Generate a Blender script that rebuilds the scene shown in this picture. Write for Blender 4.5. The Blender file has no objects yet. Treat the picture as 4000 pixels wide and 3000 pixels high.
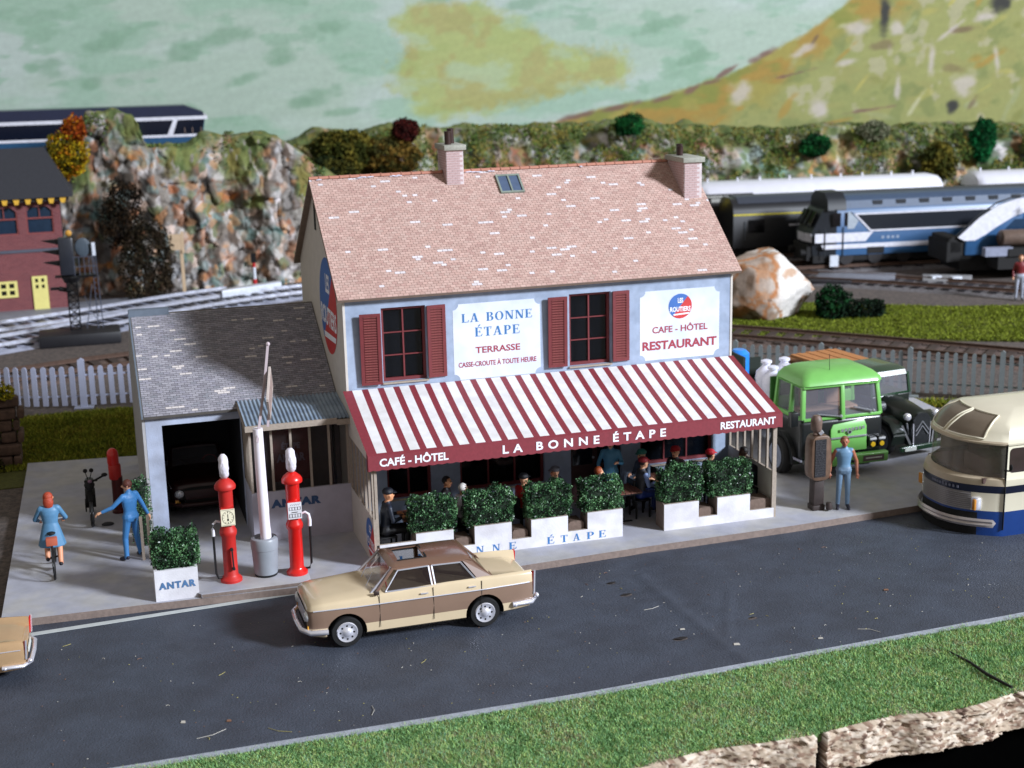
import bpy, bmesh, math, random
import numpy as np
from mathutils import Vector, Matrix
random.seed(7); rng = np.random.default_rng(7)
PI = math.pi; R = math.radians
scn = bpy.context.scene
col = scn.collection

# ---------------------------------------------------------------- camera
cam = bpy.data.cameras.new('camera'); camo = bpy.data.objects.new('camera', cam); col.objects.link(camo)
PITCH, YAW, ROLL = .24199, .29223, -.021964
cp, sp, cy_, sy_ = math.cos(PITCH), math.sin(PITCH), math.cos(YAW), math.sin(YAW)
FW = Vector((sy_*cp, cy_*cp, -sp)); RT = Vector((cy_, -sy_, 0)); UP = RT.cross(FW)
cr, sr = math.cos(ROLL), math.sin(ROLL)
RT, UP = cr*RT + sr*UP, -sr*RT + cr*UP
mw = Matrix((RT, UP, -FW)).transposed().to_4x4(); mw.translation = Vector((-5.1889, -29.529, 10.5831))
camo.matrix_world = mw
cam.lens = 50.52; cam.sensor_width = 36; cam.clip_start = .5; cam.clip_end = 400
cam.dof.use_dof = True; cam.dof.focus_distance = 27.5; cam.dof.aperture_fstop = .55
scn.camera = camo
scn.render.resolution_x = 1024; scn.render.resolution_y = 768

# ---------------------------------------------------------------- light: an indoor layout lit by one window on the right
w = bpy.data.worlds.new('World'); scn.world = w; w.use_nodes = True
bg = w.node_tree.nodes['Background']; bg.inputs[0].default_value = (1.0, .93, .85, 1); bg.inputs[1].default_value = .34
la = bpy.data.lights.new('window_light', 'AREA'); la.shape = 'RECTANGLE'; la.size = 19; la.size_y = 22
la.energy = 430000; la.color = (.84, .90, 1.0)
lo = bpy.data.objects.new('window_light', la); col.objects.link(lo)
AZ, EL, DIST = (.72, -.69), R(26), 150
n_ = math.hypot(*AZ)
ld = Vector((AZ[0]/n_*math.cos(EL), AZ[1]/n_*math.cos(EL), math.sin(EL)))
lo.location = Vector((4, 2, 1)) + ld*DIST
lo.rotation_euler = ld.to_track_quat('Z', 'Y').to_euler()
vs = scn.view_settings; vs.view_transform = 'Standard'; vs.look = 'None'; vs.exposure = 0; vs.gamma = 1

# ---------------------------------------------------------------- helpers
def lin(c):
    return tuple((v/12.92 if v <= .04045 else ((v+.055)/1.055)**2.4) for v in c[:3])
MATS = {}
def mat(name, c=(.5, .5, .5), rough=.6, metal=0., var=.12, vs=6., bump=0., bs=30., coat=0., attr=False, alpha=1., spec=.5, c2=None, trans=0.):
    if name in MATS: return MATS[name]
    m = bpy.data.materials.new(name); m.use_nodes = True; nt = m.node_tree; N = nt.nodes; L = nt.links
    b = N['Principled BSDF']; b.inputs['Roughness'].default_value = rough; b.inputs['Metallic'].default_value = metal
    b.inputs['Specular IOR Level'].default_value = spec
    if coat: b.inputs['Coat Weight'].default_value = coat; b.inputs['Coat Roughness'].default_value = .08
    if alpha < 1: b.inputs['Alpha'].default_value = alpha
    if trans: b.inputs['Transmission Weight'].default_value = trans
    tc = N.new('ShaderNodeTexCoord'); nz = N.new('ShaderNodeTexNoise'); nz.inputs['Scale'].default_value = vs; nz.inputs['Detail'].default_value = 6
    L.new(tc.outputs['Object'], nz.inputs['Vector'])
    mr = N.new('ShaderNodeMapRange'); mr.inputs[1].default_value = .3; mr.inputs[2].default_value = .7
    mr.inputs[3].default_value = 1-var; mr.inputs[4].default_value = 1+var; L.new(nz.outputs['Fac'], mr.inputs[0])
    mx = N.new('ShaderNodeVectorMath'); mx.operation = 'SCALE'
    if attr:
        at = N.new('ShaderNodeAttribute'); at.attribute_name = 'Col'; L.new(at.outputs['Color'], mx.inputs[0])
    elif c2:
        mm = N.new('ShaderNodeMix'); mm.data_type = 'RGBA'; nz2 = N.new('ShaderNodeTexNoise'); nz2.inputs['Scale'].default_value = vs*.37; nz2.inputs['Detail'].default_value = 8
        L.new(tc.outputs['Object'], nz2.inputs['Vector']); rp = N.new('ShaderNodeMapRange'); rp.inputs[1].default_value = .42; rp.inputs[2].default_value = .6
        L.new(nz2.outputs['Fac'], rp.inputs[0]); L.new(rp.outputs[0], mm.inputs[0])
        mm.inputs[6].default_value = (*lin(c), 1); mm.inputs[7].default_value = (*lin(c2), 1); L.new(mm.outputs[2], mx.inputs[0])
    else: mx.inputs[0].default_value = lin(c)
    L.new(mr.outputs[0], mx.inputs['Scale']); L.new(mx.outputs[0], b.inputs['Base Color'])
    if bump:
        n3 = N.new('ShaderNodeTexNoise'); n3.inputs['Scale'].default_value = bs; n3.inputs['Detail'].default_value = 4; L.new(tc.outputs['Object'], n3.inputs['Vector'])
        bp = N.new('ShaderNodeBump'); bp.inputs['Strength'].default_value = bump; bp.inputs['Distance'].default_value = .02
        L.new(n3.outputs['Fac'], bp.inputs['Height']); L.new(bp.outputs[0], b.inputs['Normal'])
    m.diffuse_color = (*c, 1)
    MATS[name] = m; return m

def wl(o):
    v = Vector((0, 0, 0))
    while o: v += o.location; o = o.parent
    return v
def tag(o, label=None, cat=None, group=None, kind=None):
    if label: o['label'] = label
    if cat: o['category'] = cat
    if group: o['group'] = group
    if kind: o['kind'] = kind
    return o
def thing(name, label, cat, loc=(0, 0, 0), group=None):
    o = bpy.data.objects.new(name, None); col.objects.link(o); o.location = loc; o.empty_display_size = .3
    return tag(o, label, cat, group)
def link(name, me, parent=None):
    o = bpy.data.objects.new(name, me); col.objects.link(o)
    if parent: o.parent = parent
    return o
def kids(o): return [c for c in bpy.data.objects if c.parent == o]
def copy_tree(o, parent=None):
    c = o.copy(); col.objects.link(c); c.parent = parent
    for k in kids(o): copy_tree(k, c)
    return c
def basis(d):
    d = Vector(d).normalized(); a = Vector((0, 0, 1)) if abs(d.z) < .95 else Vector((1, 0, 0))
    u = d.cross(a).normalized(); return u, d.cross(u).normalized()
class MB:
    def __init__(s): s.v = []; s.f = []; s.m = []
    def add(s, V, F, mi=0):
        n = len(s.v); s.v += [tuple(p) for p in V]; s.f += [tuple(n+i for i in f) for f in F]; s.m += [mi]*len(F); return s
    def box(s, x0, x1, y0, y1, z0, z1, mi=0, M=None):
        V = [Vector((x, y, z)) for z in (z0, z1) for y in (y0, y1) for x in (x0, x1)]
        if M: V = [M @ p for p in V]
        return s.add(V, [(0, 2, 3, 1), (4, 5, 7, 6), (0, 1, 5, 4), (2, 6, 7, 3), (0, 4, 6, 2), (1, 3, 7, 5)], mi)
    def bar(s, a, b, wd, ht=None, mi=0, up=(0, 0, 1)):
        a, b = Vector(a), Vector(b); ht = ht or wd; d = (b-a).normalized(); up = Vector(up)
        if abs(d.dot(up)) > .97: up = Vector((0, 1, 0))
        x = d.cross(up).normalized(); y = x.cross(d).normalized()
        V = [p+x*i*wd/2+y*j*ht/2 for p in (a, b) for i, j in ((-1, -1), (1, -1), (1, 1), (-1, 1))]
        return s.add(V, [(0, 3, 2, 1), (4, 5, 6, 7), (0, 1, 5, 4), (1, 2, 6, 5), (2, 3, 7, 6), (3, 0, 4, 7)], mi)
    def rings(s, rs, mi=0, cap=True, closed=True):
        n = len(rs[0]); V = [p for r in rs for p in r]; F = []
        for i in range(len(rs)-1):
            for j in range(n if closed else n-1):
                k = (j+1) % n; F.append((i*n+j, i*n+k, (i+1)*n+k, (i+1)*n+j))
        if cap: F += [tuple(range(n-1, -1, -1)), tuple((len(rs)-1)*n+j for j in range(n))]
        return s.add(V, F, mi)
    def cyl(s, a, b, r0, r1=None, n=12, mi=0, cap=True):
        a, b = Vector(a), Vector(b); r1 = r0 if r1 is None else r1; u, v = basis(b-a)
        return s.rings([[p+u*math.cos(t)*r+v*math.sin(t)*r for t in [2*PI*i/n for i in range(n)]] for p, r in ((a, r0), (b, r1))], mi, cap)
    def tube(s, pts, r, n=8, mi=0):
        pts = [Vector(p) for p in pts]; rs = []
        for i, p in enumerate(pts):
            d = pts[min(i+1, len(pts)-1)]-pts[max(i-1, 0)]; u, v = basis(d); rr = r[i] if isinstance(r, (list, tuple)) else r
            rs.append([p+u*math.cos(t)*rr+v*math.sin(t)*rr for t in [2*PI*k/n for k in range(n)]])
        return s.rings(rs, mi)
    def lathe(s, prof, o=(0, 0, 0), n=20, mi=0, ax='z'):
        o = Vector(o); rs = []
        for r, z in prof:
            rr = []
            for k in range(n):
                t = 2*PI*k/n; a, b = r*math.cos(t), r*math.sin(t)
                rr.append(o+(Vector((a, b, z)) if ax == 'z' else Vector((a, z, b)) if ax == 'y' else Vector((z, a, b))))
            rs.append(rr)
        return s.rings(rs, mi)
    def sph(s, c, r, n=12, m=8, mi=0):
        if not isinstance(r, (tuple, list)): r = (r, r, r)
        c = Vector(c); rs = []
        for i in range(m+1):
            t = PI*i/m; q = max(math.sin(t), .02)
            rs.append([c+Vector((r[0]*q*math.cos(2*PI*k/n), r[1]*q*math.sin(2*PI*k/n), -r[2]*math.cos(t))) for k in range(n)])
        return s.rings(rs, mi)
    def prism(s, P, e, mi=0, m2=None):
        P = [Vector(p) for p in P]; e = Vector(e); n = len(P)
        s.add(P+[p+e for p in P], [tuple(range(n-1, -1, -1)), tuple(range(n, 2*n))], mi)
        return s.add(P+[p+e for p in P], [(i, (i+1) % n, n+(i+1) % n, n+i) for i in range(n)], mi if m2 is None else m2)
    def mesh(s, name, mats, smooth=None, bevel=0, seg=2):
        me = bpy.data.meshes.new(name); me.from_pydata(s.v, [], s.f)
        for m in (mats if isinstance(mats, (list, tuple)) else [mats]): me.materials.append(m)
        me.polygons.foreach_set('material_index', s.m)
        bm = bmesh.new(); bm.from_mesh(me)
        bmesh.ops.remove_doubles(bm, verts=bm.verts, dist=1e-5)
        lv_ = [v for v in bm.verts if not v.link_faces]
        if lv_: bmesh.ops.delete(bm, geom=lv_, context='VERTS')
        bmesh.ops.recalc_face_normals(bm, faces=bm.faces)
        if bevel:
            es = [e for e in bm.edges if len(e.link_faces) == 2 and e.calc_face_angle(0) > .5]
            bmesh.ops.bevel(bm, geom=es, offset=bevel, segments=seg, affect='EDGES', profile=.5, clamp_overlap=True)
        bm.to_mesh(me); bm.free()
        if smooth or bevel:
            me.shade_smooth(); me.set_sharp_from_angle(angle=R(smooth or 40))
        return me
    def build(s, name, mats, parent=None, smooth=None, bevel=0, seg=2):
        off = wl(parent) if parent else Vector((0, 0, 0))
        if off.length: s.v = [(p[0]-off.x, p[1]-off.y, p[2]-off.z) for p in s.v]
        return link(name, s.mesh(name, mats, smooth, bevel, seg), parent)
def fast(name, V, F, mats, parent=None, cols=None, mi=None, smooth=False):
    """V (n,3), F (m,k) numpy arrays; cols (n,3) linear"""
    off = wl(parent) if parent else Vector((0, 0, 0))
    V = np.asarray(V, np.float32)-np.array(off, np.float32); F = np.asarray(F, np.int32); k = F.shape[1]
    me = bpy.data.meshes.new(name); me.vertices.add(len(V)); me.vertices.foreach_set('co', V.ravel())
    me.loops.add(F.size); me.loops.foreach_set('vertex_index', F.ravel())
    me.polygons.add(len(F)); me.polygons.foreach_set('loop_start', np.arange(0, F.size, k, dtype=np.int32))
    for m in (mats if isinstance(mats, (list, tuple)) else [mats]): me.materials.append(m)
    if mi is not None: me.polygons.foreach_set('material_index', np.asarray(mi, np.int32))
    me.update(calc_edges=True); me.validate()
    if cols is not None:
        a = me.color_attributes.new('Col', 'FLOAT_COLOR', 'POINT')
        a.data.foreach_set('color', np.concatenate([np.asarray(cols, np.float32), np.ones((len(V), 1), np.float32)], 1).ravel())
    if smooth: me.shade_smooth()
    return link(name, me, parent)
# ---- value noise (numpy)
def _h(ix, iy, iz, s):
    n = (ix.astype(np.int64)*374761393 + iy.astype(np.int64)*668265263 + iz.astype(np.int64)*2147483647 + s*974634777) & 0xffffffff
    n = ((n ^ (n >> 13))*1274126177) & 0xffffffff; n = (n ^ (n >> 16)) & 0xffff
    return n/65535.
def vn(x, y, z=0., s=0):
    x, y, z = np.broadcast_arrays(np.asarray(x, float), np.asarray(y, float), np.asarray(z, float))
    ix, iy, iz = np.floor(x), np.floor(y), np.floor(z); fx, fy, fz = x-ix, y-iy, z-iz
    fx, fy, fz = [f*f*(3-2*f) for f in (fx, fy, fz)]; r = 0
    for a in (0, 1):
        for b in (0, 1):
            for c in (0, 1):
                r = r + _h(ix+a, iy+b, iz+c, s)*(fx if a else 1-fx)*(fy if b else 1-fy)*(fz if c else 1-fz)
    return r
def fbm(x, y, z=0., s=0, o=4):
    r = 0; a = .5; t = 0
    for i in range(o): r = r+a*vn(np.asarray(x)*2**i, np.asarray(y)*2**i, np.asarray(z)*2**i, s+i*17); t += a; a *= .5
    return r/t
def cells(x, y, s=0):
    x, y = np.asarray(x, float), np.asarray(y, float); ix, iy = np.floor(x), np.floor(y); bd = np.full(x.shape, 9.); bv = np.zeros(x.shape); bw = np.zeros(x.shape)
    for i in (-1, 0, 1):
        for j in (-1, 0, 1):
            gx, gy = ix+i, iy+j; px = gx+_h(gx, gy, gx*0, s); py = gy+_h(gx, gy, gx*0, s+1); d = np.hypot(x-px, y-py); m = d < bd
            bd = np.where(m, d, bd); bv = np.where(m, _h(gx, gy, gx*0, s+2), bv); bw = np.where(m, _h(gx, gy, gx*0, s+3), bw)
    return bv, bw, bd
def mixc(a, b, t): t = np.clip(t, 0, 1)[..., None]; return a*(1-t)+np.array(b)*t
def sst(a, b, x): t = np.clip((x-a)/(b-a), 0, 1); return t*t*(3-2*t)
# ---- lettering
_cap = None
def _txtmesh(s, bold, spacing):
    cu = bpy.data.curves.new('lettering', 'FONT'); cu.body = s; cu.size = 1; cu.offset = bold; cu.space_character = spacing; cu.extrude = .0; cu.resolution_u = 3
    o = bpy.data.objects.new('tmp', cu); col.objects.link(o); dg = bpy.context.evaluated_depsgraph_get(); dg.update()
    me = bpy.data.meshes.new_from_object(o.evaluated_get(dg)); V = [v.co.copy() for v in me.vertices]; F = [tuple(p.vertices) for p in me.polygons]
    bpy.data.objects.remove(o); bpy.data.curves.remove(cu); bpy.data.meshes.remove(me); return V, F
def text(s, org, U, W_, wid, hgt, m, parent, bold=.012, spacing=1., name='lettering'):
    """baseline from org along U, cap height hgt along W_, fitted to width wid"""
    global _cap
    if _cap is None: V, _ = _txtmesh('H', 0, 1); _cap = max(p.y for p in V)
    V, F = _txtmesh(s, bold, spacing); x0 = min(p.x for p in V); x1 = max(p.x for p in V)
    U, W_ = Vector(U).normalized(), Vector(W_).normalized(); N_ = U.cross(W_)
    b = MB(); b.add([Vector(org)+U*((p.x-x0)/(x1-x0)*wid)+W_*(p.y/_cap*hgt)+N_*.004 for p in V], F); return b.build(name, m, parent)
def serif(s, org, U, W_, hgt, m, parent, gap=.16, wid=None, name='lettering'):
    U, W_ = Vector(U).normalized(), Vector(W_).normalized(); N_ = U.cross(W_); P = []; K, T, S = .2, .07, .06
    def rect(a, b, c, d): P.append([(a, b), (c, b), (c, d), (a, d)])
    def para(x0, x1, wd, y0=0, y1=1): P.append([(x0, y0), (x0+wd, y0), (x1+wd, y1), (x1, y1)])
    def arc(cx, cy, rx, ry, t0, t1, ti, tn=.06, n=14):
        for i in range(n):
            a, b = t0+(t1-t0)*i/n, t0+(t1-t0)*(i+1)/n
            P.append([(cx+rx*math.cos(a), cy+ry*math.sin(a)), (cx+rx*math.cos(b), cy+ry*math.sin(b)), (cx+(rx-ti)*math.cos(b), cy+(ry-tn)*math.sin(b)), (cx+(rx-ti)*math.cos(a), cy+(ry-tn)*math.sin(a))])
    x = 0
    for ch in s:
        if ch == ' ': x += .5+gap; continue
        if ch in 'LEBPÉ': rect(x+.07, 0, x+.07+K, 1); rect(x, 0, x+.07+K+.07, S); rect(x, 1-S, x+.07+K+.07, 1)
        if ch == 'L': rect(x+.2, 0, x+.72, S); para(x+.64, x+.72, .06, 0, .26); w_ = .76
        if ch in 'EÉ':
            rect(x+.2, 0, x+.7, S); rect(x+.2, 1-S, x+.66, 1); rect(x+.2, .48, x+.5, .54); para(x+.62, x+.7, .06, 0, .26); para(x+.6, x+.64, .06, .78, 1); rect(x+.48, .38, x+.54, .64); w_ = .76
            if ch == 'É': P.append([(x+.3, 1.1), (x+.4, 1.08), (x+.6, 1.28), (x+.46, 1.32)])
        if ch == 'B': rect(x+.2, 0, x+.42, S); rect(x+.2, 1-S, x+.4, 1); rect(x+.2, .5, x+.42, .55); arc(x+.4, .77, .3, .23, -PI/2, PI/2, K); arc(x+.42, .27, .34, .27, -PI/2, PI/2, K); w_ = .8
        if ch == 'P': rect(x+.2, 1-S, x+.42, 1); rect(x+.2, .44, x+.42, .5); arc(x+.4, .72, .32, .28, -PI/2, PI/2, K); w_ = .74
        if ch == 'O': arc(x+.45, .5, .45, .52, 0, 2*PI, K, .05, 28); w_ = .92
        if ch == 'A': para(x+.07, x+.4, .08); para(x+.62, x+.36, K); rect(x+.22, .3, x+.66, .36); rect(x-.03, 0, x+.24, S); rect(x+.54, 0, x+.95, S); w_ = .95
        if ch == 'N': rect(x+.1, 0, x+.18, 1); para(x+.66, x+.08, K+.02); rect(x+.76, 0, x+.84, 1); rect(x, 0, x+.28, S); rect(x, 1-S, x+.2, 1); rect(x+.66, 1-S, x+.96, 1); w_ = .96
        if ch == 'T': rect(x+.3, 0, x+.3+K, 1); rect(x+.02, 1-S, x+.78, 1); rect(x+.2, 0, x+.6, S); para(x+.06, x, .06, .74, 1); para(x+.68, x+.74, .06, .74, 1); w_ = .82
        x += w_+gap
    x -= gap; k = (wid/x if wid else hgt); b = MB()
    for i, p in enumerate(P): b.add([Vector(org)+U*q[0]*k+W_*q[1]*hgt+N_*(.004+.0001*(i % 9)) for q in p], [tuple(range(len(p)))])
    return b.build(name, m, parent)
# ---- leafy clouds
def leaves(name, mats, shape, n, size, cols, parent=None, seed=1, flat=False):
    g = np.random.default_rng(seed); pts = shape(g, n); n = len(pts)
    a = g.normal(size=(n, 3)); a /= np.linalg.norm(a, axis=1)[:, None]; b = g.normal(size=(n, 3)); b -= (a*b).sum(1)[:, None]*a; b /= np.linalg.norm(b, axis=1)[:, None]
    sz = size*g.uniform(.55, 1.3, (n, 1)); a = a*sz; b = b*sz*.75
    V = np.stack([pts-a, pts-b*.8, pts+a, pts+b*.8], 1).reshape(-1, 3); F = np.arange(4*n).reshape(n, 4)
    C = np.array([lin(c) for c in cols]); ix = np.clip((fbm(pts[:, 0]*2.2/max(size*12, .2), pts[:, 1]*2.2/max(size*12, .2), pts[:, 2]*2.2/max(size*12, .2), seed, 2)-.5)*2.4+.5+g.normal(0, .25, n), 0, .999)
    c = C[(ix*len(C)).astype(int)]*g.uniform(.75, 1.25, (n, 1)); return fast(name, V, F, mats, parent, np.repeat(c, 4, 0))
def blob(c, r, lump=.35, inner=.55, seed=0):
    def f(g, n):
        d = g.normal(size=(n, 3)); d /= np.linalg.norm(d, axis=1)[:, None]; k = 1-lump+lump*2*fbm(d[:, 0]*1.7+9, d[:, 1]*1.7+9, d[:, 2]*1.7+9, seed, 3)
        return np.array(c)+d*np.array(r)*(k*g.uniform(inner, 1, n)**.5)[:, None]
    return f
def boxcloud(x0, x1, y0, y1, z0, z1, edge=.03, holes=True, seed=0):
    def f(g, n):
        p = g.uniform(0, 1, (n, 3)); q = g.integers(0, 3, n)
        side = g.integers(0, 2, n); d = g.uniform(-.5, 1, n)*edge
        P = np.array([x0, y0, z0])+p*np.array([x1-x0, y1-y0, z1-z0]); lo_, hi = np.array([x0, y0, z0]), np.array([x1, y1, z1])
        k = np.arange(n); P[k, q] = np.where(side, hi[q]+d, lo_[q]-d)
        P[:, 2] += (P[:, 2]-z0)/(z1-z0)*(fbm(P[:, 0]*4.5, P[:, 1]*4.5, 0, seed+9, 2)-.55)*.22; bl = fbm(P[:, 0]*9, P[:, 1]*9, P[:, 2]*9, seed+4, 2)-.5; cc = (lo_+hi)/2; P = P+(P-cc)*bl[:, None]*.22
        return P[fbm(P[:, 0]*7, P[:, 1]*7, P[:, 2]*7, seed, 2) > .30] if holes else P
    return f
FOL = mat('foliage', attr=True, rough=.85, var=.1, vs=20, spec=.15)
PAINT = mat('painted_surface', attr=True, rough=.75, var=.05, vs=3, bump=.15, bs=12)
ROCKM = mat('painted_rock', attr=True, rough=.85, var=.15, vs=9, bump=.6, bs=7)
# ================================================================ SETTING
def struct(o): o['kind'] = 'structure'; return o
# painted backdrop: a flat board behind the layout
def poly_in(x, z, P):
    c = np.zeros(x.shape, bool); n = len(P)
    for i in range(n):
        (x0, z0), (x1, z1) = P[i], P[(i+1) % n]
        if z0 == z1: continue
        c ^= ((z0 > z) != (z1 > z)) & (x < (x1-x0)*(z-z0)/(z1-z0)+x0)
    return c
def backdrop():
    nx, nz = 880, 210; xs = np.linspace(-34, 70, nx); zs = np.linspace(-1, 19, nz); X, Z = np.meshgrid(xs, zs); g = np.random.default_rng(3)
    C = np.zeros(X.shape+(3,)); C[:] = (.615, .68, .625)
    C = mixc(C, (.655, .705, .675), sst(.45, .7, fbm(X*.12, Z*.3, 0, 1)))
    C = mixc(C, (.545, .655, .575), .8*sst(.50, .66, fbm(X*.22+Z*.18, Z*.75-X*.05, 0, 5, 5)))
    C = mixc(C, (.50, .62, .53), .65*sst(.62, .72, fbm(X*.5+Z*.2, Z*1.5-X*.1, 0, 15, 4)))
    def stroke(C, x, z, rx, rz, ang, c, s=1., k=0):
        a, b = math.cos(ang), math.sin(ang); u = ((X-x)*a+(Z-z)*b)/rx; v = (-(X-x)*b+(Z-z)*a)/rz
        d = np.sqrt(u*u+v*v)+(fbm(X*1.3, Z*2.2, 0, 40+k, 3)-.5)*1.1
        return mixc(C, c, s*(1-sst(.35, 1.15, d)))
    for i, (x, z, rx, rz, a) in enumerate([(-3.7, 8.4, .9, .45, .3), (-5.9, 9.2, 1, .5, -.1), (6.1, 9.6, 1, .45, .1), (6.2, 9.2, .7, .3, .2), (8.0, 7.3, 1.4, .55, .2), (7.0, 7.0, .8, .4, .1), (1.1, 10, 1.5, .6, .4), (3.6, 10.6, 1.6, .5, .2), (8.8, 10.9, 1.2, .4, .1), (-2.5, 10.5, 1.7, .5, .3), (1., 6.9, .7, .25, 0), (4, 8.2, 1.2, .35, .3), (9.6, 6.4, 1.4, .3, .1), (15, 12.6, 2, .4, .1), (20, 12, 1.6, .4, .2), (28, 10.6, 2, .4, .2), (30, 8.6, 1.8, .4, .3), (-6.5, 6.9, 1.2, .3, 0)]):
        C = stroke(C, x, z, rx, rz, a, (.43, .56, .46), .6, i)
    jx, jz = X+(fbm(X*.8, Z*.8, 0, 8)-.5)*2.2, Z+(fbm(X*.8, Z*.8, 0, 9)-.5)*1.6
    Y1 = [(12.4, 11.3), (13.8, 12.1), (16.4, 12.4), (19.3, 11.0), (22.5, 9.9), (26.4, 8.9), (26.0, 7.3), (21, 6.9), (16.6, 6.0), (13.5, 6.2), (12, 7.4), (12.9, 9.3)]
    def soft(P, j, k, sd):
        r = 0
        for q in range(7): r = r+poly_in(X+(fbm(X*.8, Z*.8, 0, sd)-.5)*j+(fbm(X*3.1, Z*3.1, 0, sd+q+5, 2)-.5)*k*2+math.cos(q*.9)*k*.5, Z+(fbm(X*.8, Z*.8, 0, sd+1)-.5)*j*.7+(fbm(X*3.1, Z*3.1, 0, sd+q+25, 2)-.5)*k+math.sin(q*.9)*k*.5, P)
        return (r/7)[..., None]
    mY = soft(Y1, 2.0, .55, 8); yc = mixc(np.broadcast_to(np.array((.60, .625, .36)), C.shape), (.60, .575, .33), sst(.5, .62, fbm(X*.7, Z*.9, 0, 21))); yc = mixc(yc, (.61, .67, .52), .8*sst(.52, .7, fbm(X*.5, Z*1.2, 0, 25)))
    C = C*(1-mY*.85)+yc*mY*.85
    jx, jz = X+(fbm(X*1.5, Z*1.5, 0, 18)-.5)*.5, Z+(fbm(X*1.5, Z*1.5, 0, 19)-.5)*.4
    H = [(19, 4.3), (21.4, 5.25), (24.5, 6.0), (28, 6.5), (30.4, 7.1), (33, 7.9), (34.9, 8.7), (37.5, 9.9), (39.4, 11.0), (41.5, 12.6), (45, 14.6), (52, 16.5), (68, 18.6), (68, -2), (19, -2)]
    mH = soft(H, .5, .16, 18); top = np.interp(X, [p[0] for p in H[:13]], [p[1] for p in H[:13]]); dep = top-Z
    hc = np.zeros(C.shape); hc[:] = (.56, .52, .25)
    hc = mixc(hc, (.58, .47, .20), sst(.48, .62, fbm(X*.5, Z*.9, 0, 31))); hc = mixc(hc, (.46, .48, .20), .9*sst(.5, .66, fbm(X*.35+4, Z*.8, 0, 33)))
    hc = mixc(hc, (.53, .545, .33), sst(1.2, 3.2, dep+(fbm(X*.6, Z*.8, 0, 35)-.5)*2.5)*.85)
    hc = mixc(hc, (.45, .48, .27), .8*sst(.55, .7, fbm(X*.8, Z*1.1, 0, 37))*sst(1, 2, dep))
    hc = mixc(hc, (.62, .60, .48), .8*sst(.64, .72, fbm(X*.9+3, Z*1.1, 0, 41))*sst(1.5, 3, dep))
    C = C*(1-mH)+hc*mH
    for i, (x, z, rx, rz, a) in enumerate([(22.9, 5.6, 1.7, .22, .2), (25.6, 6.05, 1.4, .2, .18), (28.4, 6.45, 1., .2, .2), (30.4, 7.0, .9, .25, .4), (32.2, 7.75, 1., .16, .5), (34.8, 8.75, 1.2, .25, .45), (31.5, 7.3, .7, .16, .15), (36.8, 7.6, 1.6, .1, .2), (42, 5.3, 1.8, .12, .1)]):
        C = stroke(C, x, z, rx, rz, a, (.42, .30, .27), .85, 50+i)
    gh = np.random.default_rng(8)
    for i in range(70):
        x, z = gh.uniform(24, 56), gh.uniform(4, 12.5)
        if z > np.interp(x, [24.5, 30.4, 34.9, 41.5, 56], [5.8, 6.9, 8.4, 12, 17])-.5: continue
        C = stroke(C, x, z, gh.uniform(.3, 1.5), gh.uniform(.1, .35), gh.uniform(-.2, 1.2), [(.70, .69, .58), (.60, .47, .18), (.45, .46, .22), (.66, .62, .32), (.38, .30, .22), (.56, .58, .42)][int(gh.integers(0, 6))], gh.uniform(.4, .8), 100+i)
    for i, (x, z, rx, rz, a) in enumerate([(33.4, 6.6, .8, .75, 0), (38.6, 5.5, .7, .75, .2), (48.8, 6.6, 1., .9, 0), (41, 10.2, 1.1, .5, .3), (43.8, 10.2, .5, .6, 0), (46.3, 8.2, .3, 1.1, 0), (44, 6.6, .25, .8, 0), (47.5, 9.9, 1.2, .2, .6), (37.5, 9, 1, .3, .4), (50, 10.7, .9, .3, .2), (40.5, 8.2, .9, .25, .2), (51, 8, .25, 1, .2)]):
        C = stroke(C, x, z, rx, rz, a, (.70, .66, .64), .8, 70+i)
    for x, z, rx, rz in [(42.9, 10.9, .42, 1.25), (50.9, 11.7, 1., .75), (48, 5.2, .45, .5)]: C = stroke(C, x, z, rx, rz, 0, (.16, .16, .14), 1., 90)
    C *= (1+.05*(fbm(X*.5+Z*.5, Z*4-X*.8, 0, 95, 3)-.5)+.04*(fbm(X*6, Z*9, 0, 96, 2)-.5))[..., None]
    C = np.clip(C, 0, 1); Cl = np.where(C <= .04045, C/12.92, ((C+.055)/1.055)**2.4)
    V = np.stack([X.ravel(), np.full(X.size, 50.), Z.ravel()], 1); i = np.arange(nx-1)[None]+np.arange(nz-1)[:, None]*nx
    F = np.stack([i, i+1, i+nx+1, i+nx], -1).reshape(-1, 4)
    struct(fast('backdrop', V, F, PAINT, cols=Cl.reshape(-1, 3)))
backdrop()
# ground sheet (brown ballast and earth)
GROUND = mat('ground_scatter', (.37, .33, .31), .95, var=.35, vs=14, bump=.8, bs=22, c2=(.30, .27, .26))
MB().box(-60, 90, -10.8, 50, -.45, -.165).build('ground', GROUND)['kind'] = 'structure'
MB().box(-90, 120, -80, -11.6, -62, -60).build('floor', mat('dark_floor', (.012, .012, .012), 1., spec=0.))['kind'] = 'structure'
MB().box(-90, 120, -10.9, -10.6, -60, -.95).build('void_backing', MATS['dark_floor'])['kind'] = 'structure'  # added black wall, keeps the void below the board edge dark
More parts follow.
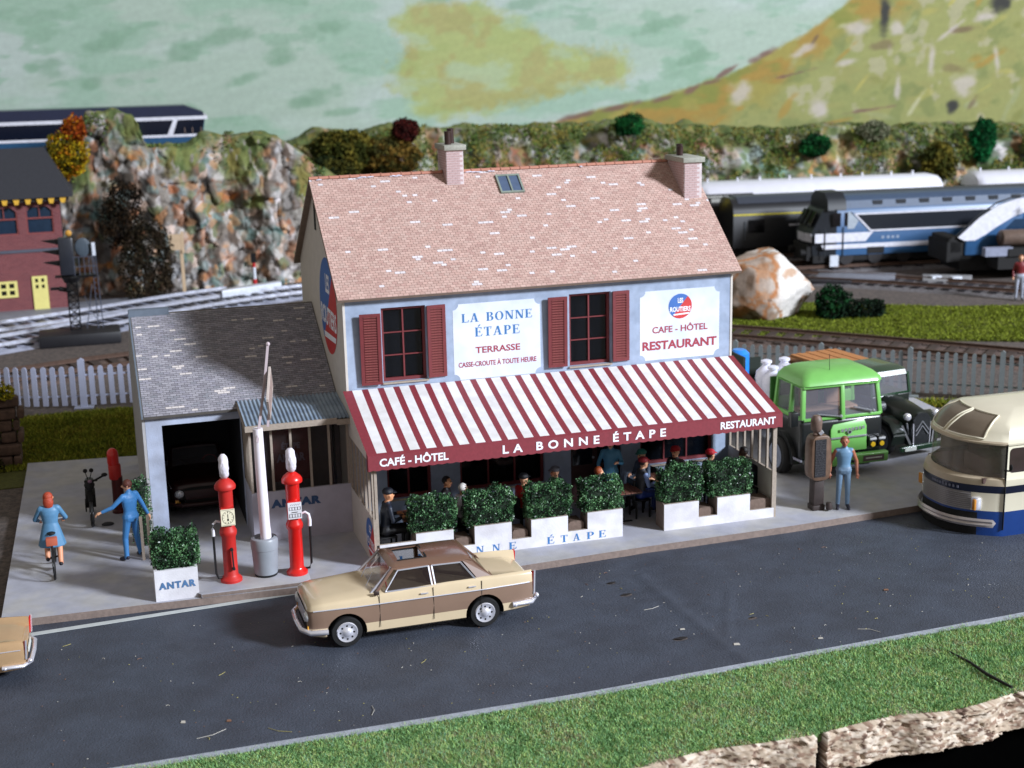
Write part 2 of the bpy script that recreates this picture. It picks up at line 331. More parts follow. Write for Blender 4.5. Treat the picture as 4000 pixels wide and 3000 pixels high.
# road
def road_mat():
    m = mat('asphalt_paint', (.245, .27, .32), .42, var=.12, vs=2.6, bump=.9, bs=30, c2=(.225, .245, .29)); nt = m.node_tree; N, L = nt.nodes, nt.links; b = N['Principled BSDF']
    tc = N.new('ShaderNodeTexCoord'); v = N.new('ShaderNodeTexVoronoi'); v.inputs['Scale'].default_value = 7; L.new(tc.outputs['Object'], v.inputs['Vector'])
    r = N.new('ShaderNodeMapRange'); r.inputs[1].default_value = .035; r.inputs[2].default_value = .055; r.inputs[3].default_value = 1; r.inputs[4].default_value = 0; L.new(v.outputs['Distance'], r.inputs[0])
    sx = N.new('ShaderNodeSeparateColor'); L.new(v.outputs['Color'], sx.inputs[0]); g = N.new('ShaderNodeMath'); g.operation = 'GREATER_THAN'; g.inputs[1].default_value = .72; L.new(sx.outputs[0], g.inputs[0])
    mu = N.new('ShaderNodeMath'); mu.operation = 'MULTIPLY'; L.new(r.outputs[0], mu.inputs[0]); L.new(g.outputs[0], mu.inputs[1]); m2 = N.new('ShaderNodeMath'); m2.operation = 'MULTIPLY'; m2.inputs[1].default_value = .45; L.new(mu.outputs[0], m2.inputs[0])
    src = b.inputs['Base Color'].links[0].from_socket; mx = N.new('ShaderNodeMix'); mx.data_type = 'RGBA'; L.new(m2.outputs[0], mx.inputs[0]); L.new(src, mx.inputs[6]); mx.inputs[7].default_value = (.42, .40, .36, 1); L.new(mx.outputs[2], b.inputs['Base Color'])
    n = N.new('ShaderNodeTexNoise'); n.inputs['Scale'].default_value = 1.1; n.inputs['Detail'].default_value = 5; L.new(tc.outputs['Object'], n.inputs['Vector']); q = N.new('ShaderNodeMapRange'); q.inputs[3].default_value = .46; q.inputs[4].default_value = .75; L.new(n.outputs['Fac'], q.inputs[0]); L.new(q.outputs[0], b.inputs['Roughness'])
    return m
ROAD = road_mat()
def road():
    nx, ny = 700, 150; xs = np.linspace(-14, 30, nx); ys = np.linspace(-8.95, -2.2, ny); X, Y = np.meshgrid(xs, ys)
    d = .026*np.exp(-(((X-(5.05-.05*(Y+5)+.25*(fbm(Y*.8, 0*Y, 0, 71)-.5)))/.14)**2))*(Y < -4.2)+.014*np.exp(-(((X-(5.9+.5*(Y+6.5)))/.1)**2))*(Y < -5.6)*(Y > -7.6)
    Z = -.15+.012*(fbm(X*.9, Y*.9, 0, 3)-.5)+d+.022*(fbm(X*1.6, Y*3.5, 0, 33, 3)-.5)*np.exp(-((X-5)/2.2)**2)
    for x, y, r in [(4.34, -4.41, .09), (4.4, -5.08, .1), (4.56, -7.34, .11), (6.19, -6.93, .08)]: Z -= .03*np.exp(-(((X-x)/(r*1.6))**2+((Y-y)/(r*.8))**2))
    V = np.stack([X.ravel(), Y.ravel(), Z.ravel()], 1); i = np.arange(nx-1)[None]+np.arange(ny-1)[:, None]*nx
    struct(fast('road', V, np.stack([i, i+1, i+nx+1, i+nx], -1).reshape(-1, 4), ROAD, smooth=True))
road()
# pits where the road paint has chipped
g = np.random.default_rng(5); b = MB()
for x, y, r in [(4.34, -4.41, .06), (4.4, -5.08, .07), (4.56, -7.34, .085), (6.19, -6.93, .04)]:
    b.prism([(x+r*1.5*math.cos(t)*g.uniform(.6, 1.2), y+r*.6*math.sin(t)*g.uniform(.6, 1.2), -.147) for t in np.linspace(0, 2*PI, 10)[:-1]], (0, 0, .008))
tag(b.build('chip', mat('chip_dark', (.10, .08, .08), .8)), kind='stuff')
# white edge line and kerb strip
o = MB().prism([(-9, -3.36, -.142), (-9, -3.2, -.142), (-1.2, -2.72, -.142), (-1.2, -2.84, -.142)], (0, 0, .008)).build('road_edge_line', mat('line_white', (.72, .74, .74), .6, var=.08)); struct(o)
KER = mat('kerb_card', (.60, .62, .66), .8, var=.14, vs=9, bump=.5)
b = MB(); n = 90
for i in range(n):
    x0, x1 = -14+i*.5, -14+(i+1)*.5; w0, w1 = [.012*math.sin(x*1.7)+.01*math.sin(x*4.1) for x in (x0, x1)]
    yb = lambda x: -8.99 if x < 2 else -8.99+(x-2)*.045
    b.prism([(x0, yb(x0)-.07+w0, -.16), (x1, yb(x1)-.07+w1, -.16), (x1, yb(x1)+.07+w1*.3, -.16), (x0, yb(x0)+.07+w0*.3, -.16)], (0, 0, .07))
b.build('kerb', KER, smooth=30)['kind'] = 'structure'
# pavement card sheet
PAVT = mat('pavement_card', (.635, .64, .685), .85, var=.10, vs=3, bump=.35, bs=70, c2=(.665, .66, .665)); CARD = mat('card_edge', (.50, .44, .41), .9, var=.15, vs=12, bump=.3)
P = [(-7.22, -2.66), (-4.4, -2.74), (-1.7, -2.86), (.6, -3.1), (2.6, -3.28), (5.5, -3.12), (9.1, -3.02), (12.4, -2.78), (17, -2.5), (17.5, 5.6), (12.5, 8.2), (9, 8.4), (-4.2, 7.75), (-6.94, 8.08)]
MB().prism([(x, y, -.15) for x, y in P], (0, 0, .15), 0, 1).build('pavement', [PAVT, CARD])['kind'] = 'structure'
# pump island
isl = [(-3.52, -2.80), (-1.52, -2.82), (-1.38, -2.70), (-1.36, -2.2), (-1.5, -1.98), (-3.4, -1.9), (-3.54, -2.05), (-3.58, -2.7)]
MB().prism([(x, y, .001) for x, y in isl], (0, 0, .085), 0, 1).build('pump_island', [PAVT, CARD], bevel=.01)['kind'] = 'structure'
# grass verge, board edge
def edge_y(x): return -11.5+.012*x+.07*math.sin(x*2.3)+.04*math.sin(x*5.9+1)
TURF = mat('turf_base', (.36, .46, .27), .95, var=.3, vs=20, bump=.8)
b = MB(); xs = np.arange(-14, 30.01, .25)
b.rings([[(x, -9.03+max(0, x-2)*.045, -.13), (x, edge_y(x)+.13, -.13), (x, edge_y(x)+.13, -.3), (x, -9.03+max(0, x-2)*.045, -.3)] for x in xs]); b.build('verge', TURF)['kind'] = 'structure'
def chip():
    nx, nz = 1100, 40; xs = np.linspace(-6, 20, nx); t = np.linspace(0, 1, nz); X, T = np.meshgrid(xs, t)
    ze = np.vectorize(edge_y)(X); low = -.80+.03*(X-6)+.10*(fbm(X*1.2, 0*X, 0, 7)-.5)+.07*(fbm(X*5, 0*X, 0, 8)-.5); topz = -.125+.015*np.sin(X*3)
    Z = topz+(low-topz)*T; Yv = ze-.03-.05*(fbm(X*5, Z*8, 0, 11)-.5)+.05*sst(.60, .70, fbm(X*6, Z*11, 0, 12))-.03*(fbm(X*16, Z*24, 0, 13)-.5)
    C = np.zeros(X.shape+(3,)); C[:] = (.68, .61, .53); C = mixc(C, (.80, .745, .68), sst(.45, .6, fbm(X*9, Z*18, 0, 14))); C = mixc(C, (.55, .45, .38), sst(.56, .66, fbm(X*10+3, Z*22, 0, 15)))
    C = mixc(C, (.36, .27, .22), sst(.64, .70, fbm(X*9+9, Z*18, 0, 16)))
    groove = np.abs(X-5.1-(Z+.4)*.02) < .10; Yv = np.where(groove, Yv+.25, Yv)
    C = np.where(groove[..., None], np.array((.12, .09, .08)), C)
    Cl = np.where(C <= .04045, C/12.92, ((C+.055)/1.055)**2.4)
    V = np.stack([X.ravel(), Yv.ravel(), Z.ravel()], 1); V2 = np.stack([xs, np.full(nx, -10.6), topz[0]-.03], 1); V3 = np.stack([xs, np.full(nx, -10.6), low[-1]], 1)
    i = np.arange(nx-1)[None]+np.arange(nz-1)[:, None]*nx; F = np.stack([i, i+nx, i+nx+1, i+1], -1).reshape(-1, 4); n0 = len(V); k = np.arange(nx-1)
    F = np.concatenate([F, np.stack([n0+k, k, k+1, n0+k+1], 1), np.stack([(nz-1)*nx+k, n0+nx+k, n0+nx+k+1, (nz-1)*nx+k+1], 1)])
    c0 = np.array(lin((.35, .3, .25)))
    struct(fast('baseboard_edge', np.concatenate([V, V2, V3]), F, ROCKM, cols=np.concatenate([Cl.reshape(-1, 3), np.tile(c0, (2*nx, 1))])))
chip()
def blades(name, x0, x1, yf0, yf1, n, h, cols, z=-.13, seed=1, wdt=.012, zf=None):
    g = np.random.default_rng(seed); x = g.uniform(x0, x1, n); t = g.uniform(0, 1, n); a, b_ = yf0(x), yf1(x); y = a+(b_-a)*t
    ang = g.uniform(0, 2*PI, n); hh = h*g.uniform(.4, 1.2, n)*(.7+.6*vn(x*1.5, y*1.5, 0, seed)); le = g.normal(0, .6, (n, 2))*hh[:, None]; zz = z if zf is None else zf(x, y)
    w_ = wdt*g.uniform(.7, 1.4, n); P = np.stack([x, y, np.zeros(n)+zz], 1)
    u = np.stack([np.cos(ang)*w_, np.sin(ang)*w_, 0*w_], 1); T = P+np.stack([le[:, 0], le[:, 1], hh], 1)
    V = np.stack([P-u, P+u, T], 1).reshape(-1, 3); C = np.array([lin(c) for c in cols]); q = np.clip((fbm(x*1.6, y*1.6, 0, seed+2, 4)-.5)*.8+(fbm(x*7, y*7, 0, seed+3, 2)-.5)*.8+.47+g.normal(0, .24, n), 0, .999)
    c = C[(q*len(C)).astype(int)]*g.uniform(.7, 1.35, (n, 1)); o = fast(name, V, np.arange(3*n).reshape(n, 3), FOL, cols=np.repeat(c, 3, 0)); o['kind'] = 'stuff'; return o
GR = [(.38, .53, .33), (.46, .63, .41), (.54, .70, .47), (.60, .73, .43), (.67, .73, .46), (.51, .68, .54), (.58, .56, .42)]
blades('grass', -6, 14.5, lambda x: -9.02+np.maximum(0, x-2)*.045, lambda x: -11.5+.012*x+.07*np.sin(x*2.3)+.07, 250000, .062, GR, seed=4, wdt=.008)
tag(MB().tube([(8.66, -9.5, -.09), (8.70, -10.1, -.06), (8.68, -10.6, -.05), (8.78, -11.15, -.06)], [.012, .024, .03, .025], 6).build('joint', mat('joint_black', (.10, .09, .08), .9)), 'dark straight twig between the mats of the foreground grass at the right', 'joint')  # black tube laid in as the dark line where two grass mats meet
# fibres and crumbs lying on the road
b = MB(); g = np.random.default_rng(11)
for i in range(330):
    x, y = g.uniform(-6.5, 13), g.uniform(-8.8, -3.7); a = g.uniform(0, PI); l = g.uniform(.02, .10)
    if g.random() < .14: b.tube([(x, y, -.142), (x+l*.5*math.cos(a), y+l*.5*math.sin(a), -.135), (x+l*math.cos(a+.5), y+l*math.sin(a+.5), -.142)], .005, 4, int(g.integers(0, 3)))
    else: b.sph((x, y, -.14), (g.uniform(.004, .016), g.uniform(.004, .012), .006), 5, 4, int(g.integers(0, 3)))
for x, y, w_, h_, k in [(4.74, -7.0, .05, .03, 1), (5.38, -7.93, .06, .05, 1), (6.9, -8.2, .05, .03, 1), (-4.27, -7.67, .04, .05, 1), (-.1, -3.9, .03, .03, 1), (-3.56, -7.87, .04, .04, 2), (9.2, -6.6, .05, .04, 2)]: b.prism([(x-w_, y-h_*.4, -.142), (x+w_*.8, y-h_, -.142), (x+w_, y+h_*.6, -.142), (x-w_*.5, y+h_, -.142)], (0, 0, .01), k)
for x, y, l, a, k in [(-6.12, -3.9, .16, .2, 0), (-3.54, -6.1, .16, .5, 0), (-.12, -6.8, .18, .6, 0), (-1.34, -8.45, .34, 1.1, 1), (-2.99, -8.33, .42, -.9, 0), (-4.11, -8.31, .5, .1, 1), (4.42, -5.93, .35, 0, 1), (8.04, -8.32, .4, 2.2, 1), (6.19, -6.8, .1, 0, 0)]: b.tube([(x, y, -.14), (x+l*.5*math.cos(a), y+l*.5*math.sin(a), -.132), (x+l*math.cos(a+.25), y+l*math.sin(a+.25), -.14)], .0045, 5, k)
tag(b.build('litter', [mat('fibre_yellow', (.66, .62, .36)), mat('fibre_pale', (.74, .72, .68)), mat('fibre_brown', (.5, .36, .28))]), kind='stuff')
# static grass behind
GR2 = [(.33, .37, .10), (.41, .45, .13), (.50, .53, .17), (.57, .57, .20), (.42, .38, .14)]
MB().box(-14, 0, 6.5, 13.6, -.17, -.14).build('grass_bed', mat('moss_base', (.30, .31, .11), .95, var=.3, vs=12, bump=.6))['kind'] = 'structure'
blades('grass', -11, -1.5, lambda x: 7.9+0*x, lambda x: 13.5+0*x, 60000, .09, GR2, seed=14, wdt=.02)
MB().prism([(14.5, 20.5, -.17), (15.8, 15.9, -.17), (30, 9.1, -.17), (36, 8.6, -.17), (36, 14.6, -.17), (26.5, 17.6, -.17), (21, 21.2, -.17)], (0, 0, .06)).build('grass_bed', MATS['moss_base'])['kind'] = 'structure'
GR3 = [(.33, .38, .10), (.42, .47, .14), (.50, .54, .18), (.38, .42, .13)]
blades('grass', 15.5, 35, lambda x: np.interp(x, [15.5, 25, 30, 35], [16.3, 11.4, 9.3, 8.7]), lambda x: np.interp(x, [15.5, 21, 26.5, 35], [20.4, 21, 17.5, 14.8]), 60000, .08, GR3, z=-.11, seed=15, wdt=.025)
blades('grass', 15, 24, lambda x: np.interp(x, [15, 18, 24], [6.7, 5.4, 3.2]), lambda x: np.interp(x, [15, 18, 24], [5.9, 4.8, 2.6]), 6000, .16, GR3+[(.6, .56, .2)], z=-.15, seed=16, wdt=.03)
# ---------------------------------------------------------------- cliffs
def rocksheet(name, path, hts, nv, depth, pal, seed, back=6., moss=.75, noise=1., lean=.25, res=.07, toplen=2.5, label=None, cat=None):
    """path: list of (x,y) foot points; hts: list of (x, top)"""
    P = np.array(path, float); seg = np.hypot(*np.diff(P, axis=0).T); S = np.concatenate([[0], np.cumsum(seg)]); n = int(S[-1]/res); s = np.linspace(0, S[-1], n)
    px, py = np.interp(s, S, P[:, 0]), np.interp(s, S, P[:, 1]); h = np.interp(px, [q[0] for q in hts], [q[1] for q in hts])+.25*(fbm(s*1.2, 0*s, 0, seed+1)-.5)
    nt_ = nv//3; v = np.linspace(0, 1, nv); X, V_ = np.meshgrid(px, v); Yb, _ = np.meshgrid(py, v); Hh, _ = np.meshgrid(h, v); Sg, _ = np.meshgrid(s, v)
    Z = -.2+V_*(Hh+.2); Y = Yb+V_**1.6*lean*Hh
    rid = 1-np.abs(2*fbm(Sg*.55, Z*.22, 0, seed+2, 5)-1)
    D = noise*(2.0*(fbm(Sg*.55, Z*.35, 0, seed, 5)-.5)+.9*(rid-.8)+.5*(fbm(Sg*2.2, Z*1.6, 0, seed+4, 4)-.5)+.18*(fbm(Sg*7, Z*6, 0, seed+5, 2)-.5))
    wx, wz = Sg+.5*(fbm(Sg*1.5, Z*1.5, 0, seed+60, 3)-.5), Z+.5*(fbm(Sg*1.5, Z*1.5, 0, seed+61, 3)-.5); c1v, c1w, c1d = cells(wx*1.1, wz*.85, seed+62); c2v, c2w, c2d = cells(wx*2.6+3, wz*2.2, seed+65)
    D = D*.75+noise*(.55*(c1v-.5)-.28*c1d+.20*(c2v-.5)-.12*c2d)
    Y = Y-D*(.45+.55*(1-V_)); X = X+.35*noise*(fbm(Sg*1.5, Z*1.5, 0, seed+6)-.5)
    # rounded top going back
    t = np.linspace(0, 1, nt_+1)[1:]; Xt = np.repeat(X[-1:], nt_, 0); Yt = Y[-1:]+t[:, None]*back; St = np.repeat(Sg[-1:], nt_, 0)
    Zt = Z[-1:]+np.sin(t[:, None]*PI*.5)*.25*(1)-toplen*t[:, None]**2*.35+.6*noise*(fbm(St*.8, Yt*.8, 0, seed+7)-.5)*sst(0, .15, t[:, None])
    X, Y, Z, Sg = [np.concatenate(q) for q in ((X, Xt), (Y, Yt), (Z, Zt), (Sg, St))]; VV = np.concatenate([V_, np.ones((nt_, n))*1.05])
    C = np.zeros(X.shape+(3,)); C[:] = pal['base']; k = 1.0
    for cx, cz, rx, rz, c, a in pal.get('early', []): C = mixc(C, c, a*(1-sst(.5, 1.25, np.sqrt(((X-cx)/rx)**2+((Z-cz)/rz)**2)+(fbm(X*1.5, Z*1.2, 0, seed+50, 4)-.5)*1.3)))
    for c, f, lo_, hi, sd in pal['layers']: C = mixc(C, c, sst(lo_, hi, fbm(Sg*f[0]*k, (Z+Y*.3)*f[1]*k, 0, seed+sd, 5)))
    for cx, cz, rx, rz, c, a in pal.get('late', []): C = mixc(C, c, a*(1-sst(.5, 1.1, np.sqrt(((X-cx)/rx)**2+((Z-cz)/rz)**2)+(fbm(X*2, Z*1.4, 0, seed+51, 4)-.5)*1.6)))
    cw = np.concatenate([c2w, np.repeat(c2w[-1:], nt_, 0)]); cd = np.concatenate([c2d, np.repeat(c2d[-1:], nt_, 0)]); cp_ = pal['cells']; Cc = np.array(cp_)[np.minimum((cw*len(cp_)).astype(int), len(cp_)-1)]; am = (.62*(1-sst(.35, .75, cd+(fbm(Sg*5, Z*5, 0, seed+70, 3)-.5)*.5)))[..., None]; C = C*(1-am)+Cc*am
    ms = sst(moss-.14, moss+.14, VV+(fbm(Sg*.9, Z*.9, 0, seed+30, 5)-.5)*1.1)
    mc = mixc(np.broadcast_to(np.array((.42, .45, .24)), C.shape), (.31, .37, .19), sst(.4, .6, fbm(Sg*2.5, Y*2.5, Z, seed+31, 4))); mc = mixc(mc, (.47, .44, .22), sst(.55, .68, fbm(Sg*3.5, Y*3.5, Z, seed+32, 3))); mc = mixc(mc, (.52, .50, .46), sst(.66, .72, fbm(Sg*4.5, Y*3.5, Z*2, seed+33, 3)))
    C = C*(1-ms[..., None])+mc*ms[..., None]
    C = np.clip(C, 0, 1); Cl = np.where(C <= .04045, C/12.92, ((C+.055)/1.055)**2.4); nvv = X.shape[0]
    V = np.stack([X.ravel(), Y.ravel(), Z.ravel()], 1); i = np.arange(n-1)[None]+np.arange(nvv-1)[:, None]*n
    o = fast(name, V, np.stack([i, i+1, i+n+1, i+n], -1).reshape(-1, 4), ROCKM, cols=Cl.reshape(-1, 3), smooth=True)
    return struct(o) if not label else tag(o, label, cat)
CEL = [(.56, .55, .54), (.70, .68, .67), (.84, .82, .80), (.34, .28, .24), (.66, .42, .28), (.74, .52, .34), (.46, .42, .38), (.48, .54, .52), (.78, .66, .58), (.40, .44, .28), (.60, .58, .55)]
palL = dict(cells=CEL, base=(.50, .475, .455), layers=[((.33, .28, .245), (.9, .45), .50, .62, 3), ((.60, .60, .61), (1.5, 1.1), .54, .63, 5), ((.55, .37, .28), (1.9, 1.5), .60, .68, 7), ((.80, .77, .77), (2.2, 1.8), .61, .67, 9), ((.68, .45, .24), (2.1, 2.2), .67, .72, 11), ((.36, .45, .43), (1.3, 1.3), .60, .68, 13), ((.12, .10, .08), (1.1, .55), .61, .70, 15)])  # the near black layer paints cave shadows into the rock colour
rocksheet('cliff', [(-9, 36), (-6.5, 34.6), (-4.4, 34.2), (-2.2, 33.6), (-.2, 33.4), (1.4, 34), (3., 33.2), (4.8, 33.8), (6.6, 36), (8, 41)],
          [(-9, 4.6), (-6.4, 4.7), (-5, 6.1), (-4.4, 7.35), (-3.3, 7.55), (-2.5, 7.3), (-2.0, 6.0), (-.4, 5.95), (.4, 6.3), (1.6, 6.4), (2.8, 6.35), (4.2, 5.8), (5.4, 4.7), (8, 3.2)], 110, 0, palL, 100, back=3.2, lean=.10, moss=.86, noise=.95, res=.06)
palL['late'] = [(-2.5, 2.9, 1.0, 2.5, (.11, .09, .075), .88), (-3.2, 4.2, .6, 1.3, (.14, .12, .09), .8), (3.35, 4.2, .4, 1.7, (.16, .13, .11), .85), (.6, 3.9, .35, 1.0, (.20, .17, .16), .8), (2.1, 4.5, .75, 1.2, (.80, .70, .64), .7), (2.3, 5.4, .9, .35, (.76, .50, .30), .7), (-.5, 3.9, .45, 1.3, (.66, .64, .65), .6), (-1.4, 3.6, .25, .7, (.52, .26, .18), .7), (.15, 3.2, .35, .5, (.66, .47, .22), .6), (2.0, 2.4, .5, 1.5, (.62, .66, .64), .6), (1.3, 1.2, .9, .6, (.40, .46, .45), .6), (3.6, .9, 1.3, .7, (.78, .77, .78), .7), (4.0, 2.4, .5, 1.2, (.62, .40, .30), .6), (4.6, 3.6, .5, 1.6, (.45, .51, .53), .7), (-3.9, 4.7, .45, .25, (.86, .85, .86), .8), (-4.6, 2.0, .7, 1.6, (.62, .60, .60), .5), (-1.4, 1.0, .8, .5, (.66, .67, .68), .6)]  # near black spots put the darkness of caves into the colour
palR = dict(cells=CEL+[(.38, .45, .24), (.46, .50, .28), (.33, .40, .22), (.50, .47, .26)]*2, late=[(12.6, 3.6, 2.0, 1.0, (.74, .76, .76), .7), (16.8, 3.8, 1.3, 1.1, (.66, .42, .33), .75), (20.5, 3.9, 1.0, .8, (.50, .52, .52), .7), (25.2, 3.4, 1.0, .9, (.66, .40, .32), .7), (28.6, 4.0, .9, .8, (.74, .52, .44), .7), (30.2, 3.4, 1.2, .8, (.68, .73, .73), .8), (31.8, 2.6, 1.2, .8, (.55, .70, .64), .8), (35.6, 3.6, .9, .7, (.72, .62, .44), .7), (38.5, 3.0, 1.0, .7, (.76, .58, .38), .7), (40.0, 4.4, 1.6, .5, (.70, .76, .74), .7), (42.2, 4.0, .7, .5, (.66, .72, .72), .6)], base=(.46, .48, .32), layers=[((.28, .33, .18), (.9, .9), .45, .6, 3), ((.62, .62, .60), (1.2, 1.2), .55, .64, 5), ((.60, .40, .30), (1.1, 1.2), .60, .68, 7), ((.80, .78, .78), (1.5, 1.5), .61, .67, 9), ((.30, .42, .34), (.9, 1.1), .60, .70, 13), ((.55, .48, .24), (1.1, 1.), .58, .68, 17), ((.15, .17, .11), (1.0, .9), .62, .72, 15)])
rocksheet('hillside', [(3.5, 45), (9, 43.2), (16, 42.6), (26, 41.8), (36, 40.2), (46, 39.4), (60, 38)],
          [(3.5, 4.2), (6, 4.9), (7.3, 5.6), (9.6, 5.3), (11.6, 5.75), (14, 5.6), (18, 5.45), (24, 5.5), (28, 5.25), (31, 4.9), (34, 4.75), (36.5, 5.05), (39, 4.7), (41, 4.75), (46, 4.6), (60, 4.5)], 70, 0, palR, 300, back=5, lean=.45, moss=.92, noise=1.25, res=.10)
# earth slope behind the left rocks with the upper track shelf
MB().prism([(-22, 37.5, -.2), (-22, 37.5, 4.4), (-22, 38.2, 4.75), (-22, 46, 4.75), (-22, 46, -.2)], (26, 0, 0)).build('embankment', mat('earth_shelf', (.30, .29, .18), .95, var=.4, vs=3, bump=.6))['kind'] = 'structure'
# ---------------------------------------------------------------- bushes and shrubs
def bush(name, label, cat, c, r, n, size, cols, seed, stem=None, group=None, lump=.4):
    t = thing(name, label, cat, (c[0], c[1], c[2]-r[2]), group)
    leaves('foliage', FOL, blob(c, r, lump, .35, seed), n, size, cols, t, seed)
    s = MB(); g = random.Random(seed)
    for k in range(4): s.tube([(c[0], c[1], c[2]-r[2]*1.1), (c[0]+g.uniform(-.2, .2)*r[0], c[1], c[2]-r[2]*.3), (c[0]+g.uniform(-.6, .6)*r[0], c[1]+g.uniform(-.5, .5)*r[1], c[2]+r[2]*.4)], [.07*r[0]+.01, .05*r[0], .015], 5)
    s.build('stem', mat('bark', (.22, .17, .13), .9), t); return t
DG = [(.04, .18, .08), (.05, .25, .12), (.08, .32, .16), (.10, .36, .16)]; OL = [(.20, .22, .07), (.28, .29, .10), (.36, .34, .13), (.42, .38, .14)]
bush('autumn_bush', 'tall bush with yellow and orange autumn leaves at the left end of the cliff', 'bush', (-5.35, 33.4, 5.9), (.85, .7, 1.05), 3800, .075, [(.32, .30, .06), (.55, .46, .08), (.66, .55, .08), (.62, .50, .06), (.60, .36, .06)], 21)
bush('autumn_bush', 'small orange red bush crowning the yellow one by the dark train', 'bush', (-4.95, 33.3, 6.95), (.5, .45, .6), 1600, .07, [(.50, .20, .05), (.62, .30, .07), (.66, .42, .10)], 22)
bush('dark_conifer', 'almost black tall fir bush in front of the cliff behind the wooden post', 'tree', (-2.5, 31.9, 1.35), (1.15, .7, 1.9), 6000, .06, [(.10, .09, .055), (.16, .14, .085), (.23, .19, .13), (.19, .15, .11)], 23)
bush('dark_conifer', 'dark brown dead bush clinging to the cliff above the fir', 'bush', (-3.3, 33.0, 3.3), (.95, .4, 1.5), 3000, .07, [(.07, .06, .04), (.14, .11, .07), (.20, .15, .10)], 24)
bush('moss_mound', 'big rounded olive moss mound on the skyline left of the chimney', 'bush', (8.2, 43.2, 4.75), (1.9, 1.4, 1.15), 9000, .10, OL, 25, lump=.25)
bush('moss_mound', 'lower dark olive mound against the cafe roof ridge at its left end', 'bush', (7.0, 42.2, 3.6), (1.7, 1.3, 1.2), 7000, .10, [(.10, .14, .05), (.18, .20, .08), (.30, .29, .11)], 26)
bush('moss_mound', 'brownish green mound right behind the left chimney', 'bush', (10.4, 42.6, 4.4), (1.5, 1.1, 1.), 5000, .10, [(.20, .20, .08), (.33, .30, .13), (.44, .34, .14)], 27)
bush('red_bush', 'dark red brown bushy shrub on the skyline beside the left chimney', 'bush', (11.1, 42.4, 5.75), (.72, .6, .62), 3200, .07, [(.16, .05, .05), (.25, .08, .07), (.33, .12, .10)], 28)
bush('green_bush', 'bright green pointed bush on the ridge between the two chimneys', 'bush', (23.2, 42.3, 5.55), (.8, .6, .58), 3000, .07, DG, 29)
bush('green_bush', 'dark green bush on the rocky slope above the white roofed coach', 'bush', (33.6, 41.2, 4.1), (.95, .6, .62), 3400, .08, DG, 30)
bush('green_bush', 'tall emerald bush on the slope near the right edge of the photograph', 'bush', (43.6, 40.4, 4.05), (.85, .6, 1.25), 4500, .08, [(.04, .24, .12), (.06, .33, .17), (.08, .42, .22)], 31)
bush('moss_mound', 'round olive brown bush just above the gap between the white coaches', 'bush', (40.3, 39.6, 3.1), (1.05, .8, 1.05), 4200, .09, OL, 32)
bush('moss_mound', 'olive tufted bush at the far right of the rocky slope', 'bush', (47.6, 39.2, 3.6), (1.4, .8, 1.2), 4200, .09, OL, 33)
bush('moss_mound', 'pale grey green bush on the ridge left of the emerald bush', 'bush', (37.2, 41.2, 4.75), (1.0, .6, .6), 2600, .08, [(.42, .44, .34), (.52, .52, .42), (.35, .40, .28)], 34)
# scatter tufts as uncountable moss over the hillside
def hillpts(g, n):
    x = g.uniform(5, 56, n); y0 = np.interp(x, [9, 16, 26, 36, 46, 60], [43.2, 42.6, 41.8, 40.2, 39.4, 38]); h = np.interp(x, [6, 12, 24, 31, 36, 46], [4.9, 5.7, 5.4, 4.9, 5.0, 4.6])
    v = g.uniform(0, 1, n)**.7; k = fbm(x*.9, v*4, 0, 77, 3) > .56-.12*v
    return np.stack([x, y0+v**1.6*.45*h-.7, -.2+v*(h+.25)+.1], 1)[k]
tag(leaves('moss', FOL, hillpts, 42000, .09, [(.26, .34, .15), (.36, .44, .20), (.46, .47, .22), (.30, .40, .20), (.50, .46, .22)], None, 61), kind='stuff')
def clpts(g, n):
    x = g.uniform(-6.3, 5.6, n); h = np.interp(x, [-6.4, -5, -4.4, -3.3, -2.5, -2.0, -.4, .4, 1.6, 2.8, 4.2, 5.4], [4.7, 6.1, 7.35, 7.55, 7.3, 6., 5.95, 6.3, 6.4, 6.35, 5.8, 4.7])
    z = h-np.abs(g.normal(0, .55, n))+.1; k = fbm(x*1.1, z*1.1, 0, 79, 3) > .44
    return np.stack([x, 33.9+.12*h-.25*(fbm(x, z, 0, 80)-.5)-(h-z)*.05+g.uniform(-.3, 1.2, n), z], 1)[k]
tag(leaves('moss', FOL, clpts, 12000, .07, [(.26, .31, .14), (.36, .41, .20), (.45, .47, .24), (.32, .43, .27)], None, 62), kind='stuff')
# ================================================================ CAFE
WALLB = mat('facade_print', (.61, .665, .755), .8, var=.11, vs=5, bump=.12, bs=40, c2=(.565, .62, .71)); WALLC = mat('card_cream', (.80, .775, .745), .85, var=.05, vs=4, bump=.2)
WHITE = mat('card_white', (.86, .855, .875), .8, var=.07, vs=5, bump=.2, c2=(.80, .79, .81)); RED = mat('maroon', (.44, .17, .185), .55, var=.12, vs=9); REDE = mat('maroon_worn', (.50, .26, .25), .7, var=.2, vs=30)
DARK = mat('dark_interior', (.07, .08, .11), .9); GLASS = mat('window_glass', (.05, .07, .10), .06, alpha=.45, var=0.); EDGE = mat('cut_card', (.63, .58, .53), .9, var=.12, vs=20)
SIGNW = mat('sign_print', (.86, .88, .925), .75, var=.05, vs=3, c2=(.80, .83, .90)); BLUE = mat('ink_blue', (.22, .45, .68), .7, var=.12, vs=30); INKR = mat('ink_red', (.62, .22, .28), .7, var=.15, vs=30); INKW = mat('ink_white', (.93, .93, .96), .7, var=.03)
LOGB = mat('logo_blue', (.24, .42, .70), .6, var=.08); LOGR = mat('logo_red', (.78, .22, .22), .6, var=.08)
cafe = thing('cafe', 'two storey roadside cafe with pinkish tiled roof, blue grey front and red striped awning', 'building', (0, 0, 0))
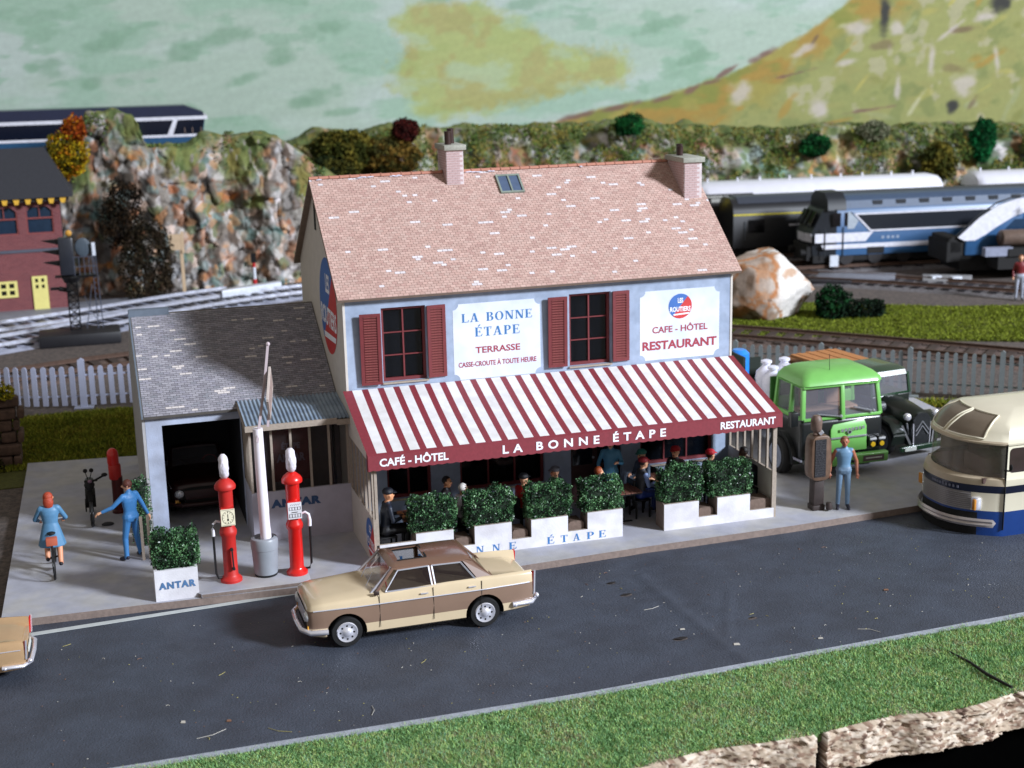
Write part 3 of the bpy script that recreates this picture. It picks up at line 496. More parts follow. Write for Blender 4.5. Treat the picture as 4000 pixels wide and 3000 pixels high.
def holes(b, x0, x1, z0, z1, ops, y0, y1, mi=0):
    xs = sorted({x0, x1, *[o[0] for o in ops], *[o[1] for o in ops]}); zs = sorted({z0, z1, *[o[2] for o in ops], *[o[3] for o in ops]})
    for i in range(len(xs)-1):
        for k in range(len(zs)-1):
            cx, cz = (xs[i]+xs[i+1])/2, (zs[k]+zs[k+1])/2
            if not any(o[0] < cx < o[1] and o[2] < cz < o[3] for o in ops): b.box(xs[i], xs[i+1], y0, y1, zs[k], zs[k+1], mi)
    return b
W1, W2 = (.82, 1.79, 3.27, 4.89), (5.05, 6.03, 3.25, 4.88)
L1, L2, DO, L3 = (.8, 1.8, .62, 2.25), (2.45, 4.42, .62, 2.25), (5.05, 6.27, 0, 2.4), (6.74, 8.56, .74, 2.35)
holes(MB(), .05, 8.95, 0, 5.26, [W1, W2, L1, L2, DO, L3], 0, .09).build('wall', WALLB, cafe)
def gable(x): return [(x, -.012, 0), (x, -.012, 5.24), (x, 2.776, 7.34), (x, 5.56, 5.24), (x, 5.56, 0)]
MB().prism(gable(0), (.05, 0, 0)).build('wall', WALLC, cafe)['label'] = 'plain cream gable wall'
MB().prism(gable(8.95), (.05, 0, 0)).build('wall', WALLC, cafe)
MB().box(.05, 8.95, 5.47, 5.55, 0, 5.2).build('wall', WALLC, cafe)
MB().box(.06, 8.94, .35, .40, 0, 5.1).box(.06, 8.94, .1, 5.4, 2.9, 2.95).build('dark_box', DARK, cafe)  # inner box behind the windows, the rooms' darkness painted in as colour
# louvre slot in the gable
MB().box(-.012, .0, 2.86, 3.06, 6.25, 6.85).build('louvre', mat('slot_black', (.05, .05, .05), .8), cafe)
SL = 3.748; DU = Vector((0, 2.99, 2.26))/SL; NU = Vector((0, -2.26, 2.99))/SL
def rp(x, s, h=0.): return Vector((x, -.214, 5.16))+DU*s+NU*h
rf = MB(); rf.prism([rp(-.13, 0, -.07), rp(-.13, SL, -.07), rp(-.13, SL), rp(-.13, 0)], (9.26, 0, 0))
rf.prism([(-.13, 5.766, 5.16-.08), (-.13, 2.78, 7.33), (-.13, 2.78, 7.415), (-.13, 5.8, 5.155)], (9.26, 0, 0)); ROOFC = mat('roof_card', (.52, .45, .40), .9, var=.12, vs=10, bump=.2)
roof = rf.build('roof', ROOFC, cafe)
TILE = mat('tile_print', attr=True, rough=.8, var=.06, vs=25, spec=.3)
def tiles(parent, P, x0, x1, S, rh, tw, pal, pale, seed, gapc, name='roof_tiles', shade=None):
    g = np.random.default_rng(seed); V = []; C = []; nr = int(S/rh); nc = int((x1-x0)/tw)+1
    for r in range(nr):
        off = (r % 2)*tw*.5; run = 0
        for c in range(nc+1):
            a, b_ = x0+c*tw-off, x0+(c+1)*tw-off; a = max(a, x0); b_ = min(b_, x1)
            if b_-a < .02: continue
            if run > 0: run -= 1; cc = pale
            elif g.random() < .028: cc = pale; run = int(g.random() < .45)
            else: cc = pal[int(g.integers(0, len(pal)))]
            cc = np.array(lin(cc))*g.uniform(.92, 1.08); s0, s1 = r*rh+.003, (r+1)*rh-.001; h0, h1 = .012+g.uniform(0, .003), .004
            e = .0035; q = [P(a+e, s0, h0), P(b_-e, s0, h0), P(b_-e, s1, h1), P(a+e, s1, h1), P(a+e, s0, 0), P(b_-e, s0, 0)]
            V += q; C += [cc]*4+[np.array(lin(gapc))]*2
    n = len(V)//6; F = (np.array([[0, 1, 2, 3], [4, 5, 1, 0]])[None]+6*np.arange(n)[:, None, None]).reshape(-1, 4)
    o = fast(name, np.array([tuple(p) for p in V]), F, TILE, parent, np.array(C)); o['kind'] = 'stuff'; return o
tiles(roof, rp, -.13, 9.13, SL-.02, .0715, .118, [(.73, .61, .57), (.745, .625, .585), (.72, .60, .56), (.705, .58, .54), (.74, .63, .59), (.73, .615, .575), (.685, .555, .52), (.72, .595, .555)], (.82, .79, .80), 41, (.69, .575, .54))
RT_ = mat('ridge_print', (.66, .45, .38), .8, var=.15, vs=8); me = None
rb = MB(); rb.rings([[(x, .062*rr*math.cos(t), .05*rr*math.sin(t)-.005) for t in np.linspace(-.2, PI+.2, 9)] for x, rr in ((0, 1), (.215, 1), (.215, 1.22), (.236, 1.22))])
me = rb.mesh('ridge_tile', RT_, smooth=50)
for i in range(39):
    x = -.12+i*.2365
    if 2.9 < x+.1 < 3.4: continue
    o = link('ridge_tile', me, roof); o.location = (x, 2.776, 7.425); o.rotation_euler = (0, random.uniform(-.02, .02), 0)
g = random.Random(4); b = MB()
for x, l in ((.05, .1), (1.0, .35), (1.75, .25), (3.55, .35), (4.05, .15), (6.3, .05)):
    for k in range(6): b.sph((x+l*k/6, 2.70+g.uniform(-.02, .02), 7.405+g.uniform(-.01, .01)), (l*.13+.015, .02, .014), 6, 4)
b.build('glue_smear', mat('dried_glue', (.80, .80, .86), .25), roof)['kind'] = 'stuff'
# skylight
sky_ = MB(); s0, s1 = (2.12+.214)/2.99*SL, (2.60+.214)/2.99*SL
for a, b_, c, d in [(4.17, 4.21, s0, s1), (4.70, 4.74, s0, s1), (4.21, 4.70, s0, s0+.045), (4.21, 4.70, s1-.045, s1), (4.44, 4.475, s0+.045, s1-.045)]: sky_.prism([rp(a, c, .01), rp(b_, c, .01), rp(b_, d, .01), rp(a, d, .01)], NU*.04)
sk = sky_.build('skylight', mat('zinc_frame', (.50, .54, .50), .6), roof)
sk2 = None
for a, b_ in ((4.21, 4.44), (4.475, 4.70)): MB().prism([rp(a, s0+.045, .014), rp(b_, s0+.045, .014), rp(b_, s1-.045, .014), rp(a, s1-.045, .014)], NU*.012).build('pane', mat('skylight_pane', (.30, .36, .46), .15), sk)
# chimneys
BRM = mat('chimney_brick', (.70, .59, .585), .8, var=.12, vs=20); MORT = mat('mortar_print', (.79, .745, .75), .85); CAPM = mat('cap_card', (.60, .60, .56), .8, var=.15, vs=20); POTM = mat('pot_brown', (.20, .12, .11), .35, var=.1)
def chimney(x0, x1, y0, y1, zb, zt, cz, pots, label):
    c = MB().box(x0, x1, y0, y1, zb, zt).build('chimney', MORT, cafe); c['label'] = label
    fb = MB().box(0, .118, 0, .006, 0, .044).mesh('brick', BRM); sb = MB().box(0, .006, 0, .118, 0, .044).mesh('brick', BRM)
    hb = MB().box(0, .055, 0, .006, 0, .044).mesh('brick', BRM)
    n = int((zt-zb)/.055)
    for r in range(n):
        z = zt-(r+1)*.055+.006; q = (r % 2)*.065; x = x0+.008
        if r % 2: o = link('brick', hb, c); o.location = (x, y0-.006, z); x += .065
        while x+.118 < x1+.002: o = link('brick', fb, c); o.location = (x, y0-.006, z); x += .126
        if r < n-1:
            y = y0+.01+q
            while y+.118 < y1 and z > (y+.214)*.756+5.16-.05: o = link('brick', sb, c); o.location = (x0-.006, y, z); y += .128
    MB().box(x0-.055, x1+.06, y0-.06, y1+.05, zt, cz).build('cap', CAPM, c, bevel=.012)
    for px, py, dx, h in pots: MB().lathe([(.075, 0), (.075, h*.9), (.082, h*.9), (.082, h), (.055, h), (.055, h*.6)], (0, 0, 0), 14).build('pot', POTM, c, smooth=40).location = (px, py, cz)
    for k in kids(c):
        if k.name.startswith('pot') and pots[0][2]: k.rotation_euler = (0, random.uniform(-.12, .12), 0)
chimney(2.98, 3.38, 2.42, 3.22, 7.0, 7.94, 8.06, [(3.08, 2.62, 1, .3), (3.24, 2.95, 1, .34)], 'left chimney with two brown pots on the ridge')
chimney(8.55, 8.99, 1.72, 2.72, 6.4, 7.46, 7.58, [(8.70, 2.35, 1, .22), (8.80, 2.6, 1, .25)], 'tall right chimney at the end of the roof')
# sign panels, logo discs
def panel(x0, x1, z0, z1, r=.13):
    P = []
    for cx, cz, a0 in ((x0, z0, PI/2), (x1, z0, PI), (x1, z1, 1.5*PI), (x0, z1, 2*PI)):
        for k in range(7): t = a0-PI/2*k/6; P.append((cx+r*math.cos(t), -.004, cz+r*math.sin(t)))
    return MB().prism(P, (0, .0039, 0)).build('sign_panel', SIGNW, cafe)
X, Z = (1, 0, 0), (0, 0, 1)
s1_ = panel(2.39, 4.37, 3.17, 4.85); s1_['label'] = 'left white sign reading LA BONNE ETAPE'
serif('LA BONNE', (2.59, -.005, 4.44), X, Z, .19, BLUE, s1_, wid=1.6); serif('ÉTAPE', (2.88, -.005, 4.11), X, Z, .2, BLUE, s1_, wid=1.02)
text('TERRASSE', (2.88, -.005, 3.74), X, Z, 1.02, .135, INKR, s1_, .02); text('CASSE-CROUTE À TOUTE HEURE', (2.49, -.005, 3.45), X, Z, 1.78, .105, INKR, s1_, .02)
s2_ = panel(6.73, 8.68, 3.22, 4.81); s2_['label'] = 'right white sign with round badge reading CAFE HOTEL RESTAURANT'
text('CAFE - HÔTEL', (7.03, -.005, 3.84), X, Z, 1.36, .14, INKR, s2_, .02); text('RESTAURANT', (6.79, -.005, 3.46), X, Z, 1.83, .185, INKR, s2_, .035)
def badge(c, U, W_, r, parent):
    c, U, W_ = Vector(c), Vector(U).normalized(), Vector(W_).normalized(); N_ = U.cross(W_); d = MB()
    for k, a0 in ((0, R(50)), (1, R(230))): d.add([c+N_*.004+(U*math.cos(a0+PI*i/20)+W_*math.sin(a0+PI*i/20))*r for i in range(21)], [tuple(range(21))], k)
    o = d.build('badge', [LOGB, LOGR], parent); Tt = lambda s, x, z, w_, h: text(s, c+U*x*r+W_*z*r+N_*.003, U, W_, w_*r, h*r, INKW, o if parent is not cafe else o, .03)
    Tt('LES', -.22, .28, .46, .36); Tt('ROUTIERS', -.88, -.42, 1.76, .36)
    MB().add([c+U*x*r+W_*z*r+N_*.007 for x, z in ((-.62, -.62), (.78, -.54), (.72, -.66), (-.55, -.74))], [(0, 1, 2, 3)]).build('rule', INKW, o); return o
# badge on sign: keep to three levels by parenting to the cafe
badge((7.71, -.005, 4.42), X, Z, .285, cafe); badge((-.001, 1.75, 4.7), (0, -1, 0), Z, 1.08, cafe); 
# shutters
slat = MB().box(0, .27, -.012, .012, -.008, .010, 0, Matrix.Rotation(.5, 4, 'X')).mesh('slat', REDE)
def shutter(x0, x1, z0, z1, rx, rz, y=-.03):
    w_ = x1-x0; t = MB().box(0, .075, -.035, 0, 0, z1-z0).box(w_-.075, w_, -.035, 0, 0, z1-z0).box(.075, w_-.075, -.035, 0, 0, .06).box(.075, w_-.075, -.035, 0, z1-z0-.06, z1-z0).box(.075, w_-.075, -.012, -.003, .06, z1-z0-.06).build('shutter', RED, cafe)
    t.location = (x0, y, z0); t.rotation_euler = (rx, 0, rz); n = 26
    for k in range(n):
        o = link('slat', slat, t); o.location = (.075+(w_-.15-.27)/2, -.026, .075+(z1-z0-.15)*k/(n-1))
shutter(.33, .78, 3.26, 4.81, .03, -.06, -.05); shutter(1.81, 2.22, 3.30, 4.88, 0, .05); shutter(4.53, 4.97, 3.28, 4.86, .02, -.03, -.05); shutter(6.06, 6.46, 3.28, 4.88, 0, .04)
def window(x0, x1, z0, z1, nx, nz, y=.12, fm=RED, name='window', sill=True, bar=.034):
    b = MB().box(x0, x0+.06, y-.03, y+.03, z0, z1).box(x1-.06, x1, y-.03, y+.03, z0, z1).box(x0+.06, x1-.06, y-.03, y+.03, z0, z0+.07).box(x0+.06, x1-.06, y-.03, y+.03, z1-.06, z1)
    xi = [x0+.06+(x1-x0-.12)*i/nx for i in range(nx+1)]; zi = [z0+.07+(z1-z0-.13)*i/nz for i in range(nz+1)]
    for x in xi[1:-1]: b.box(x-bar/2, x+bar/2, y-.024, y+.02, z0+.07, z1-.06)
    for z in zi[1:-1]: b.box(x0+.06, x1-.06, y-.019, y+.015, z-bar*.35, z+bar*.35)
    f = b.build(name, fm, cafe)
    for i in range(nx):
        for k in range(nz): MB().box(xi[i]+bar/2, xi[i+1]-bar/2, y+.021, y+.027, zi[k]+bar/2, zi[k+1]-bar/2).build('pane', GLASS, f)
    if sill: MB().box(x0-.02, x1+.02, -.05, .09, z0-.035, z0-.001).build('sill', EDGE, f)
window(*W1, 2, 3); window(*W2, 2, 3); window(*L1, 2, 1); window(*L2, 3, 1); window(*L3, 3, 1)
dr = MB().box(5.06, 5.66, .1, .14, 0, 2.38).box(5.67, 6.26, .1, .14, 0, 2.38).build('door', mat('door_brown', (.22, .10, .10), .6), cafe)
for x in (5.12, 5.73): MB().box(x, x+.48, .09, .099, .9, 2.2).build('pane', mat('dark_pane', (.06, .07, .09), .1), dr)
MB().cyl((5.62, .08, 1.05), (5.62, .1, 1.05), .03).build('handle', mat('chrome', (.93, .93, .97), .22, .65, var=0), dr)
# awning
aw = MB(); YT, ZT, YB, ZB = -.015, 3.16, -2.5, 2.405; da = Vector((0, YB-YT, ZB-ZT)); 
def ap(x, t): return Vector((x, YT, ZT))+da*t+Vector((0, 0, -.02*math.sin(PI*t)+.010*math.sin(x*2.3+t)*math.sin(PI*t)))
edges = [-.08]; k = 0
while .12+k*.343 < 8.9: edges += [.12+k*.343, .12+k*.343+.205]; k += 1
edges.append(9.04)
for i in range(len(edges)-1):
    a, b_ = edges[i], edges[i+1]; white = i % 2 == 1
    for j in range(8):
        t0, t1 = j/8, (j+1)/8
        if j == 7:
            aw.add([ap(a, t0), ap(b_, t0), ap(b_, .965), ap(a, .965)], [(0, 3, 2, 1)], 1 if white else 0); aw.add([ap(a, .965), ap(b_, .965), ap(b_, 1), ap(a, 1)], [(0, 3, 2, 1)], 0)
        else: aw.add([ap(a, t0), ap(b_, t0), ap(b_, t1), ap(a, t1)], [(0, 3, 2, 1)], 1 if white else 0)
STR = mat('stripe_white', (.87, .865, .875), .75, var=.06, vs=6, c2=(.83, .82, .82)); AWR = mat('stripe_red', (.50, .175, .215), .6, var=.10, vs=14, bump=.1, bs=50)
awn = aw.build('awning', [AWR, STR], cafe); awn['label'] = 'sloping awning with white and dark red stripes'
vb = MB(); n = 384
for i in range(n):
    x0, x1 = -.08+9.12*i/n, -.08+9.12*(i+1)/n; f = lambda x: 2.108-.018*abs(math.cos(PI*(x+.08)/.19))
    vb.add([(x0, YB, ZB), (x1, YB, ZB), (x1, YB-.01, f(x1)), (x0, YB-.01, f(x0)), (x0, YB+.02, ZB-.01), (x1, YB+.02, ZB-.01), (x1, YB+.014, f(x1)), (x0, YB+.014, f(x0))], [(0, 3, 2, 1), (4, 5, 6, 7)], 0)
    vb.add([(x0, YB-.01, f(x0)), (x1, YB-.01, f(x1)), (x1, YB+.014, f(x1)), (x0, YB+.014, f(x0))], [(0, 1, 2, 3)], 1)
for x in (-.08, 9.04): vb.prism([(x, YB, ZB), (x, YB-.01, 2.10), (x, YB+.13, 2.06), (x, YB+.16, ZB+.03)], (.012 if x < 0 else -.012, 0, 0), 0)
val = vb.build('valance', [AWR, EDGE], awn)
for s, x, z, w_, h, sp_ in (('CAFÉ - HÔTEL', .15, 2.18, 1.42, .15, 1), ('LA BONNE ÉTAPE', 2.71, 2.175, 3.6, .165, 1.75), ('RESTAURANT', 7.57, 2.19, 1.3, .15, 1)): text(s, (x, YB-.009, z), X, Z, w_, h, INKW, awn, .03, sp_)
# terrace screens
for x0, lab in ((0, 'left'), (8.95, 'right')):
    P = [(x0, -.013, 2.18), (x0, -2.36, 2.18), (x0, -2.36, 2.42), (x0, -.013, 3.12)]; b = MB().prism([(x0, -.013, 0), (x0, -.013, 1.03), (x0, -2.36, 1.03), (x0, -2.36, 0)], (.05, 0, 0), 0, 1).prism(P, (.05, 0, 0), 0, 1)
    s = b.build('side_screen', [WALLC, EDGE], cafe)
    for k in range(7):
        y = -.045-k*.3785; 
        MB().box(x0+.002, x0+.048, y-.03, y+.03, 1.031, 2.179).build('baluster', EDGE, s)
badge((-.001, -1.98, .52), (0, -1, 0), Z, .42, cafe)
MB().box(.051, .11, -2.36, -2.31, .47, 2.12).build('corner_post', EDGE, cafe); MB().box(8.9, 8.949, -2.36, -2.31, .225, 2.12).build('corner_post', EDGE, cafe)
# terrace wall with flower boxes
def terr(x0, x1, hs):
    P = [(x0, -2.36, 0)]
    for a, b_, z in hs: P += [(a, -2.36, z), (b_, -2.36, z)]
    P += [(x1, -2.36, 0)]
    o = MB().prism(P[::-1], (0, .06, 0), 0, 1).build('terrace_wall', [WHITE, EDGE], cafe)
    for a, b_, z in hs:
        if z > .55: MB().box(a, a+.04, -2.2999, -1.9, 0, z-.004).box(b_-.04, b_, -2.2999, -1.9, 0, z-.004).box(a+.04, b_-.04, -1.94, -1.9, 0, z-.004).box(a+.04, b_-.04, -2.2999, -1.94, z-.12, z-.08).build('flower_box', CARD, o)
    return o
tw = terr(.11, 5.385, [(.11, .87, .47), (.87, 1.66, .62), (1.66, 2.11, .235), (2.11, 2.91, .625), (2.91, 3.34, .24), (3.34, 4.15, .615), (4.15, 4.59, .26), (4.59, 5.385, .625)])
terr(6.34, 8.949, [(6.34, 7.15, .59), (7.15, 7.59, .215), (7.59, 8.37, .605), (8.37, 8.949, .22)])
for ch, x in zip('LABONNE', (.5, .84, 1.46, 1.80, 2.13, 2.48, 2.84)): serif(ch, (x, -2.361, .03), X, Z, .155, BLUE, tw, wid=.17)
for ch, x in zip('ÉTAPE', (3.68, 3.98, 4.26, 4.57, 4.84)): serif(ch, (x, -2.361, .04), X, Z, .155, BLUE, tw, wid=.165)
# hedges in the boxes
HG = [(.07, .14, .085), (.13, .25, .15), (.19, .35, .21), (.27, .44, .28), (.37, .53, .35)]
HN = ['leftmost hedge of the terrace, in the white box beside the black coated man', 'second hedge from the left on the terrace, right of the white haired man', 'hedge beside the man in the red jersey, third from the left', 'hedge left of the cafe entrance, hiding the red haired woman', 'hedge right of the cafe entrance, beside the man in the grey vest', 'rightmost hedge of the terrace, near the striped side screen']
FOLH = mat('hedge_foam', attr=True, rough=.38, var=.15, vs=30)
def hedge(x0, x1, y0, y1, z0, z1, label, seed, n=8500, group='clipped hedges in the white boxes', name='hedge'):
    t = thing(name, label, 'hedge', ((x0+x1)/2, (y0+y1)/2, z0), group)
    leaves('foliage', FOLH, boxcloud(x0+.05, x1-.05, y0+.05, y1-.05, z0+.02, z1-.05, .075, True, seed), n, .023, HG, t, seed)
    b = MB().box(x0+.10, x1-.10, y0+.10, y1-.10, z0, z1-.14)
    b.build('core', mat('hedge_core', (.07, .14, .07), .8, var=.3, vs=20), t); return t
for i, (a, b_, z1) in enumerate([(.80, 1.76, 1.37), (1.98, 3.0, 1.40), (3.30, 4.27, 1.37), (4.52, 5.43, 1.36), (6.32, 7.30, 1.41), (7.44, 8.45, 1.42)]): hedge(a, b_, -2.31, -1.86, .59, z1-.07, HN[i], 200+i)
# seat blocks behind the wall gaps
SB = mat('block_brown', (.42, .35, .31), .8, var=.15, vs=14, bump=.3)
for a, b_, z, lab in ((1.70, 2.07, .38, 'brown card block in the gap right of the first hedge'), (2.95, 3.30, .40, 'brown card block in the gap right of the second hedge'), (4.19, 4.55, .43, 'brown card block in the gap left of the entrance hedge'), (7.19, 7.55, .38, 'small brown card block between the two right hedges'), (8.41, 8.93, .42, 'long brown card block at the right end of the terrace wall')):
    tag(MB().prism([(a, -2.26, .12), (a+.01, -2.26, z-.04), (a+.05, -2.24, z), (b_-.05, -2.24, z), (b_-.01, -2.26, z-.04), (b_, -2.26, .12)], (0, .36, 0)).box(a, b_, -2.26, -1.9, 0, .119).build('seat_block', SB, smooth=50), lab, 'block', 'brown blocks behind the terrace wall')
# ================================================================ GARAGE
GW = mat('garage_render', (.70, .74, .83), .85, var=.10, vs=2.5, bump=.25, c2=(.60, .62, .68)); GC = mat('garage_card', (.66, .655, .66), .85, var=.08, vs=4, bump=.2)
gar = thing('garage', 'low grey roofed garage with open dark doorway and a glazed office, left of the cafe', 'building', (-2.1, 1.2, 0))
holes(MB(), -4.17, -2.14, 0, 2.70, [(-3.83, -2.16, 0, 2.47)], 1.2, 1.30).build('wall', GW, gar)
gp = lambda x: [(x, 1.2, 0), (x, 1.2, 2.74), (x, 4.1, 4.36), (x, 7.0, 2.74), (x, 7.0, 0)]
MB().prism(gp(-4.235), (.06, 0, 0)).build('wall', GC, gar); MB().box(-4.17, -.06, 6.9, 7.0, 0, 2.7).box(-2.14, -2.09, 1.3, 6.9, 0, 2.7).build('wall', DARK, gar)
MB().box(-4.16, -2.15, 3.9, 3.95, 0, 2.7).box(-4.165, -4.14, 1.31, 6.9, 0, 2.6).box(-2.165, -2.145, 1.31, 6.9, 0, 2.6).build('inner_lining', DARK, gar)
GL = math.hypot(3.05, 1.68); GU = Vector((0, 3.05, 1.68))/GL; GN = Vector((0, -1.68, 3.05))/GL
def gq(x, s, h=0.): return Vector((x, 1.05, 2.72))+GU*s+GN*h
groof = MB().prism([gq(-4.21, 0, -.07), gq(-4.21, GL, -.07), gq(-4.21, GL), gq(-4.21, 0)], (4.2, 0, 0)).prism([(-4.21, 4.1, 4.33), (-4.21, 4.1, 4.40), (-4.21, 7.15, 2.72), (-4.21, 7.15, 2.65)], (4.2, 0, 0)).build('roof', mat('garage_roof_card', (.40, .38, .36), .9), gar)
tiles(groof, gq, -4.19, -.02, GL, .066, .135, [(.54, .53, .56), (.58, .57, .60), (.51, .50, .53), (.60, .59, .62), (.56, .55, .59), (.52, .52, .55), (.59, .58, .61)], (.80, .77, .76), 43, (.22, .215, .22))
MB().prism([(-4.235, 4.0, 4.34), (-4.235, 4.15, 4.36), (-4.235, 4.15, 4.52), (-4.235, 4.0, 4.50)], (.9, 0, 0)).prism([(-4.245, .98, 2.70), (-4.245, 4.12, 4.44), (-4.245, 4.12, 4.50), (-4.245, .98, 2.76)], (.035, 0, 0)).build('verge_board', mat('verge_slate', (.38, .42, .47), .8), groof)
# office
of = MB().box(-2.14, -.002, .0, .06, 0, 1.10, 0).box(-2.14, -2.08, .0601, 1.2, 0, 1.10, 0).build('office_wall', mat('office_card', (.70, .69, .74), .85, var=.07, vs=4, bump=.2), gar)
text('ANTAR', (-1.75, -.002, .745), X, Z, 1.08, .155, mat('antar_blue', (.20, .32, .48), .7), of, .07, 1.15)
for x in (-2.11, -1.66, -1.25, -.84, -.43, -.03): MB().box(x-.025, x+.025, .005, .055, 1.101, 2.46).build('mullion', EDGE, of)
for y in (.22, .40, .58, .76, .94, 1.12): MB().box(-2.135, -2.085, y-.022, y+.022, 1.101, 2.50).build('mullion', EDGE, of)
MB().box(-2.08, -.05, .060, .066, 1.11, 2.45).build('pane', mat('office_glass', (.2, .2, .2), .08, alpha=.18, var=0), of)
MB().box(-2.07, -.01, 1.1, 1.18, 0, 2.6).build('inner_wall', mat('office_inner', (.42, .39, .40), .9), of)
MB().box(-.30, -.25, .3, .35, 0, 2.5).build('inner_post', DARK, of)
po = MB().box(-1.62, -.80, .42, .44, 1.18, 2.42).build('poster', mat('poster_red', (.34, .09, .11), .7), of)
text('ANTAR', (-1.52, .415, 1.62), X, Z, .62, .16, mat('poster_ink', (.46, .40, .48), .8), gar, .05); text('ÉTAPE', (-1.40, .415, 1.9), X, Z, .4, .12, MATS['poster_ink'], gar, .05)
cr_ = MB(); nx = 220; ring = []
CORR = mat('corrugated_print', (.50, .56, .62), .6, var=.12, vs=7, c2=(.44, .50, .57))
def csheet(t0, t1, lift):
    xs = np.linspace(-2.2, -.01, nx); V = []; 
    for t in (t0, t1):
        y = -.24+1.5*t; z = 2.64+.22*t+lift
        V += [(x, y, z+.014*math.cos(x*2*PI/.088)) for x in xs]
    F = [(i, i+1, nx+i+1, nx+i) for i in range(nx-1)]; cr_.add(V, F)
csheet(0, .56, .006); csheet(.52, 1, -.012)
co = cr_.build('office_roof', CORR, gar, smooth=60)
MB().box(-2.22, -.28, -.26, -.22, 2.53, 2.655).box(-.28, -.0, -.26, -.22, 2.50, 2.62).prism([(-2.22, -.22, 2.53), (-2.22, 1.2, 2.73), (-2.22, 1.2, 2.83), (-2.22, -.22, 2.64)], (.03, 0, 0)).prism([(-2.19, -.2, 2.52), (-2.19, 1.2, 2.72), (-2.19, 1.2, 2.74), (-2.19, -.2, 2.54)], (2.18, 0, 0)).build('fascia', EDGE, co)
# ================================================================ PUMPS, POLE, PLANTER
PR = mat('pump_red', (.80, .10, .08), .32, var=.06, vs=4, coat=.4); PRD = mat('pump_red_matt', (.72, .14, .12), .5, var=.08); BLK = mat('rubber_black', (.05, .05, .055), .5); GLB = mat('globe_white', (.88, .86, .90), .45, var=.1, vs=14, bump=.8, bs=18)
CRM = mat('dial_cream', (.90, .87, .76), .6, var=.05); CHR = MATS['chrome']; INKB = mat('ink_black', (.08, .09, .10), .6)
def pump(x, y, z, label, side, dial, body):
    t = thing('petrol_pump', label, 'petrol pump', (x, y, z), 'red petrol pumps on the island')
    MB().lathe([(.215, 0), (.215, .05), (.19, .08), (.155, .11), (.14, .14), (.138, .92), (.165, .97), (.172, 1.02), (.165, 1.06), (.13, 1.13), (.125, 1.2)], (x, y, z), 22).build('base', body, t, smooth=35)
    MB().lathe([(.13, 1.18), (.135, 1.22), (.14, 1.9), (.145, 1.92)], (x, y, z), 22).box(x-.12, x+.12, y-.17, y+.1, z+1.2, z+1.56).build('body', body, t, smooth=35)
    MB().lathe([(.15, 1.90), (.205, 1.915), (.21, 1.95), (.205, 1.985), (.17, 2.04), (.10, 2.10), (.05, 2.13), (.03, 2.14)], (x, y, z), 24).build('cap', body, t, smooth=50)
    gb = MB(); q = random.Random(int(x*100)); rs = []
    for yy, rr in ((-.07, .12), (-.075, .17), (-.03, .215), (.03, .215), (.075, .17), (.07, .12)): rs.append([(x+yy*1.1+q.uniform(-.008, .008), y+rr*.85*math.cos(a)*(1+.06*math.sin(a*5)), z+2.36+rr*1.15*math.sin(a)+q.uniform(-.01, .01)) for a in [2*PI*i/20 for i in range(20)]])
    gb.rings(rs).lathe([(.04, 2.1), (.04, 2.2)], (x, y, z), 10).build('globe', GLB, t, smooth=60)
    p = MB().box(x-.135, x+.135, y-.185, y-.171, z+1.20, z+1.54).build('dial_plate', CRM if dial == 'clock' else WHITE, t)
    d = MB(); yy = y-.187
    def ln(a, b_, w_=.008): a, b_ = Vector((a[0]+x, yy, a[1]+z)), Vector((b_[0]+x, yy, b_[1]+z)); d.bar(a, b_, w_, .003)
    if dial == 'clock':
        for i in range(24): a0, a1 = 2*PI*i/24, 2*PI*(i+1)/24; ln((.11*math.cos(a0), 1.37+.13*math.sin(a0)), (.11*math.cos(a1), 1.37+.13*math.sin(a1)), .008)
        for i in range(12): a0 = 2*PI*i/12; ln((.075*math.cos(a0), 1.37+.09*math.sin(a0)), (.105*math.cos(a0), 1.37+.125*math.sin(a0)), .009)
        ln((0, 1.36), (0, 1.44), .014); ln((-.12, 1.215), (.12, 1.215)); ln((-.12, 1.525), (.12, 1.525)); ln((0, 1.30), (0, 1.35), .03)
    else:
        for zz in (1.235, 1.305, 1.385, 1.445): ln((-.11, zz), (.11, zz), .01)
        for k in range(5): xx = -.11+.055*k; ln((xx, 1.235), (xx, 1.305), .01); ln((xx, 1.385), (xx, 1.445), .01)
        ln((-.06, 1.345), (.06, 1.345), .04)
        for k in range(5): ln((-.085+.04*k, 1.48), (-.06+.04*k, 1.51), .012)
    d.build('dial_marks', INKB, p)
    s = side; hx = x+s*.14
    MB().tube([(hx, y-.02, z+1.24), (x+s*.22, y-.03, z+1.27), (x+s*.285, y-.04, z+1.22), (x+s*.30, y-.05, z+1.10), (x+s*.295, y-.05, z+.98)], [.022, .026, .028, .036, .038], 10).build('nozzle', mat('nozzle_white', (.86, .85, .88), .3), t, smooth=60)
    MB().tube([(x+s*.295, y-.05, z+.985), (x+s*.295, y-.05, z+.5), (x+s*.29, y-.04, z+.2), (x+s*.25, y-.03, z+.09), (x+s*.17, y, z+.08)], .024, 10).build('hose', BLK, t, smooth=60)
    if side < 0: MB().cyl((x+.03, y-.13, z+.7), (x+.03, y-.2, z+.7), .03).cyl((x+.045, y-.13, z+.3), (x+.045, y-.2, z+.3), .03).bar((x+.03, y-.19, z+.7), (x+.045, y-.19, z+.3), .03).build('crank', INKB, t)
pump(-2.88, -2.25, .087, 'red hand cranked petrol pump with round clock dial, nearest the white box lettered ANTAR', -1, 'clock', PRD)
pump(-1.58, -2.30, .087, 'glossy red petrol pump with square number plate, right of the white pole', 1, 'grid', PR)
t = thing('sign_pole', 'white pole in a grey tub with a thin diamond sign, between two red pumps', 'sign', (-2.18, -2.15, .087))
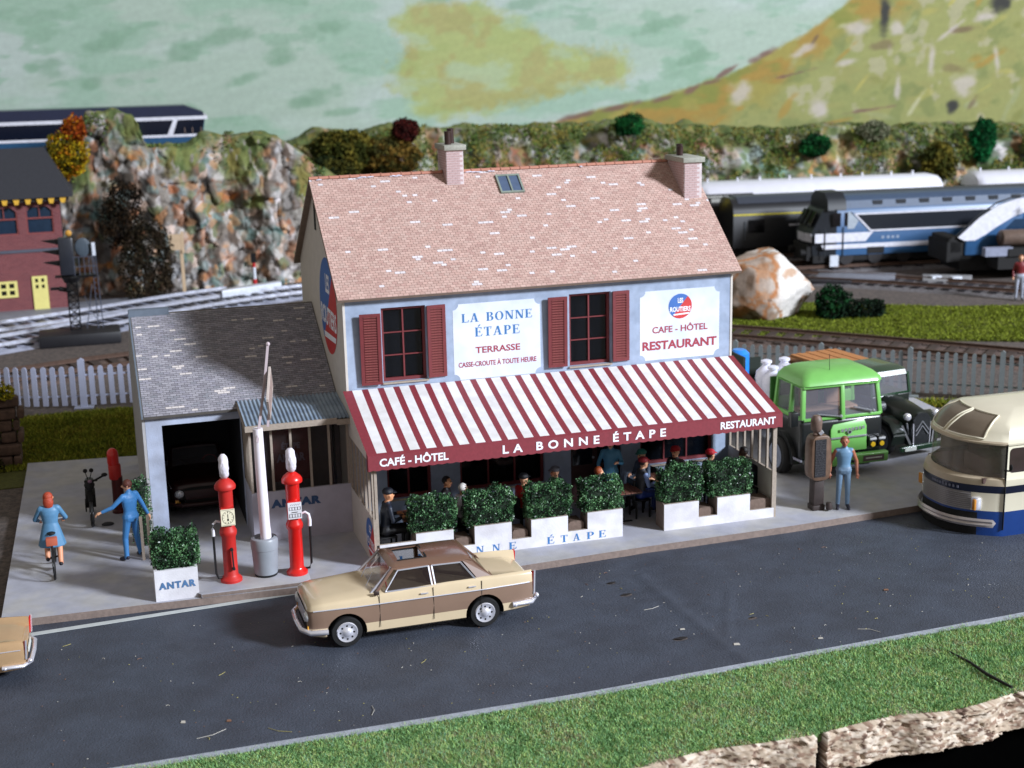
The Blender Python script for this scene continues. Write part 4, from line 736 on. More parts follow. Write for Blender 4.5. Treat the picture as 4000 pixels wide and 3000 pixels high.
MB().lathe([(.215, 0), (.225, .03), (.235, .06), (.262, .55), (.27, .56), (.275, .74), (.255, .78), (.20, .80), (.185, .74), (.02, .74)], (-2.18, -2.15, .087), 28).build('tub', mat('tub_grey', (.56, .58, .61), .4, var=.05), t, smooth=35)
MB().lathe([(.225, -.003), (.232, .045)], (-2.18, -2.15, .087), 28).build('tub_foot', BLK, t)
MB().tube([(-2.14, -2.15, .8), (-2.16, -2.15, 2.2), (-2.165, -2.15, 3.12)], [.11, .103, .097], 20).build('pole', mat('pole_white', (.92, .90, .93), .35, var=.03), t, smooth=50)
PB = mat('sign_brown', (.58, .50, .47), .7, var=.15, vs=12)
MB().bar((-2.20, -2.24, 2.86), (-1.98, -2.15, 3.98), .05, .03).bar((-1.98, -2.15, 3.98), (-1.86, -2.12, 4.77), .05, .05).sph((-1.86, -2.12, 4.77), .045, 8, 6).bar((-1.96, -2.1, 3.12), (-1.90, -2.1, 3.5), .05, .03).build('bracket', mat('bracket_pale', (.72, .66, .68), .6, var=.1), t)
u = Vector((.22, .97, 0)); c0 = Vector((-1.90, -2.12, 3.80)); dm = [c0+Vector((.03, 0, .50)), c0-u*.52+Vector((0, 0, -.02)), c0+Vector((-.03, 0, -.52)), c0+u*.52+Vector((0, 0, .02))]
MB().prism(dm, (.035, -.01, 0)).build('sign_plate', PB, t)
fb = MB()
for i in range(4): fb.bar(dm[i]+Vector((.018, 0, 0)), dm[(i+1) % 4]+Vector((.018, 0, 0)), .04, .05)
fb.build('frame', mat('frame_pale', (.74, .69, .66), .6), t)
# ANTAR planter
t = thing('planter', 'square white planter box lettered ANTAR at the pavement edge', 'planter', (-3.95, -2.35, 0))
b = MB().box(-4.37, -3.55, -2.68, -2.62, 0, .62, 0).box(-4.37, -3.55, -2.0, -1.94, 0, .62, 0).box(-4.37, -4.31, -2.6199, -2.0001, 0, .62, 0).box(-3.61, -3.55, -2.6199, -2.0001, 0, .62, 0).build('box', WHITE, t)
MB().box(-4.31, -3.61, -2.62, -2.0, .45, .5).build('soil', mat('soil', (.15, .12, .1), .95), t)
text('ANTAR', (-4.30, -2.684, .245), X, Z, .70, .125, mat('antar_ink', (.30, .45, .62), .7), t, .05, 1.2)
hedge(-4.36, -3.50, -2.62, -1.98, .60, 1.28, 'hedge growing in the square box lettered ANTAR', 230, n=10000, group=None)
hedge(-4.62, -4.22, .55, 1.15, .06, 1.40, 'green bush against the garage door post, behind the mechanic', 231, n=3600, group=None, name='bush')
tag(MB().box(-4.5, -4.44, -.25, -.2, 0, .95).box(-4.36, -4.30, -.22, -.17, 0, .95).build('trestle_legs', EDGE), 'two thin upright cream sticks behind the mechanic beside the box hedge', 'stand')
# third and fourth pumps
t = thing('petrol_pump', 'slim dark red petrol pump standing alone at the back of the forecourt, behind the moped', 'petrol pump', (-4.87, 3.2, 0))
MB().lathe([(.16, 0), (.16, .06), (.13, .08), (.125, .85)], (-4.83, 3.2, 0), 16).build('base', mat('pump_dark', (.30, .07, .08), .5, var=.3, vs=9), t, smooth=35)
MB().lathe([(.13, .8), (.14, .84), (.14, 1.12), (.125, 1.15)], (-4.86, 3.2, 0), 16).build('body', PRD, t, smooth=35)
MB().lathe([(.12, 1.14), (.13, 1.2), (.13, 1.36), (.12, 1.45), (.07, 1.51), (.02, 1.53)], (-4.88, 3.2, 0), 16).build('head', PR, t, smooth=50)
t = thing('petrol_pump', 'tall bronze brown petrol pump with black grille, left of the man in blue dungarees', 'petrol pump', (10.1, -2.2, 0))
BRZ = mat('bronze', (.40, .31, .25), .4, .1, var=.2, vs=8)
MB().box(9.94, 10.24, -2.33, -2.05, 0, .12).box(9.97, 10.22, -2.30, -2.06, .12, .76).cyl((10.28, -2.42, .03), (10.28, -2.42, .2), .07, n=12).build('base', mat('pump_base_dark', (.20, .16, .15), .6, var=.3), t, bevel=.02)  # base in a darker brown than the bronze body
P = [(9.86, -2.36, z) for z in ()]
MB().prism([(9.86+.24*(1-math.cos(a))if 0 else 10.1+.25*math.copysign(abs(math.cos(a))**.5, math.cos(a)), -2.36, 1.22+.52*math.copysign(abs(math.sin(a))**.45, math.sin(a))) for a in [2*PI*i/32 for i in range(32)]], (0, .34, 0)).build('body', BRZ, t, bevel=.03)
MB().box(9.93, 10.20, -2.375, -2.361, .80, 1.66).build('grille', mat('grille_black', (.10, .10, .12), .5, bump=.8, bs=50), t)
for k in range(14): MB().box(9.935, 10.195, -2.382, -2.376, .83+k*.058, .85+k*.058).build('grille_bar', mat('grille_bar', (.17, .16, .18), .5), t)
MB().lathe([(.06, 1.72), (.09, 1.76), (.06, 1.8), (.12, 1.86), (.13, 2.05), (.12, 2.12), (.07, 2.18)], (10.02, -2.22, 0), 16).build('head', mat('bronze_dull', (.42, .34, .30), .55, var=.25, vs=10), t, smooth=50)
MB().cyl((10.06, -2.3, 1.78), (10.12, -2.33, 1.84), .05, n=8).build('tap', CHR, t)
# ================================================================ ROAD VEHICLES
def bool_cut(me, cut):
    a = link('tmp', me); c = link('tmpc', cut); m = a.modifiers.new('b', 'BOOLEAN'); m.operation = 'DIFFERENCE'; m.solver = 'EXACT'; m.object = c
    bpy.context.view_layer.update(); dg = bpy.context.evaluated_depsgraph_get(); r = bpy.data.meshes.new_from_object(a.evaluated_get(dg))
    bpy.data.objects.remove(a); bpy.data.objects.remove(c); r.shade_smooth(); r.set_sharp_from_angle(angle=R(52)); return r
TYRE = mat('tyre', (.07, .07, .075), .6, var=.1, vs=20); CGL = mat('car_glass', (.16, .13, .13), .05, alpha=.5, var=0); WINS = mat('windscreen', (.5, .5, .54), .05, alpha=.28, var=0); SEAT = mat('seat_red', (.36, .14, .13), .6); CHR2 = mat('chrome_dull', (.80, .80, .84), .3, .45, var=0)
LAMP = mat('headlamp', (.85, .86, .88), .1, .3, var=0); REDL = mat('tail_lamp', (.75, .08, .08), .15, var=0); BLKM = mat('arch_black', (.04, .04, .04), .8); PLATE = mat('plate_pale', (.80, .82, .80), .5)
def sedan(label, cream, brown, roofm, hoodm=None, sunroof=True):
    """local: nose toward -x, ground z=0, centre at the origin"""
    t = thing('car', label, 'car'); hoodm = hoodm or cream
    # x, zb, w, zs(shoulder), zc(hood centre)
    st = [(-2.10, .36, .52, .74, .72), (-2.08, .28, .60, .80, .79), (-2.0, .24, .655, .855, .84), (-1.8, .20, .68, .875, .865), (-1.3, .19, .70, .90, .90), (-.85, .19, .70, .935, .925), (-.3, .19, .70, .965, .93), (.5, .19, .70, .985, .93), (1.1, .19, .70, .985, .935), (1.4, .20, .695, .975, .90), (1.8, .22, .675, .97, .855), (2.05, .24, .65, .965, .80), (2.12, .30, .63, .96, .74)]
    b = MB(); RR = []
    for x, zb, w_, zs, zc in st:
        h = [(w_-.1, zb), (w_-.01, zb+.06), (w_, .42), (w_+.012, .58), (w_, .75), (w_-.012, zs-.05), (w_-.04, zs-.012), (w_-.08, zs), (w_-.16, zc+.035*min(1, 1)), (w_*.5, zc+.05), (0, zc+.055)]
        h = [(y, min(z, 9) if z >= zb else zb+.01*i) for i, (y, z) in enumerate(h)]
        RR.append([(x, -y, z) for y, z in h]+[(x, y, z) for y, z in h[-2::-1]])
    n = len(RR[0]); V = [p for r in RR for p in r]; F = []; MI = []
    mi_of = lambda j: {0: 0, 1: 0, 2: 1, 3: 1}.get(min(j, n-2-j), 0)
    for i in range(len(RR)-1):
        for j in range(n):
            k = (j+1) % n; F.append((i*n+j, i*n+k, (i+1)*n+k, (i+1)*n+j)); MI.append(2 if j == n-1 else (mi_of(j) if j < n-1 else 2))
    F += [tuple(range(n-1, -1, -1)), tuple((len(RR)-1)*n+j for j in range(n))]; MI += [2, 1]
    b.v, b.f, b.m = V, F, MI; me = b.mesh('body', [cream, brown, BLKM])
    cut = MB()
    for x in (-1.41, 1.17):
        for y in (-1, 1): cut.cyl((x, y*.45, .29), (x, y*.9, .29), .365, n=28)
    cm = cut.mesh('cut', [cream, brown, BLKM])
    for p in cm.polygons: p.material_index = 2
    body = link('body', bool_cut(me, cm), t)
    MB().box(-1.9, 1.9, -.44, .44, .16, .3).build('floor_pan', BLKM, t)
    for y in (-1, 1):
        MB().tube([(-2.0, y*.668, .76), (-1.3, y*.712, .76), (0, y*.716, .76), (1.2, y*.713, .76), (2.05, y*.66, .76)], .011, 6).build('trim', CHR2, t)
        for x in (-.80, .20, 1.10): MB().bar((x, y*.713, .32), (x+.02*(x > 1), y*.70, .93), .008, .008).build('door_seam', BLKM, body)
        for x in (.02, .92): MB().box(x-.06, x+.08, y*.715-.012, y*.715+.012, .835, .855).build('door_handle', CHR, body)
    # wheels
    for x in (-1.41, 1.17):
        for y in (-1, 1):
            w_ = MB().lathe([(.18, -.075), (.27, -.075), (.285, -.055), (.29, 0), (.285, .055), (.27, .075), (.18, .075)], (x, y*.61, .29), 28, 0, 'y').build('wheel', TYRE, t, smooth=40)
            MB().lathe([(r_, h_*(1 if y > 0 else -1)) for r_, h_ in ((.19, .06), (.195, .08), (.18, .096), (.145, .086), (.10, .084), (.07, .108), (.03, .122), (.005, .124))], (x, y*.61, .29), 24, 0, 'y').build('hubcap', CHR, w_, smooth=50)
            hb = MB()
            for k in range(8): a = 2*PI*k/8; hb.sph((x+.125*math.cos(a), y*.697, .29+.125*math.sin(a)), (.02, .006, .02), 6, 4)
            hb.build('slot', BLKM, w_)
    # greenhouse
    A0, A1, C0, C1 = (-.88, .60, .93), (-.50, .53, 1.33), (.84, .53, 1.34), (1.30, .58, .93)
    for y in (-1, 1):
        pl = lambda p: (p[0], p[1]*y, p[2]); pm = lambda x, z: (x, y*(.66-.12*(z-.93)/.4), z)
        MB().bar(pl((-.86, .61, .92)), pl((-.50, .535, 1.34)), .05, .05).build('pillar', roofm, t)
        b = MB(); gl = MB()
        for P in ([(-.68, .95), (-.42, 1.29), (.155, 1.30), (.19, .95)], [(.25, .95), (.215, 1.30), (.76, 1.29), (1.02, .95)]):
            for i in range(4): b.bar(pm(*P[i]), pm(*P[(i+1) % 4]), .028, .022)
            q = [Vector(pm(*p)) for p in P]; gl.prism(q, (0, -y*.006, 0))
        b.build('window_frame', CHR, t); gl.build('side_window', CGL, t)
        q = [pm(.80, 1.31), pm(1.07, .94), (1.38, y*.60, .93), (1.12, y*.56, 1.14), (.92, y*.52, 1.33)]
        MB().prism(q, (0, -y*.05, 0)).prism([pm(.78, 1.30), pm(.9, 1.33), pm(-.55, 1.34), pm(-.45, 1.30)], (0, -y*.04, 0)).prism([pm(.19, .94), pm(.25, .94), pm(.215, 1.31), pm(.155, 1.31)], (0, -y*.03, 0)).build('pillar', roofm, t)
    MB().prism([(-.92, -.55, .94), (-.92, .55, .94), (-.54, .49, 1.31), (-.54, -.49, 1.31)], (.008, 0, 0)).build('windscreen', WINS, t)
    fr = MB(); W = [(-.93, -.58, .935), (-.93, .58, .935), (-.53, .51, 1.325), (-.53, -.51, 1.325)]
    for i in range(4): fr.bar(W[i], W[(i+1) % 4], .03, .03)
    fr.build('windscreen_frame', CHR2, t)
    for y in (-.3, .15): MB().bar((-.965, y, .955), (-.78, y+.26, 1.11), .012, .01).build('wiper', CHR2, t)
    MB().prism([(1.33, -.54, .95), (1.33, .54, .95), (.96, .47, 1.31), (.96, -.47, 1.31)], (-.008, 0, 0)).build('rear_window', CGL, t)
    fr = MB(); W = [(1.35, -.57, .94), (1.35, .57, .94), (.95, .50, 1.33), (.95, -.50, 1.33)]
    for i in range(4): fr.bar(W[i], W[(i+1) % 4], .035, .03)
    fr.build('rear_frame', roofm, t)
    # roof with sunroof opening
    xs = np.linspace(-.56, .98, 23); ys = np.linspace(-.54, .54, 19)
    z_ = lambda x, y: 1.335+.075*(1-(y/.54)**2)**.6*(1-.35*((x-.2)/.78)**4)*(1 if abs(y) < .5399 else 0) if abs(y) < .539 else 1.33
    V = [(x, y, z_(x, y)-(.03 if x < -.55 or x > .97 else 0)) for x in xs for y in ys]; V2 = [(x, y, z-.02) for x, y, z in V]; N2 = len(V); F = []; ny = len(ys)
    hole = lambda i, j: sunroof and -.34 < (xs[i]+xs[i+1])/2 < .16 and abs((ys[j]+ys[j+1])/2) < .33
    for i in range(22):
        for j in range(18):
            if hole(i, j): continue
            a = i*ny+j; F.append((a, a+1, a+ny+1, a+ny)); F.append((N2+a, N2+a+ny, N2+a+ny+1, N2+a+1))
            for (di, dj, e0, e1) in ((-1, 0, a, a+1), (1, 0, a+ny+1, a+ny), (0, -1, a+ny, a), (0, 1, a+1, a+ny+1)):
                ii, jj = i+di, j+dj
                if not (0 <= ii < 22 and 0 <= jj < 18) or hole(ii, jj): F.append((e0, N2+e0, N2+e1, e1))
    rb = MB(); rb.add(V+V2, F); rb.build('roof', roofm, t, smooth=40)
    if sunroof: MB().box(-.36, .18, -.345, -.325, 1.33, 1.405).box(-.36, .18, .325, .345, 1.33, 1.40).box(.16, .19, -.32, .32, 1.36, 1.408).build('sunroof_rim', BLKM, t)
    st_ = MB()
    for y in (-.3, .3): st_.box(-.25, .2, y-.24, y+.24, .5, .72).box(.15, .3, y-.22, y+.22, .6, 1.12)
    st_.box(.65, 1.1, -.55, .55, .5, .72).box(1.0, 1.15, -.5, .5, .6, 1.08); st_.build('seats', SEAT, t, bevel=.04)
    MB().tube([(-.62, -.33+.17*math.cos(a), .93+.17*math.sin(a)) for a in [2*PI*i/14 for i in range(15)]], .012, 5).build('steering_wheel', mat('wheel_red', (.66, .10, .10), .4), t)
    MB().box(-.80, -.68, -.55, .55, .8, .95).build('dashboard', mat('dash', (.45, .42, .42), .6), t)
    # nose
    MB().prism([(-2.115, -.36, .46), (-2.115, .36, .46), (-2.10, .40, .70), (-2.10, -.40, .70)], (.03, 0, 0)).build('grille', CHR2, t, bevel=.01)
    for y in (-1, 1):
        MB().lathe([(.005, -.05), (.07, -.045), (.10, -.015), (.11, .02)], (-2.09, y*.50, .62), 18, 0, 'x').build('headlight', LAMP, t, smooth=60)
        MB().box(-2.10, -1.98, y*.5-.10, y*.5+.10, .40, .47).build('indicator', mat('amber', (.85, .62, .25), .2), t)
        MB().prism([(2.135, y*.63, .56), (2.135, y*.52, .56), (2.155, y*.55, .93), (2.155, y*.635, .95)], (-.03, 0, 0)).build('tail_light', REDL, t)
        MB().bar((2.14, y*.645, .52), (2.16, y*.63, .97), .03, .03).build('fin_trim', CHR, t)
    MB().tube([(-1.75, -.72, .36), (-2.05, -.68, .36), (-2.19, -.45, .36), (-2.21, 0, .36), (-2.19, .45, .36), (-2.05, .68, .36), (-1.75, .72, .36)], .05, 10).build('bumper', CHR, t, smooth=60)
    MB().tube([(1.7, -.70, .38), (2.08, -.68, .38), (2.2, -.5, .38), (2.22, 0, .38), (2.2, .5, .38), (2.08, .68, .38), (1.7, .70, .38)], .045, 10).sph((2.2, -.60, .46), .05).sph((1.75, -.70, .37), .05).build('bumper', CHR, t, smooth=60)
    MB().box(2.14, 2.16, -.24, .24, .48, .60).build('plate', PLATE, t)
    MB().box(-.90, -.80, -.735, -.69, .93, 1.0).build('mirror', mat('mirror_dark', (.2, .15, .14), .4), t, bevel=.015)
    return t
CREAM = mat('car_cream', (.81, .735, .61), .25, var=.03, vs=3, coat=.5); BRN = mat('car_brown', (.52, .425, .36), .3, var=.03, vs=3, coat=.5); RBR = mat('roof_brown', (.44, .33, .27), .2, var=.03, coat=.5)
c1 = sedan('two tone cream and brown saloon car with open sunroof driving on the road', CREAM, BRN, RBR); c1.location = (.2, -4.99, -.147); c1.rotation_euler = (0, 0, R(.5))
GOLD = mat('car_gold', (.74, .61, .46), .22, .25, var=.03, coat=.5)
c2 = sedan('beige metallic saloon car of which only the tail shows at the lower left edge', GOLD, GOLD, GOLD, sunroof=False); c2.location = (-8.62, -4.42, -.147); c2.scale = (.92, .95, .74); c2.rotation_euler = (0, 0, R(-3))
DRC = mat('car_dark_red', (.17, .04, .045), .45, var=.05, coat=.3)
c3 = sedan('dark red saloon car parked inside the unlit garage', DRC, DRC, DRC, sunroof=False); c3.location = (-3.02, 4.3, 0); c3.rotation_euler = (0, 0, PI/2); c3.scale = (1, 1, .92)
for k in kids(c3):
    if k.name.split('.')[0] in ('bumper', 'grille', 'windscreen_frame', 'wiper', 'fin_trim'): k.data = k.data.copy(); k.data.materials[0] = mat('chrome_shaded', (.20, .10, .10), .5, var=.1)  # brightwork of this car darkened in colour for the unlit garage
# ---------------------------------------------------------------- green lorry
LGR = mat('lorry_green', (.44, .69, .35), .35, var=.05, vs=4, coat=.3); LBK = mat('lorry_black', (.07, .085, .09), .35, var=.1, coat=.3); DKG = mat('board_dark', (.07, .12, .09), .6); SIL = mat('silver', (.74, .75, .78), .3, .7, var=.05)
t = thing('lorry', 'bright green and black lorry with split windscreen parked right of the cafe', 'lorry', (11.8, .3, 0))
def rbox(x0, x1, y0, y1, z0, z1, bev, name, m, par): return MB().box(x0, x1, y0, y1, z0, z1).build(name, m, par, bevel=bev, seg=3)
# cab shell: lower black body, corner fenders
rbox(10.72, 12.92, -.22, 1.25, .45, 1.44, .10, 'cab_body', LBK, t)
MB().prism([(11.50, -.30, .62), (12.46, -.30, .62), (12.46, -.27, 1.20), (12.40, -.22, 1.38), (11.58, -.22, 1.30), (11.50, -.27, 1.18)], (0, .12, 0)).build('front_panel', LGR, t, bevel=.02)
MB().prism([(11.50, -.23, 1.24), (12.50, -.23, 1.33), (12.50, -.10, 1.47), (11.50, -.10, 1.40)], (0, .3, 0)).build('bonnet_lip', LBK, t, bevel=.03)
MB().box(11.48, 12.44, -.325, -.303, .96, 1.0).build('trim', SIL, t)
lb = MB()
for i, x in enumerate(np.linspace(11.78, 12.34, 7)): lb.box(x-.028, x+.028, -.316, -.301, 1.12+.005*i, 1.19+.005*i)
lb.build('badge_letters', SIL, t)
MB().prism([(11.98, -.312, 1.03), (12.05, -.312, 1.10), (11.98, -.312, 1.17), (11.91, -.312, 1.10)], (0, .01, 0)).build('emblem', SIL, t)
MB().prism([(11.98, -.3135, 1.055), (12.02, -.3135, 1.10), (11.98, -.3135, 1.145), (11.94, -.3135, 1.10)], (0, .001, 0)).build('emblem_centre', LBK, t)
rbox(10.85, 13.0, -.42, -.24, .30, .56, .05, 'bumper', LGR, t)
MB().box(12.30, 12.86, -.435, -.421, .36, .50).build('plate', mat('plate_brown', (.36, .30, .32), .5), t)
MB().box(12.36, 12.80, -.439, -.436, .42, .45).build('plate_marks', PLATE, t); MB().box(11.98, 12.12, -.43, -.42, .36, .43).build('bumper_slot', LBK, t)
for x in (12.60, 12.84, 10.95, 11.2):
    MB().box(x-.10, x+.10, -.33, -.22, .66, .92).build('headlight_housing', LBK, t, bevel=.02)
    MB().cyl((x, -.36, .74), (x, -.33, .74), .06, n=14).build('fog_light', mat('fog_yellow', (.92, .75, .18), .15), t); MB().box(x-.09, x+.09, -.36, -.33, .84, .90).build('headlight', LAMP, t, bevel=.02)
# upper cab: pillars, roof, glass
fr = MB(); zb, zt = 1.44, 2.24
for a, b_ in (((10.80, -.16, zb), (10.84, -.08, zt)), ((12.86, -.16, zb), (12.78, -.08, zt)), ((11.82, -.24, zb-.03), (11.82, -.14, zt)), ((10.78, 1.2, zb), (10.84, 1.15, zt)), ((12.9, 1.2, zb), (12.8, 1.15, zt)), ((10.79, .42, zb), (10.84, .42, zt))): fr.bar(a, b_, .10, .09)
fr.bar((10.80, -.14, zt), (12.82, -.14, zt), .09, .07).bar((10.84, -.08, zt), (10.84, 1.15, zt), .08).bar((10.80, -.18, zb+.02), (12.86, -.18, zb+.02), .07).bar((10.80, -.1, zb+.02), (10.80, 1.2, zb+.02), .09).bar((12.82, -.1, zt), (12.82, 1.15, zt), .08)
fr.box(10.82, 12.84, 1.14, 1.19, 1.44, 1.75).box(10.82, 12.84, 1.14, 1.19, 2.05, 2.25); fr.build('cab_frame', LGR, t, bevel=.012)
MB().prism([(10.86, -.17, 1.49), (11.78, -.21, 1.49), (11.78, -.14, 2.20), (10.88, -.10, 2.20)], (0, .01, 0)).prism([(11.86, -.21, 1.49), (12.80, -.17, 1.49), (12.76, -.10, 2.20), (11.86, -.14, 2.20)], (0, .01, 0)).build('windscreen', WINS, t)
MB().prism([(10.80, -.10, 1.49), (10.80, .38, 1.49), (10.83, .38, 2.20), (10.83, -.04, 2.20)], (.01, 0, 0)).prism([(10.80, .47, 1.49), (10.80, 1.12, 1.49), (10.83, 1.12, 2.20), (10.83, .47, 2.20)], (.01, 0, 0)).build('side_window', WINS, t)
rs = []
for k, (zz, ins, fw) in enumerate([(2.22, 0, 0), (2.28, -.05, -.07), (2.36, -.03, -.04), (2.48, .10, .10), (2.56, .26, .26), (2.60, .5, .5)]):
    x0, x1, y0, y1 = 10.80+ins, 12.86-ins, -.16+fw, 1.22-ins*.5; r = .18; P = []
    for cx, cy, a0 in ((x0+r, y0+r, PI), (x1-r, y0+r, 1.5*PI), (x1-r, y1-r, 0), (x0+r, y1-r, .5*PI)):
        for j in range(5): a = a0+PI/2*j/4; P.append((cx+r*math.cos(a), cy+r*math.sin(a), zz))
    rs.append(P)
MB().rings(rs).build('roof', LGR, t, smooth=50)
MB().box(11.0, 12.7, .55, 1.05, 1.0, 1.5).box(11.3, 11.8, .9, 1.05, 1.5, 2.0).box(12.0, 12.5, .9, 1.05, 1.5, 2.0).build('seats', mat('seat_tan', (.60, .47, .38), .7), t, bevel=.05)
for a, b_ in (((11.75, -.27, 1.50), (11.15, -.25, 1.60)), ((12.62, -.26, 1.56), (12.10, -.25, 1.70))): MB().bar(a, b_, .05, .02).sph((a[0], -.27, a[2]), .045, 8, 6).build('wiper', SIL, t)
MB().bar((10.82, -.2, 1.45), (10.55, -.32, 1.52), .03).box(10.36, 10.55, -.42, -.26, 1.40, 1.74).build('mirror', LBK, t, bevel=.02)
MB().cyl((11.62, .1, 2.45), (11.60, .1, 2.95), .007, n=5).build('antenna', LBK, t)
RIMB = mat('rim_grey', (.50, .53, .60), .5)
for x, s in ((10.62, -1), (12.95, 1)):
    for y in (.55, 4.4):
        w_ = MB().lathe([(.25, -.14), (.40, -.14), (.44, -.10), (.45, 0), (.44, .10), (.40, .14), (.25, .14)], (x, y, .45), 26, 0, 'x').build('wheel', TYRE, t, smooth=40)
        MB().lathe([(.30, s*.12), (.31, s*.155), (.27, s*.165), (.24, s*.145), (.10, s*.145), (.09, s*.19), (.02, s*.20)], (x, y, .45), 22, 0, 'x').build('rim', RIMB, w_, smooth=50)
arch = [(10.60, .55+.62*math.cos(a), .42+.62*math.sin(a)) for a in np.linspace(-.1, PI+.1, 16)]
MB().prism(arch+[(10.60, .55+.50*math.cos(a), .42+.50*math.sin(a)) for a in np.linspace(PI+.1, -.1, 16)], (.25, 0, 0)).box(10.70, 10.85, 1.0, 1.25, .5, 1.4).build('mudguard', LBK, t, smooth=30)
MB().prism([(10.72, -.25, .46), (10.62, -.05, .50), (10.72, .1, .42), (10.9, -.2, .36)], (0, 0, .06)).build('step', mat('step_grey', (.6, .6, .66), .4), t)
MB().box(10.75, 12.85, 1.30, 6.2, .85, .95).box(11.2, 12.4, .3, 6.1, .5, .8).build('chassis', LBK, t)
MB().box(10.70, 12.90, 1.30, 1.36, .95, 2.20).build('headboard', mat('board_green', (.20, .40, .16), .6), t)
MB().box(10.66, 10.72, 2.75, 6.2, .95, 2.38).box(10.72, 12.86, 6.14, 6.2, .95, 1.5).build('bed_side', DKG, t); MB().box(10.68, 10.73, 1.36, 2.74, .95, 1.35).build('bed_side', LGR, t)
CH_ = mat('churn_white', (.86, .86, .92), .35)
for i, (x, y, lab) in enumerate([(10.98, 1.75, 'leftmost white milk churn on the green lorry bed, beside the awning corner'), (11.35, 1.72, 'white milk churn just behind the green lorry cab'), (11.05, 2.25, 'white milk churn in the rear row, against the dark board'), (11.55, 2.25, 'white milk churn partly hidden by the green cab roof')]):
    tag(MB().lathe([(.18, 0), (.19, .04), (.19, .55), (.24, .62), (.28, .78), (.25, .95), (.15, 1.05), (.10, 1.10), (.10, 1.16), (.14, 1.17), (.14, 1.22), (.06, 1.25), (.01, 1.25)], (0, 0, 0), 20).build('milk_churn', CH_, smooth=40), lab, 'churn', 'white milk churns on the green lorry').location = (x, y, 1.12+.02*i)
MB().box(10.74, 12.85, 1.37, 2.74, .951, 1.119).build('bed_planks', mat('bed_wood', (.62, .50, .38), .8), t)
tag(MB().cyl((10.95, 3.6, 1.0), (10.95, 3.6, 2.30), .27, n=20).cyl((10.95, 3.6, 2.30), (10.95, 3.6, 2.40), .27, .16, n=20).build('drum', mat('drum_blue', (.16, .50, .86), .3, coat=.3), smooth=40), 'bright blue drum standing on the lorry bed just behind the cafe corner', 'drum')
# ---------------------------------------------------------------- dark vintage lorry (local frame, nose toward -y)
VG = mat('vintage_green', (.10, .22, .14), .25, var=.05, coat=.5); VB = mat('vintage_black', (.045, .085, .06), .35, coat=.15)
t = thing('lorry', 'vintage dark green and black lorry with chevron grille behind the bright green lorry', 'lorry')
rb = MB(); rb.rings([[(x*w_, y, z0+(z1-z0)*zz) for x, zz in ((-1, 0), (-1, .55), (-.8, .85), (-.45, 1), (.45, 1), (.8, .85), (1, .55), (1, 0))] for y, w_, z0, z1 in ((0, .28, .28, 1.12), (.08, .30, .28, 1.20), (.6, .38, .4, 1.28), (1.2, .50, .45, 1.34), (1.35, .52, .45, 1.36))]); rb.build('bonnet', VB, t, smooth=45)
rbox(-.62, .62, 1.3, 2.6, .5, 1.38, .06, 'cab_lower', VB, t)
rs = [[(x*w_, y0+(2.6-y0)*yy, z) for x, yy in ((-1, .12), (-.85, 0), (.85, 0), (1, .12), (1, 1), (-1, 1))] for z, w_, y0 in ((1.86, .62, 1.36), (1.98, .60, 1.42), (2.05, .50, 1.6), (2.07, .35, 1.8))]
MB().rings(rs).build('cab_roof', VG, t, smooth=40)
f2 = MB()
for x in (-.6, .6): f2.bar((x, 1.32, 1.36), (x*.97, 1.42, 1.9), .06).bar((x, 2.57, 1.36), (x, 2.57, 1.9), .07)
f2.bar((-.6, 1.33, 1.38), (.6, 1.33, 1.38), .05).box(-.58, .58, 2.54, 2.59, 1.36, 1.88); f2.build('cab_frame', VG, t)
MB().prism([(-.57, 1.33, 1.40), (.57, 1.33, 1.40), (.55, 1.41, 1.86), (-.55, 1.41, 1.86)], (0, .01, 0)).build('windscreen', WINS, t)
gm = MB().prism([(-.24, -.015, .32), (.24, -.015, .32), (.27, -.015, 1.0), (.14, -.015, 1.15), (-.14, -.015, 1.15), (-.27, -.015, 1.0)], (0, .04, 0)).build('grille', mat('grille_dark', (.14, .15, .16), .35, .5, bump=.6, bs=60), t)
cv = MB()
for z in (.76, .88): cv.bar((-.2, -.03, z-.18), (0, -.03, z+.07), .04, .02).bar((.2, -.03, z-.18), (0, -.03, z+.07), .04, .02)
cv.build('chevron', SIL, gm)
gr_ = MB()
for x in (-.25, .25): gr_.bar((x, -.02, .34), (x*1.08, -.02, .9), .025)
gr_.build('grille_rim', CHR, gm)
